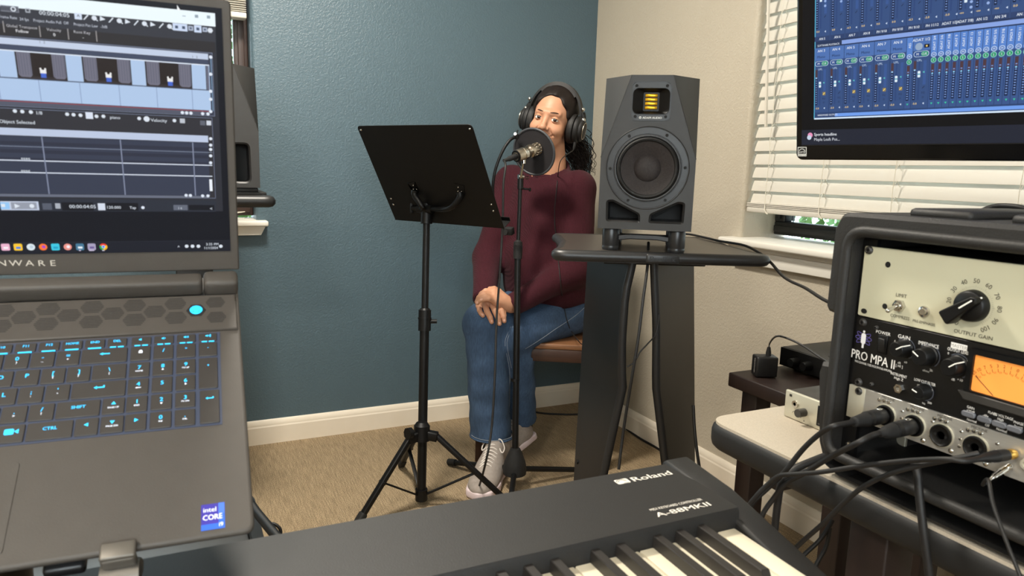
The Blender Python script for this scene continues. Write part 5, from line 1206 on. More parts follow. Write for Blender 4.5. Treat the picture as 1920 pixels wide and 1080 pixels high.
part('knob_wing', MB().prism(rpoly([(-0.026, -0.0085), (-0.006, -0.0065), (0.014, -0.0042), (0.0180, 0.0), (0.014, 0.0042), (-0.006, 0.0065), (-0.026, 0.0085)], [0.003, 0.004, 0.002, 0.001, 0.002, 0.004, 0.003], 3), 0.004, 0.0205, 0.0015, M=T(kx, ky, 0.0015) @ RZ(an)), M_SATIN, ck)
a_ = math.radians(an); part('pointer', MB().tube([(kx - 0.003 * math.cos(a_), ky - 0.003 * math.sin(a_), 0.0223), (kx + 0.012 * math.cos(a_), ky + 0.012 * math.sin(a_), 0.0223), (kx + 0.0178 * math.cos(a_), ky + 0.0178 * math.sin(a_), 0.012)], 0.0009, 6), M_LEGP, ck)
pt_ = MB(); zp = 0.0018
for k in range(11):
    a = 236 - 29.2 * k; c, s_ = math.cos(math.radians(a)), math.sin(math.radians(a))
    pt_.text(str(k * 10), kx + 0.0270 * c, ky + 0.0270 * s_, 0.0050, BLK, zp, rot=a - 90)
for k in range(51):
    a = math.radians(236 - 5.84 * k); c, s_ = math.cos(a), math.sin(a); r1 = 0.0222 if k % 5 == 0 else 0.0210
    pt_.line(kx + 0.0193 * c, ky + 0.0193 * s_, kx + r1 * c, ky + r1 * s_, 0.0003, (150, 145, 128), zp)
def RT_(m, t, px, py, h, col, bold=0.006, wx=1.0, z=zp): q = RU(px, py); m.text(t, q[0], q[1], h, col, z, bold=bold, wx=wx)
RT_(pt_, 'LIMIT', 1692, 554, 0.0042, BLK); RT_(pt_, 'COMPRESS', 1689, 594, 0.0038, BLK, wx=.95); RT_(pt_, 'PRE-EMPHASIS', 1734, 605, 0.0032, BLK, wx=.95); RT_(pt_, 'OUTPUT GAIN', 1826, 627, 0.0042, BLK, wx=1.05)
part('print', pt_, M_PRINT, c1, label='grey dial numbers and control names')
# -- black preamplifier
y2 = -2 * U1
c2 = unit('preamplifier_unit', 'black two-space preamplifier with amber meter in the middle of the rack', y2, 2, M_BKPAN)
for px, py in ((1620, 604), (1612, 716)): screw(c2, *RU(px, py), m=M_DEV)
for px, py in ((1646, 614), (1637, 720)): screw(c2, *RU(px, py), r=0.0026, m=M_DEV)
ps = RU(1657, 646); po = part('power_switch', MB().box((ps[0], ps[1], 0.0022), (0.0125, 0.0235, 0.002), 0.0008), M_SATIN, c2)
part('rocker', MB().box((ps[0], ps[1], 0.0035), (0.0085, 0.017, 0.003), 0.001, M=T(ps[0], ps[1], 0) @ RX(8) @ T(-ps[0], -ps[1], 0)), M_BLACK, po)
for (px, py, r, h, ang) in ((1699, 653, 0.0100, 0.017, 35), (1743, 667, 0.0108, 0.017, 150), (1798, 686, 0.0108, 0.017, 40), (1736, 734, 0.0082, 0.013, 165)): knob(c2, *RU(px, py), r, h, ang)
jq_ = RU(1689, 728); part('instrument_jack', MB().lathe([(0.0, 0.001), (0.0033, 0.001), (0.0033, 0.004), (0.0056, 0.004), (0.0062, 0.0)], 6, M=T(jq_[0], jq_[1], 0.0015)), M_CHROME, c2)
p2 = MB(); W2 = (232, 230, 226)
RT_(p2, 'POWER', 1658, 624, 0.0040, W2, .012); RT_(p2, 'GAIN', 1697, 632, 0.0046, W2, .014); RT_(p2, 'IMPEDANCE', 1743, 646, 0.0044, W2, .014, .72); RT_(p2, 'OUTPUT LEVEL', 1799, 658, 0.0036, W2, .014, .70); RT_(p2, 'LOW CUT FILTER', 1736, 716, 0.0034, W2, .012, .68)
RT_(p2, 'INSTRUMENT', 1687, 703, 0.0034, W2, .012, .72); RT_(p2, 'High Z', 1687, 710, 0.0030, W2, .01); RT_(p2, 'ohms', 1738, 695, 0.0026, W2); RT_(p2, '2k', 1748, 694, 0.0028, W2, .01); RT_(p2, '[ HI ]', 1688, 686, 0.0030, W2); RT_(p2, 'dB', 1688, 680, 0.0026, W2); RT_(p2, '60', 1700, 679, 0.0026, W2); RT_(p2, '6', 1680, 639, 0.0026, W2); RT_(p2, '18', 1708, 646, 0.0026, W2)
RT_(p2, '0', 1780, 662, 0.0026, W2, .012); RT_(p2, '+5', 1814, 677, 0.0026, W2, .012); RT_(p2, 'dB', 1789, 711, 0.0028, W2, .012); RT_(p2, '+10', 1802, 712, 0.0028, W2, .012); RT_(p2, '15', 1724, 722, 0.0024, W2); RT_(p2, '60', 1748, 731, 0.0024, W2); RT_(p2, 'Hz', 1734, 756, 0.0024, W2); RT_(p2, '200', 1745, 755, 0.0024, W2)
q = RU(1800, 649.5); p2.rect(q[0] - 0.0090, q[1] - 0.0032, q[0] + 0.0090, q[1] + 0.0032, W2, zp); p2.text('MASTER', q[0], q[1], 0.0036, (150, 148, 144), zp + 0.0002)
RT_(p2, 'PRO MPA II', 1638, 672, 0.0112, W2, .012, .78); RT_(p2, 'TWO CHANNEL TUBE MICROPHONE AMPLIFIER', 1638, 686, 0.0027, W2, .004, .62)
for (px, py, r, a0, a1) in ((1699, 653, .0122, 140, -60), (1743, 667, .0132, 140, -50), (1798, 686, .0132, 130, -60), (1736, 734, .0102, 120, -80)): q = RU(px, py); p2.arc(q[0], q[1], r, 0.0012, a0, a1, (70, 74, 84), zp, 24)
q = RU(1621, 634); 
for a in (35, -35, 0):
    for k in range(18):
        t0, t1 = 2 * PI * k / 18, 2 * PI * (k + 1) / 18; ca, sa = math.cos(math.radians(a)), math.sin(math.radians(a))
        f = lambda t: (q[0] + 0.0115 * math.cos(t) * ca - 0.003 * math.sin(t) * sa, q[1] + 0.0115 * math.cos(t) * sa + 0.003 * math.sin(t) * ca)
        p2.line(*f(t0), *f(t1), 0.0006, (110, 100, 180), zp)
p2.rect(q[0] - 0.0033, q[1] - 0.0075, q[0] + 0.0033, q[1] + 0.0065, (238, 238, 240), zp + 0.0001, r=0.0028); p2.rect(q[0] - 0.0014, q[1] - 0.0125, q[0] + 0.0014, q[1] - 0.007, (238, 238, 240), zp + 0.0001); p2.disc(q[0], q[1] + 0.0085, 0.0016, (238, 238, 240), zp + 0.0001)
RT_(p2, 'CHANNEL ONE', 1888, 756, 0.0054, W2, .014, .95); RT_(p2, 'Mute Trim', 1885, 766, 0.0034, W2, .006)
for (px, py, t_) in ((1822, 764, 'GAIN'), (1822, 771, '+20dB'), (1850, 779, '-48v'), (1866, 776, '+48v'), (1878, 779, 'PLATE VOLTAGE'), (1878, 786, 'High'), (1912, 793, 'PHASE'), (1912, 800, 'Invert'), (1824, 788, 'Normal'), (1853, 797, 'Off'), (1880, 806, 'Normal')): RT_(p2, t_, px, py, 0.0028, W2, .010, .85)
part('print', p2, M_PRINT, c2, label='white PRO MPA II lettering and control names')
for (px, py) in ((1820, 776), (1850, 786), (1878, 795), (1906, 804)): q = RU(px, py); part('push_button', MB().prism([(a + q[0], b + q[1]) for a, b in rrect(0.0150, 0.0066, 0.0030, 4)], 0.0015, 0.0055, 0.0012), pm('grey_button', (96, 98, 104), 0.4, var=0.05), c2)
# amber meter
v0, v1 = RU(1832, 668), RU(1826, 727)
mw, mh = 0.068, 0.040; mx, my = RU(1828, 697)[0], (v0[1] + v1[1]) / 2
M_AMBER = emis('amber_meter_glow', (226, 140, 62), 0.62)
mt = part('meter_frame', MB().ring_prism(rrect(mw + 0.012, mh + 0.012, 0.003, 3), rrect(mw, mh, 0.002, 3), 0.0015, 0.006, M=T(mx + mw / 2, my, 0)), M_SATIN, c2)
part('meter_face', MB().box((mx + mw / 2, my, 0.0022), (mw, mh, 0.001)), M_AMBER, mt)
pm_ = MB(); BR = (120, 66, 20); cx_, cy_ = mx + mw / 2, my - 0.030
for k, t_ in enumerate(('20', '10', '7', '5', '3', '2', '1', '0', '1', '2', '3')):
    a = math.radians(138 - 8.6 * k); c, s_ = math.cos(a), math.sin(a)
    pm_.text(t_, cx_ + 0.0445 * c, cy_ + 0.0445 * s_, 0.0036, BR, 0.0029, rot=math.degrees(a) - 90); pm_.line(cx_ + 0.0375 * c, cy_ + 0.0375 * s_, cx_ + 0.0415 * c, cy_ + 0.0415 * s_, 0.0005, BR, 0.0029)
    for d in (2.2, 4.4): a2 = a - math.radians(d); pm_.line(cx_ + 0.0365 * math.cos(a2), cy_ + 0.0365 * math.sin(a2), cx_ + 0.0385 * math.cos(a2), cy_ + 0.0385 * math.sin(a2), 0.0004, BR, 0.0029)
part('meter_scale', pm_, M_PRINT, mt)
nd = math.radians(139); part('needle', MB().tube([(cx_ + 0.014 * math.cos(nd), my - mh / 2 + 0.001, 0.0033), (cx_ + 0.0410 * math.cos(nd), cy_ + 0.0410 * math.sin(nd), 0.0033)], 0.00035, 5), M_WOOD, mt)
part('meter_bezel', MB().prism(rpoly([(mx - 0.012, my - mh / 2 - 0.002), (mx - 0.004, my - mh / 2 - 0.011), (mx + mw + 0.006, my - mh / 2 - 0.011), (mx + mw + 0.012, my - mh / 2 - 0.002)], 0.001, 2), 0.0015, 0.008, 0.001), M_DEV, mt)
part('meter_window', MB().box((mx - 0.0035, my, 0.0062), (0.006, mh, 0.009), 0.001), M_GLASSY, mt) if 'M_GLASSY' in globals() else None
# -- silver interface with combo jacks
y3 = -4 * U1
c3 = unit('audio_interface', 'silver one-space audio interface with plugged jacks at the bottom of the rack', y3, 1, M_ALU)
screw(c3, *RU(1613, 733)); screw(c3, RW_ - 0.008, y3 - 0.008)
part('rack_ear', MB().box((0.0125, y3 - U1 / 2, 0.0019), (0.023, U1 - 0.002, 0.001), 0.0003), M_SILV, c3)
JK = [RU(1662, 779), RU(1716, 799), RU(1767, 819), RU(1831, 841)]
jy = y3 - 0.0250; JX = [JK[0][0], JK[1][0], JK[2][0], JK[3][0]]
for k, x in enumerate(JX):
    jo = part('combo_jack', MB().lathe([(0.0, -0.004), (0.0045, -0.004), (0.0048, 0.002), (0.0098, 0.0024), (0.0112, 0.0038), (0.0125, 0.0034), (0.0128, 0.0)], 28, M=T(x, jy, 0.0015)), M_SATIN, c3)
    part('jack_ring', MB().lathe([(0.0128, 0.0), (0.0128, 0.0016), (0.0140, 0.0016), (0.0140, 0.0)], 28, close=True, M=T(x, jy, 0.0015)), M_SILV, jo)
    part('jack_pin_hole', MB().at(T(x, jy, 0.0041)).disc(0.0062, 0, 0.0017, None, 0).disc(-0.0062, 0.0, 0.0017, None, 0).disc(0, -0.0068, 0.0017, None, 0), M_PORT, jo, kind='stuff')
    for dx_, dy_ in ((-0.010, 0.0165), (-0.0035, 0.0175), (0.003, 0.017)): part('jack_screw', MB().lathe([(0.0, 0.002), (0.0022, 0.0016), (0.0028, 0.0)], 10, M=T(x + dx_, jy + dy_, 0.0015)), M_CHROME, c3)
    for j in range(3): part('indicator', MB().lathe([(0.0, 0.0012), (0.0014, 0.0010), (0.0021, 0.0)], 10, M=T(x + 0.0205, jy + 0.012 - 0.0088 * j, 0.0015)), M_CHROME, c3)
    part('jack_bolt', MB().lathe([(0.0, 0.0016), (0.0022, 0.0012), (0.003, 0.0)], 10, M=T(x + 0.012, jy - 0.0138, 0.0015)), M_CHROME, c3)
p3 = MB()
for x in JX: p3.text('MIC/LINE', x + 0.001, y3 - 0.0035, 0.0030, (60, 58, 54), zp)
part('print', p3, M_PRINT, c3)
for x in (0.215, 0.245, 0.30, 0.33, 0.36): part('jack_socket', MB().lathe([(0.0, 0.001), (0.003, 0.001), (0.003, 0.004), (0.0055, 0.004), (0.006, 0.0)], 14, M=T(x, y3 - 0.023, 0.0015)), M_SILV, c3)
# plugs and cables
def xlr(x, label, tail_dir, pts, clabel, ribbed=False):
    z = 0.0015
    tail_dir = tail_dir @ Matrix.Diagonal((1, 1, 0.64, 1)); t = thing('xlr_plug', label, 'plug', RF @ T(x, jy, z + 0.0045) @ tail_dir)
    part('shell', MB().lathe([(0.0, 0.0), (0.0088, 0.0), (0.0094, 0.002), (0.0094, 0.030), (0.0088, 0.0315), (0.0088, 0.033), (0.0094, 0.0345), (0.0092, 0.044)], 24), M_BLACK, t)
    if ribbed: part('boot', MB().lathe([(0.0090, 0.043)] + [(0.0082 - 0.0002 * k + (0.0007 if k % 2 else 0), 0.045 + 0.0022 * k) for k in range(10)] + [(0.0050, 0.070), (0.0040, 0.080), (0, 0.080)], 20), M_RUB, t)
    else: part('boot', MB().lathe([(0.0092, 0.043), (0.0080, 0.050), (0.0062, 0.070), (0.0062, 0.074), (0.0042, 0.076), (0.0, 0.076)], 20), M_RUB, t)
    part('latch', MB().box((0, 0.0092, 0.010), (0.005, 0.002, 0.012), 0.0005), M_CHROME, t)
    st_ = RF @ T(x, jy, z + 0.0045) @ tail_dir @ Vector((0, 0, 0.070)); s2_ = RF @ T(x, jy, z + 0.0045) @ tail_dir @ Vector((0, 0, 0.095))
    cable('microphone_lead', [st_, s2_] + pts, 0.0034, clabel)
kf = lambda px, py, z: on(px, py, 2, z)
xlr(JX[0], 'black plug in the leftmost jack of the silver interface', RX(3) @ RY(-3), [at(1560, 800, .83), at(1535, 815, .855), at(1505, 843, .88), at(1470, 886, .90), at(1440, 915, .92), at(1410, 945, .93), at(1390, 990, .94), at(1380, 1080, .95)], 'black lead drooping from the leftmost plug of the interface')
xlr(JX[1], 'black ribbed plug in the second jack of the silver interface', RX(4) @ RY(-4), [at(1605, 832, .80), at(1555, 858, .85), at(1510, 886, .88), at(1475, 905, .90), at(1450, 935, .92), at(1428, 970, .93), at(1415, 1030, .94), at(1410, 1090, .95)], 'black lead drooping from the ribbed second plug of the interface', True)
def jack(px, py, label, gold, scale, tail, pts, clabel, r):
    q = RU(px, py); M0 = RF @ T(q[0], q[1], 0.003) @ tail @ Matrix.Diagonal((1, 1, scale, 1))
    t = thing('jack_plug', label, 'plug', M0)
    part('tip_collar', MB().lathe([(0.0, 0.0), (0.0048 * scale, 0.0), (0.0055 * scale, 0.002), (0.0055 * scale, 0.009), (0.0045 * scale, 0.011), (0.0, 0.011)], 20), gold, t)
    part('handle', MB().lathe([(0.0, 0.010), (0.0058 * scale, 0.010), (0.0062 * scale, 0.013)] + [(0.0062 * scale - 0.0002 * k * scale + (0.0006 if k % 2 else 0), 0.022 + 0.002 * k) for k in range(8)] + [(0.0036 * scale, 0.042), (0.0030 * scale, 0.050), (0, 0.050)], 20), M_BLACK if scale > 0.8 else gold, t)
    cable('jack_lead', [M0 @ Vector((0, 0, 0.046)), M0 @ Vector((0, 0, 0.064))] + pts, r, clabel)
M_GOLDM = pm('gold_collar', (216, 176, 92), 0.25, metal=0.9, var=0.05)
jack(1905, 850, 'black jack plug with gold collar at the right of the interface', M_GOLDM, 1.0, RX(2) @ RY(-10), [at(1770, 861, .72), at(1700, 864, .76), at(1620, 873, .80), at(1540, 885, .84), at(1490, 889, .87), at(1462, 892, .89), at(1440, 908, .91), at(1418, 930, .92), at(1400, 960, .93), at(1390, 1040, .94)], 'black lead running left from the gold-collared jack plug', 0.0030)
jack(1898, 872, 'small silver mini plug at the lower right of the interface', M_CHROME, 0.6, RX(28) @ RY(-8), [at(1853, 900, .68), at(1862, 945, .66), at(1885, 1010, .64), at(1915, 1085, .62)], 'thin black lead dropping from the silver mini plug', 0.0018)
cable('bundle_lead', [at(1835, 850, .72), at(1780, 862, .73), at(1720, 874, .755), at(1670, 888, .78), at(1620, 912, .81), at(1580, 945, .84), at(1545, 980, .87), at(1505, 1015, .90), at(1470, 1050, .92), at(1440, 1090, .93)], 0.0030, 'black lead curving from the interface front down past the table edge')
cable('thick_lead', [at(1712, 862, .80), at(1720, 885, .79), at(1724, 930, .785), at(1732, 1000, .78), at(1740, 1060, .78), at(1746, 1110, .78)], 0.0046, 'thick black lead hanging straight down in front of the table edge')
cable('corner_lead', [at(1562, 850, .93), at(1530, 862, .925), at(1490, 880, .92), at(1466, 905, .92), at(1458, 945, .93), at(1452, 1000, .94), at(1448, 1060, .95)], 0.0050, 'thick black lead hanging from the table corner behind the keyboard')
for k, (a_, c_) in enumerate((((1562, 975), (1500, 1050)), ((1556, 990), (1530, 1060)))):
    cable('leg_lead', [at(a_[0], a_[1], 1.06), at((a_[0] + c_[0]) / 2 + 6, (a_[1] + c_[1]) / 2, 1.06), at(c_[0], c_[1], 1.06), at(c_[0] - 20, c_[1] + 50, 1.06)], 0.0032, ('outer', 'inner')[k] + ' of two thin black leads beside the dark table leg')
cable('arched_cable', [at(1830, 400, .95), at(1860, 388, .94), at(1890, 386, .92), at(1925, 392, .90), at(1980, 415, .88)], 0.0034, 'black cable arching over the top of the rack case')

# ---------------------------------------------------------------- computer monitor
b_ = math.radians(10); tn = Vector((-0.9655, -0.2605, 0))
TVF = frame(at(1492, 300, 1.12), (0.2605, -0.9655, 0), Vector((0, 0, math.cos(b_))) + tn * math.sin(b_))
def TV(px, py): q = onf(px, py, TVF, 2, 0.0); return q.x, q.y
M_GLOSS = pm('gloss_black_bezel', (8, 8, 9), 0.12, var=0.1, scale=20, spec=0.3)
tv = thing('computer_monitor', 'large black monitor showing a blue mixer above the rack case', 'monitor', TVF)
TW, TH = 0.58, 0.372
part('bezel', MB().prism([(p[0] + TW / 2, p[1] + TH / 2) for p in rrect(TW, TH, 0.010, 5)], -0.030, 0.0, 0.003), M_GLOSS, tv)
part('rear_housing', MB().box((TW / 2, TH / 2, -0.045), (TW * 0.72, TH * 0.7, 0.04), 0.01), M_BLACK, tv)
part('screen_glass', MB().box((TW / 2, 0.0225 + 0.165, 0.0002), (TW - 0.020, 0.33, 0.0006)), M_BLACK, tv)
s = MB(); Z0 = 0.0006
def TR(u0, v0, u1, v1, col, l=1, r=0.0): s.rect(u0, v0, u1, v1, col, Z0 + l * 0.00006, r)
def TT(t, u, v, h, col, l=8, rot=0, bold=.008, wx=1.0, al='C'): s.text(t, u, v, h, col, Z0 + l * 0.00006, rot=rot, bold=bold, wx=wx, al=al)
su0, su1, sv0 = 0.0100, TW - 0.010, 0.0232
TR(su0, sv0, su1, 0.350, (8, 9, 12), 0); TR(su0, sv0 + .0005, su1, 0.0465, (33, 37, 50), 1)
WT_ = (228, 236, 246)
u_ = TV(1527, 223)[0]; vb = 0.0632; vm = 0.1670
TR(u_, vb, su1 - 0.004, 0.345, (56, 82, 130), 1); TR(u_ - .0005, vb, u_ + .0006, 0.345, (90, 190, 220), 3); TR(u_, vb - .0012, su1 - 0.004, vb + .0010, (214, 232, 250), 3)
TR(u_ + .001, vb + .001, su1 - .004, vb + .0090, (44, 66, 110), 2); TR(u_ + .032, vb + .0022, su1 - .004, vb + .0068, (112, 158, 236), 3); TT('HARDWARE OUTPUTS', u_ + .0055, vb + .005, .0026, WT_, al='L', wx=.8)
TR(u_ + .001, vm - .001, su1 - .004, vm + .0082, (38, 54, 88), 2); TR(u_ + .040, vm + .0005, su1 - .004, vm + .0060, (136, 164, 226), 3); TT('SOFTWARE PLAYBACK', u_ + .004, vm + .002, .0028, WT_, al='L', wx=.8)
def strip(u0, u1, vlo, vhi, name, val, mono=True, tool=True, fad=0.62, lower=True):
    w = u1 - u0; TR(u0 + .0003, vlo, u1 - .0003, vhi, (54, 80, 128), 2); TR(u0 - .0003, vlo, u0 + .0003, vhi, (34, 54, 96), 4); TR(u0 + .0003, vhi - .018, u1 - .0003, vhi, (78, 114, 178), 3) if lower else None
    m0, m1 = vlo + .0110, vlo + .0625 if lower else vhi
    TR(u0 + .0018, m0, u0 + .0052, m1, (22, 34, 64), 5)
    if lower: TR(u0 + .0018, m1 - .012, u0 + .0052, m1, (76, 58, 66), 6)
    for k in range(12): TR(u0 + .0027, m0 + .002 + k * .0033, u0 + .0043, m0 + .0034 + k * .0033, (120, 150, 210), 7)
    s.disc(u0 + .0035, m0 + (m1 - m0) * .77, .0013, (150, 196, 236), Z0 + .0005, 6)
    TR(u0 + .0082, m0, u0 + .0100, m1, (46, 70, 120), 5); TR(u0 + .0142, m0 + .02, u0 + .0180, m1, (58, 88, 146), 5)
    f = m0 + (m1 - m0) * fad; TR(u0 + .0074, f - .0042, u0 + .0108, f + .0042, (224, 238, 248), 7, r=.0008); TR(u0 + .0074, f - .0008, u0 + .0108, f + .0008, (90, 170, 190), 9)
    s.poly([(u0 + .0134, f + .0024), (u0 + .0160, f + .001), (u0 + .0160, f + .0038)], (90, 190, 190), Z0 + .0005)
    if not lower:
        for k, dv in enumerate((-.004, -.0105)): s.disc(u0 + .0155, f + dv, .0018, (150, 176, 226), Z0 + .0005, 8)
    tu, tvv = u0 + .0155, m0 + (.0165 if lower else .016)
    if tool and lower: TR(tu - .0022, tvv - .0024, tu + .0022, tvv + .0024, (150, 130, 84), 6); s.line(tu - .0014, tvv - .0014, tu + .0014, tvv + .0014, .0009, (246, 224, 130), Z0 + .0006)
    else: s.line(tu - .0014, tvv - .0014, tu + .0014, tvv + .0014, .0008, (30, 40, 66), Z0 + .0006)
    if lower: TT('EQ', tu, m0 + .0095, .0024, (34, 44, 76)); TT('D', tu, m0 + .0035, .0024, (34, 44, 76))
    TT(val, u0 + .0052, vlo + (.0062 if lower else .0070), .0026, (244, 214, 140), bold=.014); s.poly([(u0 + .0150, vlo + .0062), (u0 + .0172, vlo + .0047), (u0 + .0172, vlo + .0077)], (200, 216, 240), Z0 + .0005)
    if lower:
        c = (u0 + u1) / 2
        TT(name, c - .001, vhi - .0042, .0036, WT_, bold=.014); 
        if mono: TT('Mono', c - .001, vhi - .0128, .0036, (30, 42, 76))
        TR(u0 + .0012, vhi - .0262, u1 - .0016, vhi - .0188, (206, 226, 246), 5, r=.0034); TR(u0 + .0018, vhi - .0257, u1 - .0022, vhi - .0193, (50, 80, 140), 6, r=.003); TR(c - .0005, vhi - .0255, u1 - .0026, vhi - .0195, (40, 150, 110), 7, r=.0026); TT('M', c - .0048, vhi - .0225, .0030, WT_, 9); TT('CUE', c + .0036, vhi - .0225, .0030, WT_, 9, wx=.85); TT('UFL', c - .002, vhi - .0305, .0028, (190, 210, 236))
us = [TV(x, y)[0] for x, y in ((1527, 165), (1555, 160), (1582, 157), (1609, 153), (1638, 150), (1668, 147), (1698, 143))]
vlo, vhi = vb + .0090, vm - .0012
for k in range(6): strip(us[k], us[k + 1], vlo, vhi, 'AN %d' % (k + 3), '-5.0', tool=(k != 1), fad=.58)
def narrow(u0, u1, name):
    c = (u0 + u1) / 2; TR(u0, vlo, u1 - .0003, vhi, (58, 86, 138), 2); TR(u0 - .0003, vlo, u0 + .0003, vhi, (36, 58, 104), 4); TR(u0 + .0003, vhi - .027, u1 - .0003, vhi, (88, 132, 206), 3)
    TT(name, c, vhi - .0105, .0030, WT_, rot=90, bold=.012)
    s.disc(c, vhi - .0248, .0032, (214, 230, 250), Z0 + .0004, 12); s.disc(c, vhi - .0248, .0026, (86, 124, 190), Z0 + .00046, 12); TT('M', c, vhi - .0248, .0024, WT_, 9)
    s.disc(c, vhi - .0318, .0034, (150, 220, 200), Z0 + .0004, 12); s.disc(c, vhi - .0318, .0027, (36, 150, 104), Z0 + .00046, 12); TT('S', c, vhi - .0318, .0026, WT_, 9)
    m0, m1 = vlo + .0105, vhi - .0365; TR(c - .0025, m0, c + .0012, m1, (20, 34, 66), 5); TR(c - .0025, m1 - .011, c + .0012, m1, (78, 56, 64), 6); s.disc(c - .0007, m1 - .0125, .0012, (140, 200, 236), Z0 + .0005, 6)
    for k in range(12): TR(c - .0016, m0 + .002 + k * .0032, c + .0003, m0 + .0034 + k * .0032, (120, 150, 210), 7)
    s.poly([(c - .0012, vlo + .0066), (c + .0016, vlo + .0066), (c + .0002, vlo + .0042)], (60, 200, 160), Z0 + .0005)
a0, a1, a2 = TV(1698, 143)[0], TV(1710, 142)[0], TV(1743, 137)[0]
narrow(a0, a1, 'AES'); strip(a1, a2, vlo, vhi, 'ADAT 1/2', '-5.0', False, False, .66); s.disc(a1 + .0075, vhi - .0128, .0048, (150, 170, 196), Z0 + .0006, 14); TR(a1 + .0140, vhi - .0150, a1 + .0205, vhi - .0105, (20, 24, 40), 10); s.disc(a1 + .0172, vhi - .0128, .0012, (246, 214, 120), Z0 + .0008, 8)
e1 = TV(1757, 135)[0]; st_ = (TV(1900, 118)[0] - a2) / 11.0; names = ['ADAT 3/4', 'ADAT 5/6', 'ADAT 7/8', 'ADAT 9', 'ADAT 11', 'ADAT 13', 'MADI 1/2', 'MADI 3/4', 'MADI 5/6', 'MADI 7/8', 'MADI 9', 'MADI 11']
k = 0
while a2 + st_ * (k + 1) < su1 - .004: narrow(a2 + st_ * k, a2 + st_ * (k + 1), names[k % 12]); k += 1
# upper rack of strips
uu = [TV(x, y)[0] for x, y in ((1528, 60), (1557, 57), (1585, 53), (1612, 50), (1640, 46), (1669, 42), (1700, 38), (1731, 34), (1768, 30), (1795, 26), (1826, 22), (1860, 18), (1895, 14))]
uu += [uu[-1] + .0235 * k for k in range(1, 12)]
nm = ['AN 5', 'AN 6', 'AN 7', 'AN 8', 'PH 9/10', 'PH 9/10', 'PH 9/10', 'PH 11/12', 'ADAT 1/2', '(ADAT 7/8)', 'AN 1/2', 'AN 3/4']; vals = ['0.0', '0.0', '-0.3', '0.0', '0.0', '0.0', '-0.3', '-5.0', '-5.0', '-oo', '-oo', '-oo']
fd = [.62, .66, .69, .73, .78, .84, .9, .9, .9, .22, .26, .32]
ul = vm + .0082
for k in range(len(uu) - 1):
    if uu[k + 1] > su1 - .004: break
    strip(uu[k], uu[k + 1], ul + .0068, 0.300, '', vals[k % 12], False, False, fd[k % 12] * .62 if k < 9 else fd[k % 12] * .5, lower=False)
    TR(uu[k] + .0003, ul, uu[k + 1] - .0003, ul + .0068, (46, 66, 108), 4); TT(nm[k % 12], (uu[k] + uu[k + 1]) / 2, ul + .0032, .0034, WT_, bold=.014, wx=.85)
# taskbar note
q = TV(1527, 251); TT('Sports headline', q[0], 0.0395, .0044, (236, 240, 246), al='L', bold=.008, wx=.9); TT('Maple Leafs Pos...', q[0], 0.0320, .0044, (210, 214, 222), al='L', wx=.9); s.disc(q[0] - .0062, 0.0385, .0040, (232, 150, 190), Z0 + .0004, 12); s.disc(q[0] - .0076, 0.0350, .0036, (200, 214, 232), Z0 + .0005, 12)
part('screen_image', s, M_SCR, tv, label='lit screen showing blue mixer channel strips')
es = MB(); es.rect(.0035, .0060, .0180, .0205, (226, 226, 222), .0004); es.rect(.0045, .0098, .0170, .0195, (14, 14, 14), .0005); es.arc(.0107, .0125, .0050, .0009, 20, 160, (226, 226, 222), .0006); es.text('energy', .0107, .0133, .0034, (226, 226, 222), .0006, rot=8, wx=.9); es.text('ENERGY STAR', .0107, .0078, .0020, (14, 14, 14), .0006, wx=.8)
part('sticker', es, M_PRINT, tv, label='small square energy star sticker')
arm = MB(); q0 = TVF @ Vector((TW / 2, TH / 2, -0.065)); inv = TVF.inverted()
pl_ = Vector((-0.47, -2.30, 0)); 
part('mount_plate', MB().box((TW / 2, TH / 2, -0.067), (0.11, 0.11, 0.006), 0.002), M_SATIN, tv)
part('mount_arm', MB().tube([inv @ q0, inv @ Vector((pl_.x, pl_.y, q0.z))], 0.016, 12), M_SATIN, tv)
part('mount_pole', MB().cyl(inv @ Vector((pl_.x, pl_.y, TZ)), inv @ Vector((pl_.x, pl_.y, q0.z + 0.05)), 0.0165, n=16), M_SATIN, tv)
part('mount_foot', MB().at(inv @ T(pl_.x, pl_.y, TZ)).prism(rrect(0.11, 0.16, 0.012, 4), 0, 0.012, 0.003), M_SATIN, tv)
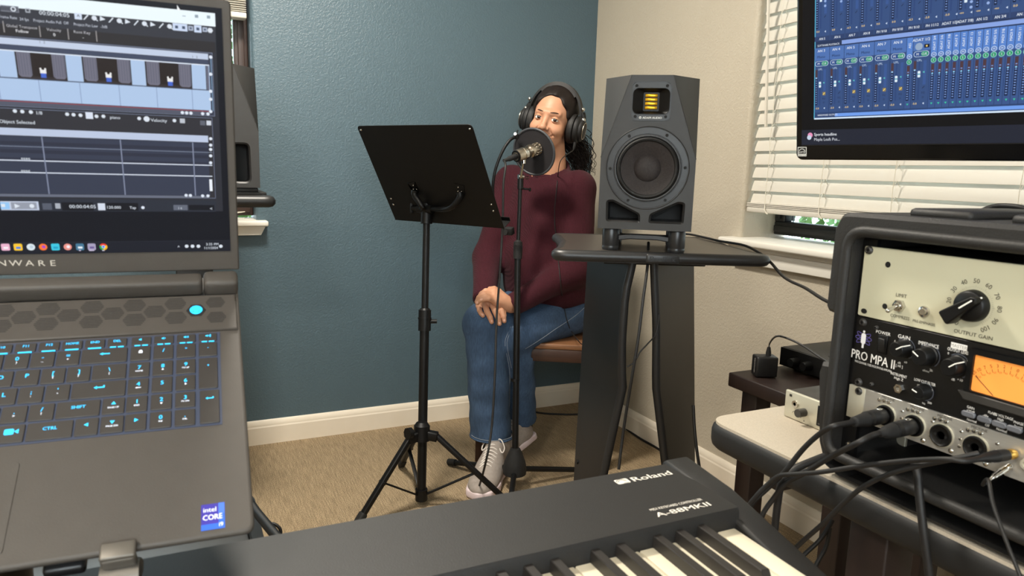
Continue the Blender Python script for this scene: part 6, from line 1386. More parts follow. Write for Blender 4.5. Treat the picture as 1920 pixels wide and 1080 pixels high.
# ================================================================== IMPLICIT SURFACES FOR THE BODY AND CLOTHES
class SDF:
    """smooth union / subtraction of simple solids, turned into one quad mesh"""
    def __init__(s, lo, hi, h):
        s.lo = np.array(lo, np.float32); s.h = h
        n = np.ceil((np.array(hi) - s.lo) / h).astype(int) + 1; s.n = n
        ax = [s.lo[i] + h * np.arange(n[i], dtype=np.float32) for i in range(3)]
        s.P = np.stack(np.meshgrid(*ax, indexing='ij'), -1); s.F = np.full(n, 9.0, np.float32)
    def _mix(s, d, k, sub=False):
        if sub:
            if k <= 0: s.F = np.maximum(s.F, -d); return
            hh = np.clip(0.5 - 0.5 * (s.F + d) / k, 0, 1); s.F = s.F * (1 - hh) - d * hh + k * hh * (1 - hh)
        else:
            if k <= 0: s.F = np.minimum(s.F, d); return
            hh = np.clip(0.5 + 0.5 * (s.F - d) / k, 0, 1); s.F = s.F * (1 - hh) + d * hh - k * hh * (1 - hh)
    def ell(s, c, r, k=0.01, sub=False, M=None):
        q = s.P - np.array(c, np.float32)
        if M is not None: q = q @ np.array(M, np.float32)          # columns of M are the axes
        r = np.array(r, np.float32); a = np.linalg.norm(q / r, axis=-1); b = np.linalg.norm(q / (r * r), axis=-1)
        s._mix(a * (a - 1) / np.maximum(b, 1e-6), k, sub); return s
    def cone(s, a, b, ra, rb, k=0.01, sub=False):
        a = np.array(a, np.float32); b = np.array(b, np.float32); d = b - a; L = float(d @ d)
        t = np.clip(((s.P - a) @ d) / L, 0, 1); q = s.P - (a + t[..., None] * d)
        s._mix(np.linalg.norm(q, axis=-1) - (ra + (rb - ra) * t), k, sub); return s
    def plane(s, p, n):                                             # keep the side the normal points to
        n = np.array(n, np.float32); n = n / np.linalg.norm(n)
        s.F = np.maximum(s.F, -((s.P - np.array(p, np.float32)) @ n)); return s
    def noise(s, amp, f, seed=0):
        rng = np.random.RandomState(seed)
        for _ in range(6):
            w = rng.normal(size=3).astype(np.float32); w = w / np.linalg.norm(w) * f * rng.uniform(0.6, 1.5); s.F = s.F + amp / 2.5 * np.sin(s.P @ w + rng.uniform(0, 6.28))
        return s
    def mesh(s):
        F = s.F; ins = F < 0; n = s.n
        c = np.zeros(tuple(n - 1), np.int8)
        for i in (0, 1):
            for j in (0, 1):
                for k in (0, 1): c += ins[i:n[0] - 1 + i, j:n[1] - 1 + j, k:n[2] - 1 + k]
        act = (c > 0) & (c < 8); idx = -np.ones(act.shape, np.int64); cells = np.argwhere(act); idx[act] = np.arange(len(cells))
        acc = np.zeros((len(cells), 3)); cnt = np.zeros(len(cells))
        for ax in range(3):
            o1, o2 = [(1, 2), (0, 2), (0, 1)][ax]
            for u in (0, 1):
                for v in (0, 1):
                    a = cells.copy(); a[:, o1] += u; a[:, o2] += v; b = a.copy(); b[:, ax] += 1
                    fa = F[a[:, 0], a[:, 1], a[:, 2]]; fb = F[b[:, 0], b[:, 1], b[:, 2]]; m = (fa < 0) != (fb < 0)
                    t = np.where(m, fa / np.where(m, fa - fb, 1), 0); p = a.astype(float); p[:, ax] += t
                    acc[m] += p[m]; cnt[m] += 1
        V = s.lo + s.h * acc / cnt[:, None]; faces = []
        for ax in range(3):
            o1, o2 = [(1, 2), (2, 0), (0, 1)][ax]
            sl = [slice(0, n[0]), slice(0, n[1]), slice(0, n[2])]; sl[ax] = slice(0, n[ax] - 1); A = ins[tuple(sl)]
            sl[ax] = slice(1, n[ax]); B = ins[tuple(sl)]
            e = np.argwhere(A != B); e = e[(e[:, o1] > 0) & (e[:, o2] > 0) & (e[:, o1] < n[o1] - 1) & (e[:, o2] < n[o2] - 1)]
            d1 = np.zeros(3, int); d1[o1] = 1; d2 = np.zeros(3, int); d2[o2] = 1
            q = [e - d1 - d2, e - d2, e, e - d1]; I = np.stack([idx[x[:, 0], x[:, 1], x[:, 2]] for x in q], 1)
            fl = A[e[:, 0], e[:, 1], e[:, 2]]; I[~fl] = I[~fl][:, ::-1]; faces.append(I)
        return V, np.concatenate(faces)
def add_sdf(mb, sd, M=None):
    V, Fc = sd.mesh()
    keep = mb.T; mb.T = (M if M is not None else I4); mb.add([tuple(v) for v in V], [list(map(int, f)) for f in Fc], True); mb.T = keep

# ------------------------------------------------------------------ the seat
M_STOOL = pm('brown_bench_wood', (122, 84, 56), 0.42, var=0.45, scale=1.0, stretch=(8, 70, 70), spec=0.45)
M_STOOLD = pm('dark_bench_edge', (58, 36, 25), 0.5, var=0.35, scale=1.0, stretch=(6, 60, 60))
BZ = 0.474; bfr = on(1010, 644, 2, BZ); bx_ = Vector((0.86, -0.51, 0)).normalized(); by_ = Vector((-bx_.y, bx_.x, 0))
BF = frame((bfr.x, bfr.y, 0), bx_, by_)                          # local y goes back toward the blue wall
bn = thing('wooden_bench', 'brown wooden bench seat under the person', 'bench', BF)
bl0, bl1, bd = -0.235, 0.285, 0.34
part('seat_board', MB().box(((bl0 + bl1) / 2, bd / 2, BZ - 0.010), (bl1 - bl0, bd, 0.020), 0.003), M_STOOL, bn)
part('front_rail', MB().box(((bl0 + bl1) / 2, 0.012, BZ - 0.044), (bl1 - bl0 - 0.004, 0.022, 0.046), 0.002), M_STOOLD, bn)
part('back_rail', MB().box(((bl0 + bl1) / 2, bd - 0.014, BZ - 0.044), (bl1 - bl0 - 0.004, 0.022, 0.046), 0.002), M_STOOLD, bn)
for x in (bl0 + 0.012, bl1 - 0.012): part('side_rail', MB().box((x, bd / 2, BZ - 0.044), (0.022, bd - 0.05, 0.046), 0.002), M_STOOLD, bn)
for x in (bl0 + 0.03, bl1 - 0.03):
    for y in (0.03, bd - 0.03): part('leg', MB().box((x, y, (BZ - 0.022) / 2), (0.042, 0.042, BZ - 0.024), 0.003), M_STOOLD, bn)

# ------------------------------------------------------------------ skeleton of the seated person
hipC = at(1048, 590, 2.78); camr = Vector((ROT[0][0], ROT[1][0], 0)).normalized(); camf = Vector((ROT[0][2], ROT[1][2], 0)).normalized()
fac = (camr * -0.67 - camf * 0.74).normalized(); lef = (camr * 0.74 - camf * 0.67).normalized(); upz = Vector((0, 0, 1))
shC = at(1020, 346, 2.68); neck = at(1036, 322, 2.655)
hipC.z = 0.572
hR, hL = hipC - lef * 0.085, hipC + lef * 0.085
kR, kL = at(909, 606, 2.525), at(966, 628, 2.56)
aR, aL = at(922, 840, 2.60), at(981, 800, 2.735)
sR, sL = shC - lef * 0.160, shC + lef * 0.160 - Vector((0, 0, 0.012))
eR, eL = at(916, 482, 2.70), at(1078, 505, 2.56)
wR, wL = at(908, 563, 2.515), at(957, 574, 2.485)
M_SKIN = pm('warm_skin', (196, 144, 114), 0.48, var=0.06, scale=25, bump=0.04, bscale=700, spec=0.4)
M_SKIN.node_tree.nodes['Principled BSDF'].inputs['Subsurface Weight'].default_value = 0.12
M_SKIN.node_tree.nodes['Principled BSDF'].inputs['Subsurface Radius'].default_value = (0.012, 0.005, 0.003)
M_LIP = pm('lips', (176, 92, 82), 0.4, var=0.05)
M_KNIT = pm('burgundy_knit', (60, 22, 31), 0.9, var=0.22, scale=160, sheen=0.03, spec=0.2)
nt = M_KNIT.node_tree; b = nt.nodes['Principled BSDF']; tc = nt.nodes['Texture Coordinate']
wv = nt.nodes.new('ShaderNodeTexWave'); wv.wave_type = 'BANDS'; wv.bands_direction = 'X'; wv.inputs['Scale'].default_value = 95; wv.inputs['Distortion'].default_value = 1.6; wv.inputs['Detail'].default_value = 2; wv.inputs['Detail Scale'].default_value = 3
nt.links.new(tc.outputs['Object'], wv.inputs['Vector']); bp = nt.nodes.new('ShaderNodeBump'); bp.inputs['Strength'].default_value = 0.45; bp.inputs['Distance'].default_value = 0.002
nt.links.new(wv.outputs['Fac'], bp.inputs['Height']); nt.links.new(bp.outputs[0], b.inputs['Normal'])
M_JEAN = pm('blue_denim', (66, 86, 112), 0.85, var=0.36, scale=9, bump=0.5, bscale=650, spec=0.2)
nt = M_JEAN.node_tree; b = nt.nodes['Principled BSDF']; mp_ = nt.nodes.new('ShaderNodeMapping'); mp_.inputs['Scale'].default_value = (260, 260, 44); nz_ = nt.nodes.new('ShaderNodeTexNoise'); nz_.inputs['Scale'].default_value = 1.0; nz_.inputs['Detail'].default_value = 4
nt.links.new(nt.nodes['Texture Coordinate'].outputs['Object'], mp_.inputs['Vector']); nt.links.new(mp_.outputs[0], nz_.inputs['Vector']); rg_ = nt.nodes.new('ShaderNodeMapRange'); rg_.inputs[1].default_value = 0.3; rg_.inputs[2].default_value = 0.7; rg_.inputs[3].default_value = 0.8; rg_.inputs[4].default_value = 1.2; nt.links.new(nz_.outputs['Fac'], rg_.inputs[0])
mm_ = nt.nodes.new('ShaderNodeMix'); mm_.data_type = 'RGBA'; mm_.blend_type = 'MULTIPLY'; mm_.inputs[0].default_value = 1.0; nt.links.new(nt.nodes['Mix'].outputs[2], mm_.inputs[6]); nt.links.new(rg_.outputs[0], mm_.inputs[7]); nt.links.new(mm_.outputs[2], b.inputs['Base Color'])
M_HAIR = pm('dark_curly_hair', (26, 18, 15), 0.6, var=0.5, scale=1.0, stretch=(260, 60, 60), bump=0.6, bscale=2.0, spec=0.3)
M_SHOE = pm('grey_knit_shoe', (152, 142, 134), 0.8, var=0.12, scale=120, bump=0.4, bscale=500)
M_SOLE = pm('pale_pink_sole', (222, 204, 206), 0.5, var=0.05, scale=40)
M_LACE = pm('white_lace', (222, 214, 206), 0.7, var=0.08, scale=200)
M_SOCK = pm('black_sock', (20, 20, 22), 0.9, var=0.1)
pr = thing('person', 'seated person in a burgundy sweater and jeans, hands crossed on one knee', 'person', T(hipC.x, hipC.y, 0))
O_ = Vector((hipC.x, hipC.y, 0)); W = T(*(-O_))                     # world -> person local

# head frame: x = her left, y = face, z = up
hc = at(1036, 225, 2.60); d = (CAM - hc); d.z *= 0.6; d.normalize()
fd_ = (Matrix.Rotation(math.radians(-17), 3, 'Z') @ d); fd_.z += 0.03; fd_.normalize()
rightimg = Vector((-fd_.y, fd_.x, 0)).normalized()                  # her left = image right
upv = fd_.cross(rightimg) * -1
if upv.z < 0: upv = -upv
rl = math.radians(11); hx = rightimg * math.cos(rl) - upv * math.sin(rl); hz = upv * math.cos(rl) + rightimg * math.sin(rl)
HF = Matrix(((hx.x, fd_.x, hz.x, hc.x), (hx.y, fd_.y, hz.y, hc.y), (hx.z, fd_.z, hz.z, hc.z), (0, 0, 0, 1)))
HI = HF.inverted()
nb = HI @ (neck + Vector((0, 0, -0.03)))
hs = SDF((-0.10, -0.14, -0.20), (0.10, 0.135, 0.14), 0.0026)
hs.ell((0, -0.018, 0.034), (0.073, 0.092, 0.082), 0).ell((0, 0.028, -0.022), (0.060, 0.058, 0.086), 0.02).ell((0, 0.030, -0.074), (0.046, 0.046, 0.037), 0.02)
hs.ell((0, 0.064, -0.097), (0.020, 0.018, 0.018), 0.018)
for sx in (-1, 1):
    hs.ell((sx * 0.036, 0.055, -0.034), (0.026, 0.027, 0.022), 0.016)
    hs.cone((sx * 0.010, 0.079, 0.0225), (sx * 0.040, 0.066, 0.0215), 0.010, 0.008, 0.012)
    hs.ell((sx * 0.031, 0.089, 0.000), (0.0165, 0.013, 0.0105), 0.010, sub=True)
hs.cone((0, 0.080, 0.008), (0, 0.098, -0.028), 0.0075, 0.0098, 0.010).ell((0, 0.100, -0.0315), (0.0120, 0.0100, 0.0092), 0.008)
for sx in (-1, 1): hs.ell((sx * 0.0140, 0.089, -0.0345), (0.0085, 0.0085, 0.0072), 0.005); hs.ell((sx * 0.0068, 0.098, -0.0408), (0.0038, 0.005, 0.0032), 0.003, sub=True); hs.cone((sx * 0.0215, 0.085, -0.034), (sx * 0.0370, 0.069, -0.054), 0.0014, 0.0014, 0.008, sub=True)
hs.ell((0, 0.081, -0.0595), (0.028, 0.0105, 0.0052), 0.006).ell((0, 0.079, -0.0715), (0.023, 0.0105, 0.0066), 0.006)
for sx in (-1, 1): hs.cone((0, 0.0905, -0.0652), (sx * 0.020, 0.0845, -0.0622), 0.0016, 0.0016, 0.003, sub=True); hs.cone((sx * 0.020, 0.0845, -0.0622), (sx * 0.033, 0.0705, -0.0550), 0.0017, 0.0020, 0.003, sub=True)
for sx in (-1, 1): hs.ell((sx * 0.073, -0.010, -0.006), (0.007, 0.020, 0.031), 0.006)
hs.cone((0, -0.020, -0.060), tuple(nb), 0.050, 0.056, 0.02)
body = MB(); add_sdf(body, hs, W @ HF)
# eyelids
lid = MB()
for sx in (-1, 1):
    C_ = Vector((sx * 0.031, 0.0715, 0.0008)); R_l = 0.0131
    for (e0, e1) in ((21, 78), (-78, -24)):
        vs = []; nn = 14; mm = 5
        for j in range(mm + 1):
            for i in range(nn + 1):
                az = math.radians(-80 + 160 * i / nn); edge = math.cos(az * 0.98)
                a, b_ = (e0 * edge ** 0.8 - 6 * (1 - edge), e1) if e0 > 0 else (e1 * edge ** 0.6 - 6 * (1 - edge), e0)
                el = math.radians(a + (b_ - a) * j / mm); vs.append(C_ + Vector((math.sin(az) * math.cos(el), math.cos(az) * math.cos(el), math.sin(el))) * (R_l + 0.0006 * (1 - j / mm)))
        fs = [(j * (nn + 1) + i, j * (nn + 1) + i + 1, (j + 1) * (nn + 1) + i + 1, (j + 1) * (nn + 1) + i) for j in range(mm) for i in range(nn)]
        body.at(W @ HF).add(vs, fs, True)
body.at(I4)
# trunk and limbs under the clothes
ts = SDF(tuple(min(hipC[i], kR[i], kL[i], sR[i], sL[i], aR[i], aL[i], eR[i], eL[i], wR[i]) - 0.12 for i in range(3)), tuple(max(hipC[i], kR[i], kL[i], sR[i], sL[i], neck[i], aL[i], eL[i]) + 0.12 for i in range(3)), 0.011)
ts.cone(hipC, shC + Vector((0, 0, -0.05)), 0.10, 0.085, 0).cone(sR, sL, 0.042, 0.042, 0.03).cone(shC, neck + Vector((0, 0, 0.03)), 0.06, 0.048, 0.03)
for h_, k_, a_ in ((hR, kR, aR), (hL, kL, aL)): ts.cone(h_, k_, 0.066, 0.052, 0.03).cone(k_, a_, 0.050, 0.034, 0.03)
for s_, e_, w_ in ((sR, eR, wR), (sL, eL, wL)): ts.cone(s_, e_, 0.044, 0.038, 0.02).cone(e_, w_, 0.036, 0.026, 0.02)
add_sdf(body, ts, W)
# hands: joints measured on the photograph, given their own depth
def hand(wrist, palm, fingers, thumb, pr_=0.0130):
    pts = [wrist] + [p for f in fingers for p in f] + list(thumb)
    lo = [min(p[i] for p in pts) - 0.03 for i in range(3)]; hi = [max(p[i] for p in pts) + 0.03 for i in range(3)]
    sd = SDF(lo, hi, 0.0022)
    for i, f in enumerate(fingers):
        base = wrist.lerp(f[0], 0.25) + (palm[i] if palm else Vector())
        sd.cone(base, f[0], 0.0165, pr_ - 0.001 * abs(i - 1.2), 0.016)
    for a, b_ in zip(fingers[:-1], fingers[1:]): sd.cone(wrist.lerp(a[0], 0.55), wrist.lerp(b_[0], 0.8), 0.0125, 0.0120, 0.014)
    sd.cone(wrist, wrist.lerp(fingers[1][0], 0.4), 0.023, 0.020, 0.016)
    for i, f in enumerate(fingers):
        r = [0.0112, 0.0104, 0.0093, 0.0080] if i != 3 else [0.0098, 0.0090, 0.0082, 0.0072]
        g = SDF(lo, hi, 0.0022)
        for (a, b_, ra, rb) in zip(f[:-1], f[1:], r[:-1], r[1:]): g.cone(a, b_, ra, rb, 0.002)
        sd._mix(g.F, 0.0035)
    g = SDF(lo, hi, 0.0022); rt = [0.0125, 0.0105, 0.0088, 0.0072]
    for (a, b_, ra, rb) in zip(thumb[:-1], thumb[1:], rt[:-1], rt[1:]): g.cone(a, b_, ra, rb, 0.003)
    sd._mix(g.F, 0.006)
    add_sdf(body, sd, W)
# her right hand lies on the knee, fingers toward the camera
RHf = [[at(934, 573, 2.462), at(940, 583, 2.440), at(944, 594, 2.430), at(945.5, 602, 2.428)],
       [at(922, 569, 2.462), at(928, 583, 2.434), at(934, 597, 2.420), at(936.5, 607, 2.419)],
       [at(909, 570, 2.468), at(913, 583, 2.440), at(919, 595, 2.424), at(922, 603.5, 2.421)],
       [at(898, 574, 2.478), at(899, 582, 2.456), at(902, 588, 2.442), at(905.5, 592, 2.436)]]
hand(at(912, 556, 2.515), None, RHf, [at(925, 560, 2.490), at(938, 572, 2.470), at(944, 584, 2.456), at(946, 592, 2.448)])
# her left hand lies across it, fingers toward the left
LHf = [[at(927, 546, 2.455), at(911, 546, 2.442), at(903, 551, 2.436), at(899, 556, 2.434)],
       [at(925, 552, 2.442), at(907, 551, 2.424), at(898, 558, 2.420), at(894, 566, 2.420)],
       [at(926, 559, 2.436), at(911, 556, 2.414), at(901, 560, 2.412), at(895, 568, 2.414)],
       [at(929, 566, 2.434), at(917, 560, 2.412), at(909, 561, 2.408), at(902, 563, 2.408)]]
hand(at(955, 573, 2.478), [Vector((0, 0, 0.006)), Vector((0, 0, 0.004)), Vector((0, 0, 0.0)), Vector((0, 0, -0.004))], LHf, [at(945, 556, 2.478), at(935, 546, 2.474), at(927, 541, 2.468), at(918, 541, 2.462)])
bo = part('body', body, [M_SKIN, M_LIP], pr, sharp=None)
# lips take the lip colour
me = bo.data; HW = (W @ HF).inverted()
for p in me.polygons:
    q = HW @ p.center
    if q.y > 0.080 and ((q.x / 0.027) ** 2 + ((q.z + 0.0595) / 0.0056) ** 2 < 1 or (q.x / 0.024) ** 2 + ((q.z + 0.0715) / 0.0066) ** 2 < 1): p.material_index = 1
# nails
M_NAIL = pm('finger_nail', (222, 170, 148), 0.3, var=0.03)
def nail(f, cammy):
    a, b_ = f[-2], f[-1]; d = (b_ - a).normalized(); n_ = (CAM - b_).normalized(); n_ = (n_ + Vector((0, 0, 0.5))).normalized(); n_ = (n_ - d * n_.dot(d)).normalized()
    F_ = frame(W @ (b_ - d * 0.002 + n_ * 0.0066), d, n_.cross(d)); part('nail', MB().ell((0, 0, 0), (0.0060, 0.0042, 0.0022), 10, 6, M=F_), M_NAIL, bo)
for f in RHf + LHf: nail(f, 0)
# eyes, brows
M_EYEW = pm('eye_white', (232, 224, 216), 0.2, var=0.02); M_IRIS = pm('brown_iris', (58, 34, 22), 0.15, var=0.2, scale=900); M_PUP = pm('pupil', (6, 5, 5), 0.08, var=0.0)
M_BROW = pm('brown_brow', (58, 40, 30), 0.7, var=0.3, scale=300)
look = (HI @ CAM - Vector((0, 0.0715, 0))).normalized()
for sx in (-1, 1):
    C_ = Vector((sx * 0.031, 0.0715, 0.0008)); e = part('eye', MB().ell(tuple(C_), 0.0124, 20, 14), M_EYEW, pr, W @ HF)
    LQ = T(*C_) @ look.to_track_quat('Z', 'Y').to_matrix().to_4x4()
    part('iris', MB().lathe([(0.0, 0.01265), (0.0030, 0.01255), (0.0064, 0.01080)], 20, M=LQ), M_IRIS, e); part('pupil', MB().lathe([(0.0, 0.01285), (0.0032, 0.01262)], 14, M=LQ), M_PUP, e)
    bw = MB(); bw.tube([(sx * 0.014, 0.0882, 0.0228), (sx * 0.025, 0.0850, 0.0252), (sx * 0.037, 0.0770, 0.0258), (sx * 0.048, 0.0635, 0.0205)], [0.0008, 0.0019, 0.0016, 0.0005], 8, res=5); part('eyebrow', bw, M_BROW, pr, W @ HF)
    la = MB(); la.tube([C_ + Vector((math.sin(math.radians(a)) * 0.0134, math.cos(math.radians(a)) * 0.0134 * 0.93, 0.0047 * math.cos(math.radians(a)) ** 0.8)) for a in range(-72, 73, 12)], 0.0007, 5); part('eyelash', la, M_HAIR, pr, W @ HF)
# hair: cap pulled back, curls falling behind the left shoulder
hr = SDF((-0.115, -0.16, -0.12), (0.115, 0.12, 0.15), 0.0035)
hr.ell((0, -0.022, 0.034), (0.084, 0.101, 0.091), 0).ell((0, -0.085, -0.035), (0.055, 0.045, 0.060), 0.03)
hr.ell((0, 0.085, -0.016), (0.080, 0.092, 0.1005), 0.012, sub=True); hr.plane((0, 0, -0.105), (0, -0.5, 1)); hr.ell((0, 0.03, -0.10), (0.085, 0.09, 0.075), 0.02, sub=True)
hr.noise(0.0022, 130, 3)
hm = MB(); add_sdf(hm, hr, W @ HF); part('hair', hm, M_HAIR, pr, sharp=None)
cm_ = MB(); rnd = random.Random(5); root0 = HF @ Vector((0.020, -0.105, -0.040)); tip0 = at(1092, 318, 2.68)
for k in range(230):
    a = root0 + Vector((rnd.gauss(0, .018), rnd.gauss(0, .018), rnd.gauss(0, .022))); b_ = tip0 + Vector((rnd.gauss(0, .020), rnd.gauss(0, .020), rnd.gauss(-.004, .020)))
    mid_ = a.lerp(b_, 0.45) + Vector((rnd.gauss(.012, .016), rnd.gauss(-.008, .016), rnd.gauss(0.012, .014)))
    base_ = catmull([a, mid_, b_], 26); ph = rnd.uniform(0, 6.28); R0 = rnd.uniform(.003, .0075); tw = rnd.uniform(0.42, 0.75); P_ = []
    for i, p in enumerate(base_): P_.append(W @ (p + Vector((math.cos(ph + tw * i), math.sin(ph + tw * i), 0.5 * math.sin(ph + tw * i * 0.9))) * R0 * min(1, i / 8)))
    cm_.tube(P_, [0.0014, 0.0017, 0.0014, 0.0007], 4)
part('curls', cm_, M_HAIR, pr, sharp=None, kind='stuff')
# ---- sweater
LB = np.array([[lef.x, fac.x, 0], [lef.y, fac.y, 0], [0, 0, 1]], np.float32)
ptsS = [hipC, sR, sL, eR, eL, wR, wL, neck]
sw_ = SDF([min(p[i] for p in ptsS) - (0.20 if i < 2 else 0.05) for i in range(3)], [max(p[i] for p in ptsS) + (0.20 if i < 2 else 0.06) for i in range(3)], 0.0062)
def sp(z, f=0.0, l=0.0): t = (z - hipC.z) / (shC.z - hipC.z); p = hipC.lerp(shC, t); return p + fac * f + lef * l
sw_.ell(sp(0.93), (0.176, 0.132, 0.165), 0, M=LB).ell(sp(0.75, 0.055), (0.165, 0.160, 0.160), 0.05, M=LB).ell(sp(0.645, 0.04), (0.182, 0.165, 0.095), 0.05, M=LB)
for l in (-0.072, 0.072): sw_.ell(sp(0.885, 0.088, l), (0.066, 0.052, 0.066), 0.04, M=LB)
sw_.cone(sR, sL, 0.060, 0.060, 0.04).cone(shC + Vector((0, 0, -0.02)), neck + Vector((0, 0, 0.006)), 0.085, 0.066, 0.04)
sw_.cone(sR, eR, 0.066, 0.058, 0.03).cone(eR, wR, 0.056, 0.041, 0.025)
sw_.cone(sL, eL, 0.068, 0.062, 0.03).cone(eL, wL, 0.060, 0.040, 0.025)
nbv = (HF @ Vector(nb)); ndir = (HF @ Vector((0, -0.02, -0.06)) - nbv).normalized()
sw_.cone(nbv + fac * 0.012 - ndir * 0.004, nbv + fac * 0.03 + ndir * 0.14, 0.060, 0.085, 0.006, sub=True)
sw_.plane((0, 0, 0.588), (0, 0, 1)) if False else None
# the hem slopes: lower at the back, cut by a plane through the lap
sw_.plane(sp(0.600, 0.09), (fac.x * 0.25, fac.y * 0.25, 1.0))
# cuffs end short of the hands
for e_, w_ in ((eR, wR), (eL, wL)):
    d = (w_ - e_).normalized(); q = w_ - d * 0.004; D_ = (sw_.P - np.array(q, np.float32)) @ np.array(d, np.float32); near = np.linalg.norm(sw_.P - np.array(q, np.float32), axis=-1) < 0.085
    sw_.F = np.where(near, np.maximum(sw_.F, D_), sw_.F)
sw_.noise(0.0030, 34, 1)
sm_ = MB(); add_sdf(sm_, sw_, W); so_ = part('sweater', sm_, M_KNIT, pr, sharp=None)
ndir = (ndir - fac * 0.22).normalized(); cq = nbv + fac * 0.010 + ndir * 0.000; cf = frame(cq, ndir.orthogonal(), ndir.cross(ndir.orthogonal())); 
part('collar', MB().tube([W @ (cf @ Vector((0.0635 * math.cos(t), 0.0635 * math.sin(t), 0))) for t in np.linspace(0, 2 * PI, 40, endpoint=False)], 0.0085, 8, closed=True), M_KNIT, so_)
for e_, w_ in ((eR, wR), (eL, wL)):
    d = (w_ - e_).normalized(); part('cuff', MB().tube([W @ (w_ - d * 0.030), W @ (w_ - d * 0.018), W @ (w_ - d * 0.001)], [0.0405, 0.0400, 0.0370], 20), M_KNIT, so_)
# ---- jeans
ptsJ = [hipC, hL, hR, kR, kL, aR, aL]
jn = SDF([min(p[i] for p in ptsJ) - 0.16 for i in range(3)], [max(p[i] for p in ptsJ) + 0.16 for i in range(3)], 0.0065)
jn.ell(hipC + Vector((0, 0, 0.005)) - fac * 0.01, (0.178, 0.140, 0.105), 0, M=LB)
jn.cone(hR, kR, 0.096, 0.074, 0.03).cone(hL, kL, 0.094, 0.076, 0.03)
jn.cone(kR, kR.lerp(aR, 0.5), 0.074, 0.072, 0.02).cone(kR.lerp(aR, 0.5), aR + Vector((0, 0, -0.02)), 0.072, 0.078, 0.02)
dL = (aL - kL).normalized(); q = aL - dL * 0.035
g = SDF([min(p[i] for p in ptsJ) - 0.16 for i in range(3)], [max(p[i] for p in ptsJ) + 0.16 for i in range(3)], 0.0065)
g.cone(kL, kL.lerp(aL, 0.5), 0.070, 0.057, 0.015).cone(kL.lerp(aL, 0.5), aL, 0.057, 0.056, 0.02).plane(q, -dL); jn._mix(g.F, 0.012)
jn.noise(0.0020, 60, 4)
for (p, q_, r_) in ((kL.lerp(hL, .75) + fac * .06 + Vector((0, 0, .06)), hL + lef * .10 + Vector((0, 0, .05)), 0.006), (kL.lerp(hL, .62) + fac * .02 + lef * .06 + Vector((0, 0, .05)), hL + lef * .11 + Vector((0, 0, .02)), 0.005),): jn.cone(p, q_, r_, r_ * .4, 0.012, sub=True)
hemR = at(918, 816, 2.60); D_ = jn.P[..., 2] - hemR.z; jn.F = np.maximum(jn.F, np.where(np.linalg.norm(jn.P[..., :2] - np.array((aR.x, aR.y), np.float32), axis=-1) < 0.13, -D_, -9))
jn.plane((0, 0, BZ + 0.002), (0, 0, 1)) if False else None
# flat underside where the thighs rest on the bench
Bi = BF.inverted(); A_ = np.array(Bi, np.float32); loc = jn.P @ A_[:3, :3].T + A_[:3, 3]
onb = (loc[..., 0] > bl0 - 0.01) & (loc[..., 0] < bl1 + 0.01) & (loc[..., 1] > 0.0) & (jn.P[..., 2] > BZ - 0.05); jn.F = np.where(onb, np.maximum(jn.F, (BZ + 0.001) - jn.P[..., 2]), jn.F)
jm = MB(); add_sdf(jm, jn, W); jo_ = part('jeans', jm, M_JEAN, pr, sharp=None)
M_STITCH = pm('denim_stitch', (150, 158, 168), 0.8, var=0.1)
hem = MB(); rr = 0.0795
hem.tube([W @ Vector((aR.x + rr * math.cos(t), aR.y + rr * math.sin(t), hemR.z + 0.006)) for t in np.linspace(0, 2 * PI, 36, endpoint=False)], 0.0042, 6, closed=True); part('hem', hem, M_JEAN, jo_)
hem = MB(); hem.tube([W @ Vector((aR.x + (rr + .001) * math.cos(t), aR.y + (rr + .001) * math.sin(t), hemR.z + 0.014)) for t in np.linspace(0, 2 * PI, 36, endpoint=False)], 0.0009, 4, closed=True); part('stitching', hem, M_STITCH, jo_)
from mathutils.bvhtree import BVHTree
def on_cloth(o, pts, lift):
    bv = BVHTree.FromPolygons([W.inverted() @ v.co for v in o.data.vertices], [p.vertices[:] for p in o.data.polygons]); out = []
    for x, y in pts:
        d = ray(x, y).normalized(); h_ = bv.ray_cast(CAM, d)
        if h_[0] is not None: out.append(h_[0] - d * lift)
    return out
for P_ in ([(1100, 573), (1080, 591), (1060, 605), (1040, 618), (1020, 632), (1000, 645), (985, 654)], [(958, 612), (950, 630), (947, 648), (955, 690), (956, 730), (955, 770), (953, 808)], [(962, 612), (953, 632), (951, 650), (959, 690)]):
    q = on_cloth(jo_, P_, 0.0004)
    if len(q) > 2: part('seam', MB().tube([W @ p for p in q], 0.0009, 4, res=3), M_STITCH, jo_)
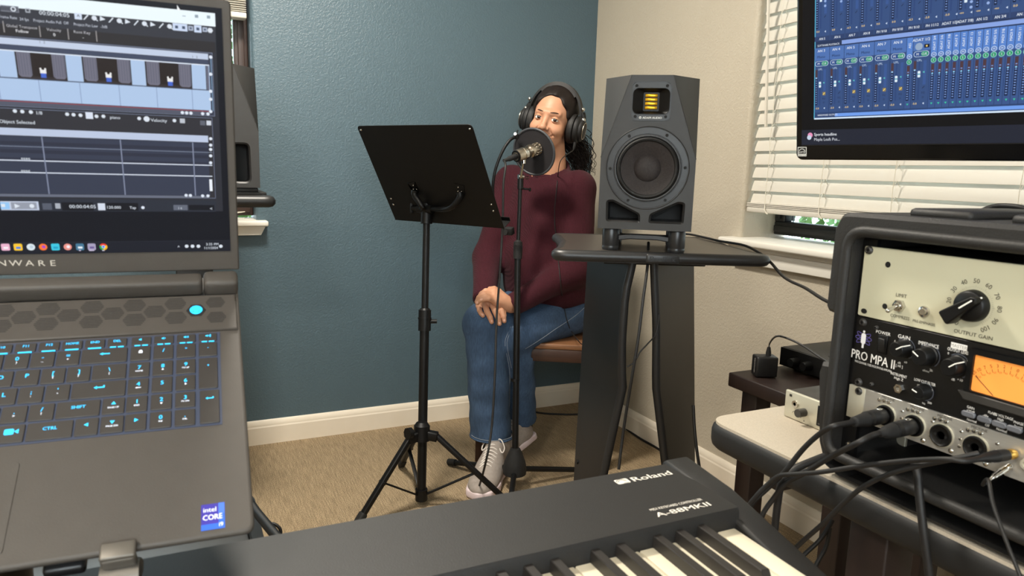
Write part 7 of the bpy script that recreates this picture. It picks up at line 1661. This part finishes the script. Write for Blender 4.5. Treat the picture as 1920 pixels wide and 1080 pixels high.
# ---- shoes
def shoe(heel, toe, up_, roll, ankle):
    d = (toe - heel).normalized(); x_ = d.cross(up_).normalized(); z_ = x_.cross(d)
    SFm = Matrix(((x_.x, d.x, z_.x, heel.x), (x_.y, d.y, z_.y, heel.y), (x_.z, d.z, z_.z, heel.z), (0, 0, 0, 1)))
    L = (toe - heel).length; k = L / 0.285; M_ = W @ SFm @ Matrix.Scale(k, 4)
    sd = SDF((-0.065, -0.02, -0.01), (0.065, 0.30, 0.135), 0.0036)
    sd.ell((0, 0.215, 0.026), (0.044, 0.064, 0.034), 0).ell((0, 0.140, 0.038), (0.043, 0.075, 0.044), 0.03).ell((0, 0.048, 0.040), (0.036, 0.046, 0.048), 0.03).cone((0, 0.055, 0.06), (0, 0.045, 0.098), 0.038, 0.036, 0.02).cone((0, 0.150, 0.05), (0, 0.095, 0.088), 0.030, 0.030, 0.02)
    sd.plane((0, 0, 0.012), (0, 0, 1)); sd.plane((0, 0.06, 0.104), (0, 0.25, -1)); sd.cone((0, 0.052, 0.085), (0, 0.048, 0.16), 0.030, 0.034, 0.004, sub=True)
    m = MB(); add_sdf(m, sd, None); up_o = part('shoe', m, M_SHOE, pr, M_, sharp=None)
    out = rpoly([(-0.034, 0.0), (0.034, 0.0), (0.040, 0.07), (0.041, 0.13), (0.050, 0.20), (0.040, 0.262), (0.0, 0.284), (-0.040, 0.262), (-0.049, 0.20), (-0.038, 0.13), (-0.039, 0.07)], 0.02, 4)
    part('sole', MB().prism(out, 0.0, 0.026, 0.006, 3), M_SOLE, up_o)
    part('heel_tab', MB().box((0, 0.002, 0.082), (0.030, 0.010, 0.034), 0.004), M_SHOE, up_o)
    for j in range(8):
        y = 0.100 + 0.0125 * j; zt = 0.1075 - 0.0052 * j
        la = MB(); la.tube([(-0.019, y, zt - 0.005), (-0.006, y + 0.004, zt + 0.0045), (0.006, y + 0.006, zt + 0.0045), (0.019, y + 0.012, zt - 0.008)], 0.0021, 6, res=4); part('lace', la, M_LACE, up_o)
    bwm = MB(); 
    for sx in (-1, 1): bwm.tube([(0, 0.098, 0.112), (sx * 0.018, 0.096, 0.118), (sx * 0.034, 0.108, 0.098), (sx * 0.030, 0.124, 0.088), (sx * 0.010, 0.104, 0.110)], 0.0019, 6, res=5)
    part('lace_bow', bwm, M_LACE, up_o)
    part('tongue', MB().box((0, 0.088, 0.108), (0.034, 0.012, 0.036), 0.005, M=T(0, 0.088, 0.108) @ RX(28) @ T(0, -0.088, -0.108)), M_SHOE, up_o)
    a0 = SFm @ Vector((0, 0.05 * k, 0.07 * k)); part('sock', MB().tube([W @ a0, W @ ankle, W @ (ankle + Vector((0, 0, 0.06)))], [0.034, 0.036, 0.038], 16), M_SOCK, pr)
shoe(on(941, 868, 2, 0.001), on(893, 942, 2, 0.001), Vector((0, 0, 1)), 0, aR)
tl_ = on(930, 868, 2, 0.003); hl_ = at(1000, 816, 2.76); hl_.z = max(hl_.z, 0.05)
dd = (tl_ - hl_).normalized() * 0.275; shoe(hl_, hl_ + dd, Vector((0, 0, 1)), 0, aL)

# ================================================================== HEADPHONES
M_HP = pm('headphone_black', (14, 14, 15), 0.6, var=0.08, scale=50)
M_PAD = pm('leatherette_pad', (20, 19, 19), 0.6, var=0.1, scale=60, bump=0.4, bscale=250)
hp = thing('headphones', 'black over-ear headphones with chrome dots worn by the person', 'headphones', HF)
arc_ = []
for a in np.linspace(-12, 192, 33): arc_.append((0.097 * math.cos(math.radians(a)), -0.018, 0.012 + 0.119 * math.sin(math.radians(a))))
bandm = MB(); vs = []; 
for (x, y, z) in arc_[2:-2]:
    n_ = Vector((x / 0.097 ** 2, 0, (z - 0.012) / 0.119 ** 2)).normalized()
    for dy, dr in ((-0.017, 0), (0.017, 0), (0.014, 0.008), (-0.014, 0.008)): vs.append(Vector((x, y + dy, z)) + n_ * dr)
k = len(arc_[2:-2]); bandm.add(vs, [(4 * i + j, 4 * i + (j + 1) % 4, 4 * i + 4 + (j + 1) % 4, 4 * i + 4 + j) for i in range(k - 1) for j in range(4)], True)
part('headband', bandm, M_HP, hp, sharp=50)
padm = MB(); vs = []
for (x, y, z) in arc_[9:-9]:
    n_ = Vector((x / 0.097 ** 2, 0, (z - 0.012) / 0.119 ** 2)).normalized()
    for dy, dr in ((-0.019, -0.006), (0.019, -0.006), (0.017, 0.002), (-0.017, 0.002)): vs.append(Vector((x, y + dy, z)) + n_ * dr)
k = len(arc_[9:-9]); padm.add(vs, [(4 * i + j, 4 * i + (j + 1) % 4, 4 * i + 4 + (j + 1) % 4, 4 * i + 4 + j) for i in range(k - 1) for j in range(4)], True); part('band_pad', padm, M_PAD, hp, sharp=60)
lm = MB(); word = 'audio-technica'
for i, ch in enumerate(word):
    a = math.radians(103 - 3.0 * i); n_ = Vector((math.cos(a), 0, math.sin(a))); p = Vector((0.097 * math.cos(a), -0.018, 0.012 + 0.119 * math.sin(a))) + n_ * 0.0086
    if ch != ' ': lm.at(frame(p, (math.sin(a), 0, -math.cos(a)), (0, -1, 0))).text(ch, 0, 0, 0.0075, (210, 208, 204), 0, bold=.01)
part('lettering', lm, M_PRINT, hp)
for sx in (-1, 1):
    CF = T(sx * 0.078, -0.008, -0.016) @ RY(90 * sx) @ RZ(0)
    cup = part('ear_cup', MB().lathe([(0.036, 0.012), (0.041, 0.014), (0.042, 0.024), (0.038, 0.030), (0.034, 0.032), (0.034, 0.040), (0.030, 0.044), (0.024, 0.046), (0.0, 0.046)], 32, sx=1.18), M_HP, hp, CF)
    part('cushion', MB().lathe([(0.022, -0.010), (0.030, -0.013), (0.042, -0.010), (0.047, 0.000), (0.044, 0.010), (0.036, 0.013)], 32, sx=1.18), M_PAD, cup)
    part('cup_ring', MB().lathe([(0.0245, 0.0455), (0.0265, 0.0462), (0.0265, 0.0472), (0.0245, 0.0472)], 32, close=True, sx=1.18), M_NICK, cup)
    part('yoke', MB().tube([(sx * 0.101, -0.018, 0.046), (sx * 0.109, -0.018, 0.030), (sx * 0.113, -0.018, 0.012)], [0.011, 0.010, 0.008], 10, res=4), M_HP, hp)
    for (x, z, r) in ((0.105, 0.058, 0.0058), (0.1135, 0.022, 0.0070)): part('chrome_dot', MB().ell((sx * x, 0.000 if z > 0.03 else -0.004, z), (r * 1.25, r, r * 1.25), 14, 10), M_CHROME, hp)
cp_ = MB(); cp_.tube([(0.104, 0.006, -0.060), (0.106, 0.010, -0.078), (0.106, 0.012, -0.090)], [0.006, 0.005, 0.0025], 10); part('cable_boot', cp_, M_RUB, hp)
p0_ = HF @ Vector((0.106, 0.012, -0.090))
cable('headphone_cable', [p0_, at(1052, 300, 2.44), *on_cloth(so_, [(1046 - 6 * min(1, (y - 330) / 60) + (10 * max(0, (y - 420) / 100)), y) for y in range(330, 548, 12)], 0.0055), *on_cloth(jo_, [(1056, 562), (1058, 575), (1060, 588), (1063, 600), (1067, 612), (1072, 622)], 0.0045), at(1082, 636, 2.50), on(1093, 646, 2, BZ + 0.004), on(1110, 640, 2, BZ + 0.004)], 0.0016, 'thin headphone cable running down the sweater onto the bench', n=6)
# ================================================================== THINGS UNDER THE LAPTOP
M_BIN = pm('blue_grey_plastic', (112, 126, 148), 0.4, var=0.06, scale=12)
bc = on(505, 1050, 2, 0.42)
bt = thing('storage_bin', 'blue-grey plastic bin with a dark rim on the floor under the laptop', 'bin', T(bc.x - 0.26, bc.y + 0.13, 0))
def taper(w0, d0, w1, d1, z0, z1, r): 
    m = MB(); A = rrect(w0, d0, r, 4); B = rrect(w1, d1, r, 4); n = len(A)
    m.add([(a, b, z0) for a, b in A] + [(a, b, z1) for a, b in B], [(i, (i + 1) % n, n + (i + 1) % n, n + i) for i in range(n)] + [list(range(n))[::-1]], False); return m
part('tub', taper(0.44, 0.24, 0.50, 0.28, 0.0, 0.40, 0.03), M_BIN, bt, sharp=60)
part('rim', MB().ring_prism(rrect(0.52, 0.30, 0.035, 4), rrect(0.48, 0.26, 0.03, 4), 0.395, 0.42), M_SATIN, bt)
part('contents', MB().prism(rrect(0.485, 0.265, 0.03, 4), 0.36, 0.385, 0.004), M_DEV, bt)
cable('floor_loop_cable', [at(478, 962, 1.60), at(500, 985, 1.55), at(512, 982, 1.55), at(524, 990, 1.55), at(526, 1002, 1.55), at(518, 1010, 1.55), at(500, 1025, 1.54)], 0.0036, 'black cable looping beside the lower right corner of the laptop')
solo('slanted_tube', MB().tube([at(470, 945, 1.12), at(482, 962, 1.10), at(530, 1020, 1.02), at(560, 1058, 0.98)], 0.0075, 10), M_TUBE, 'slanted black tube between the laptop corner and the keyboard', 'tube')
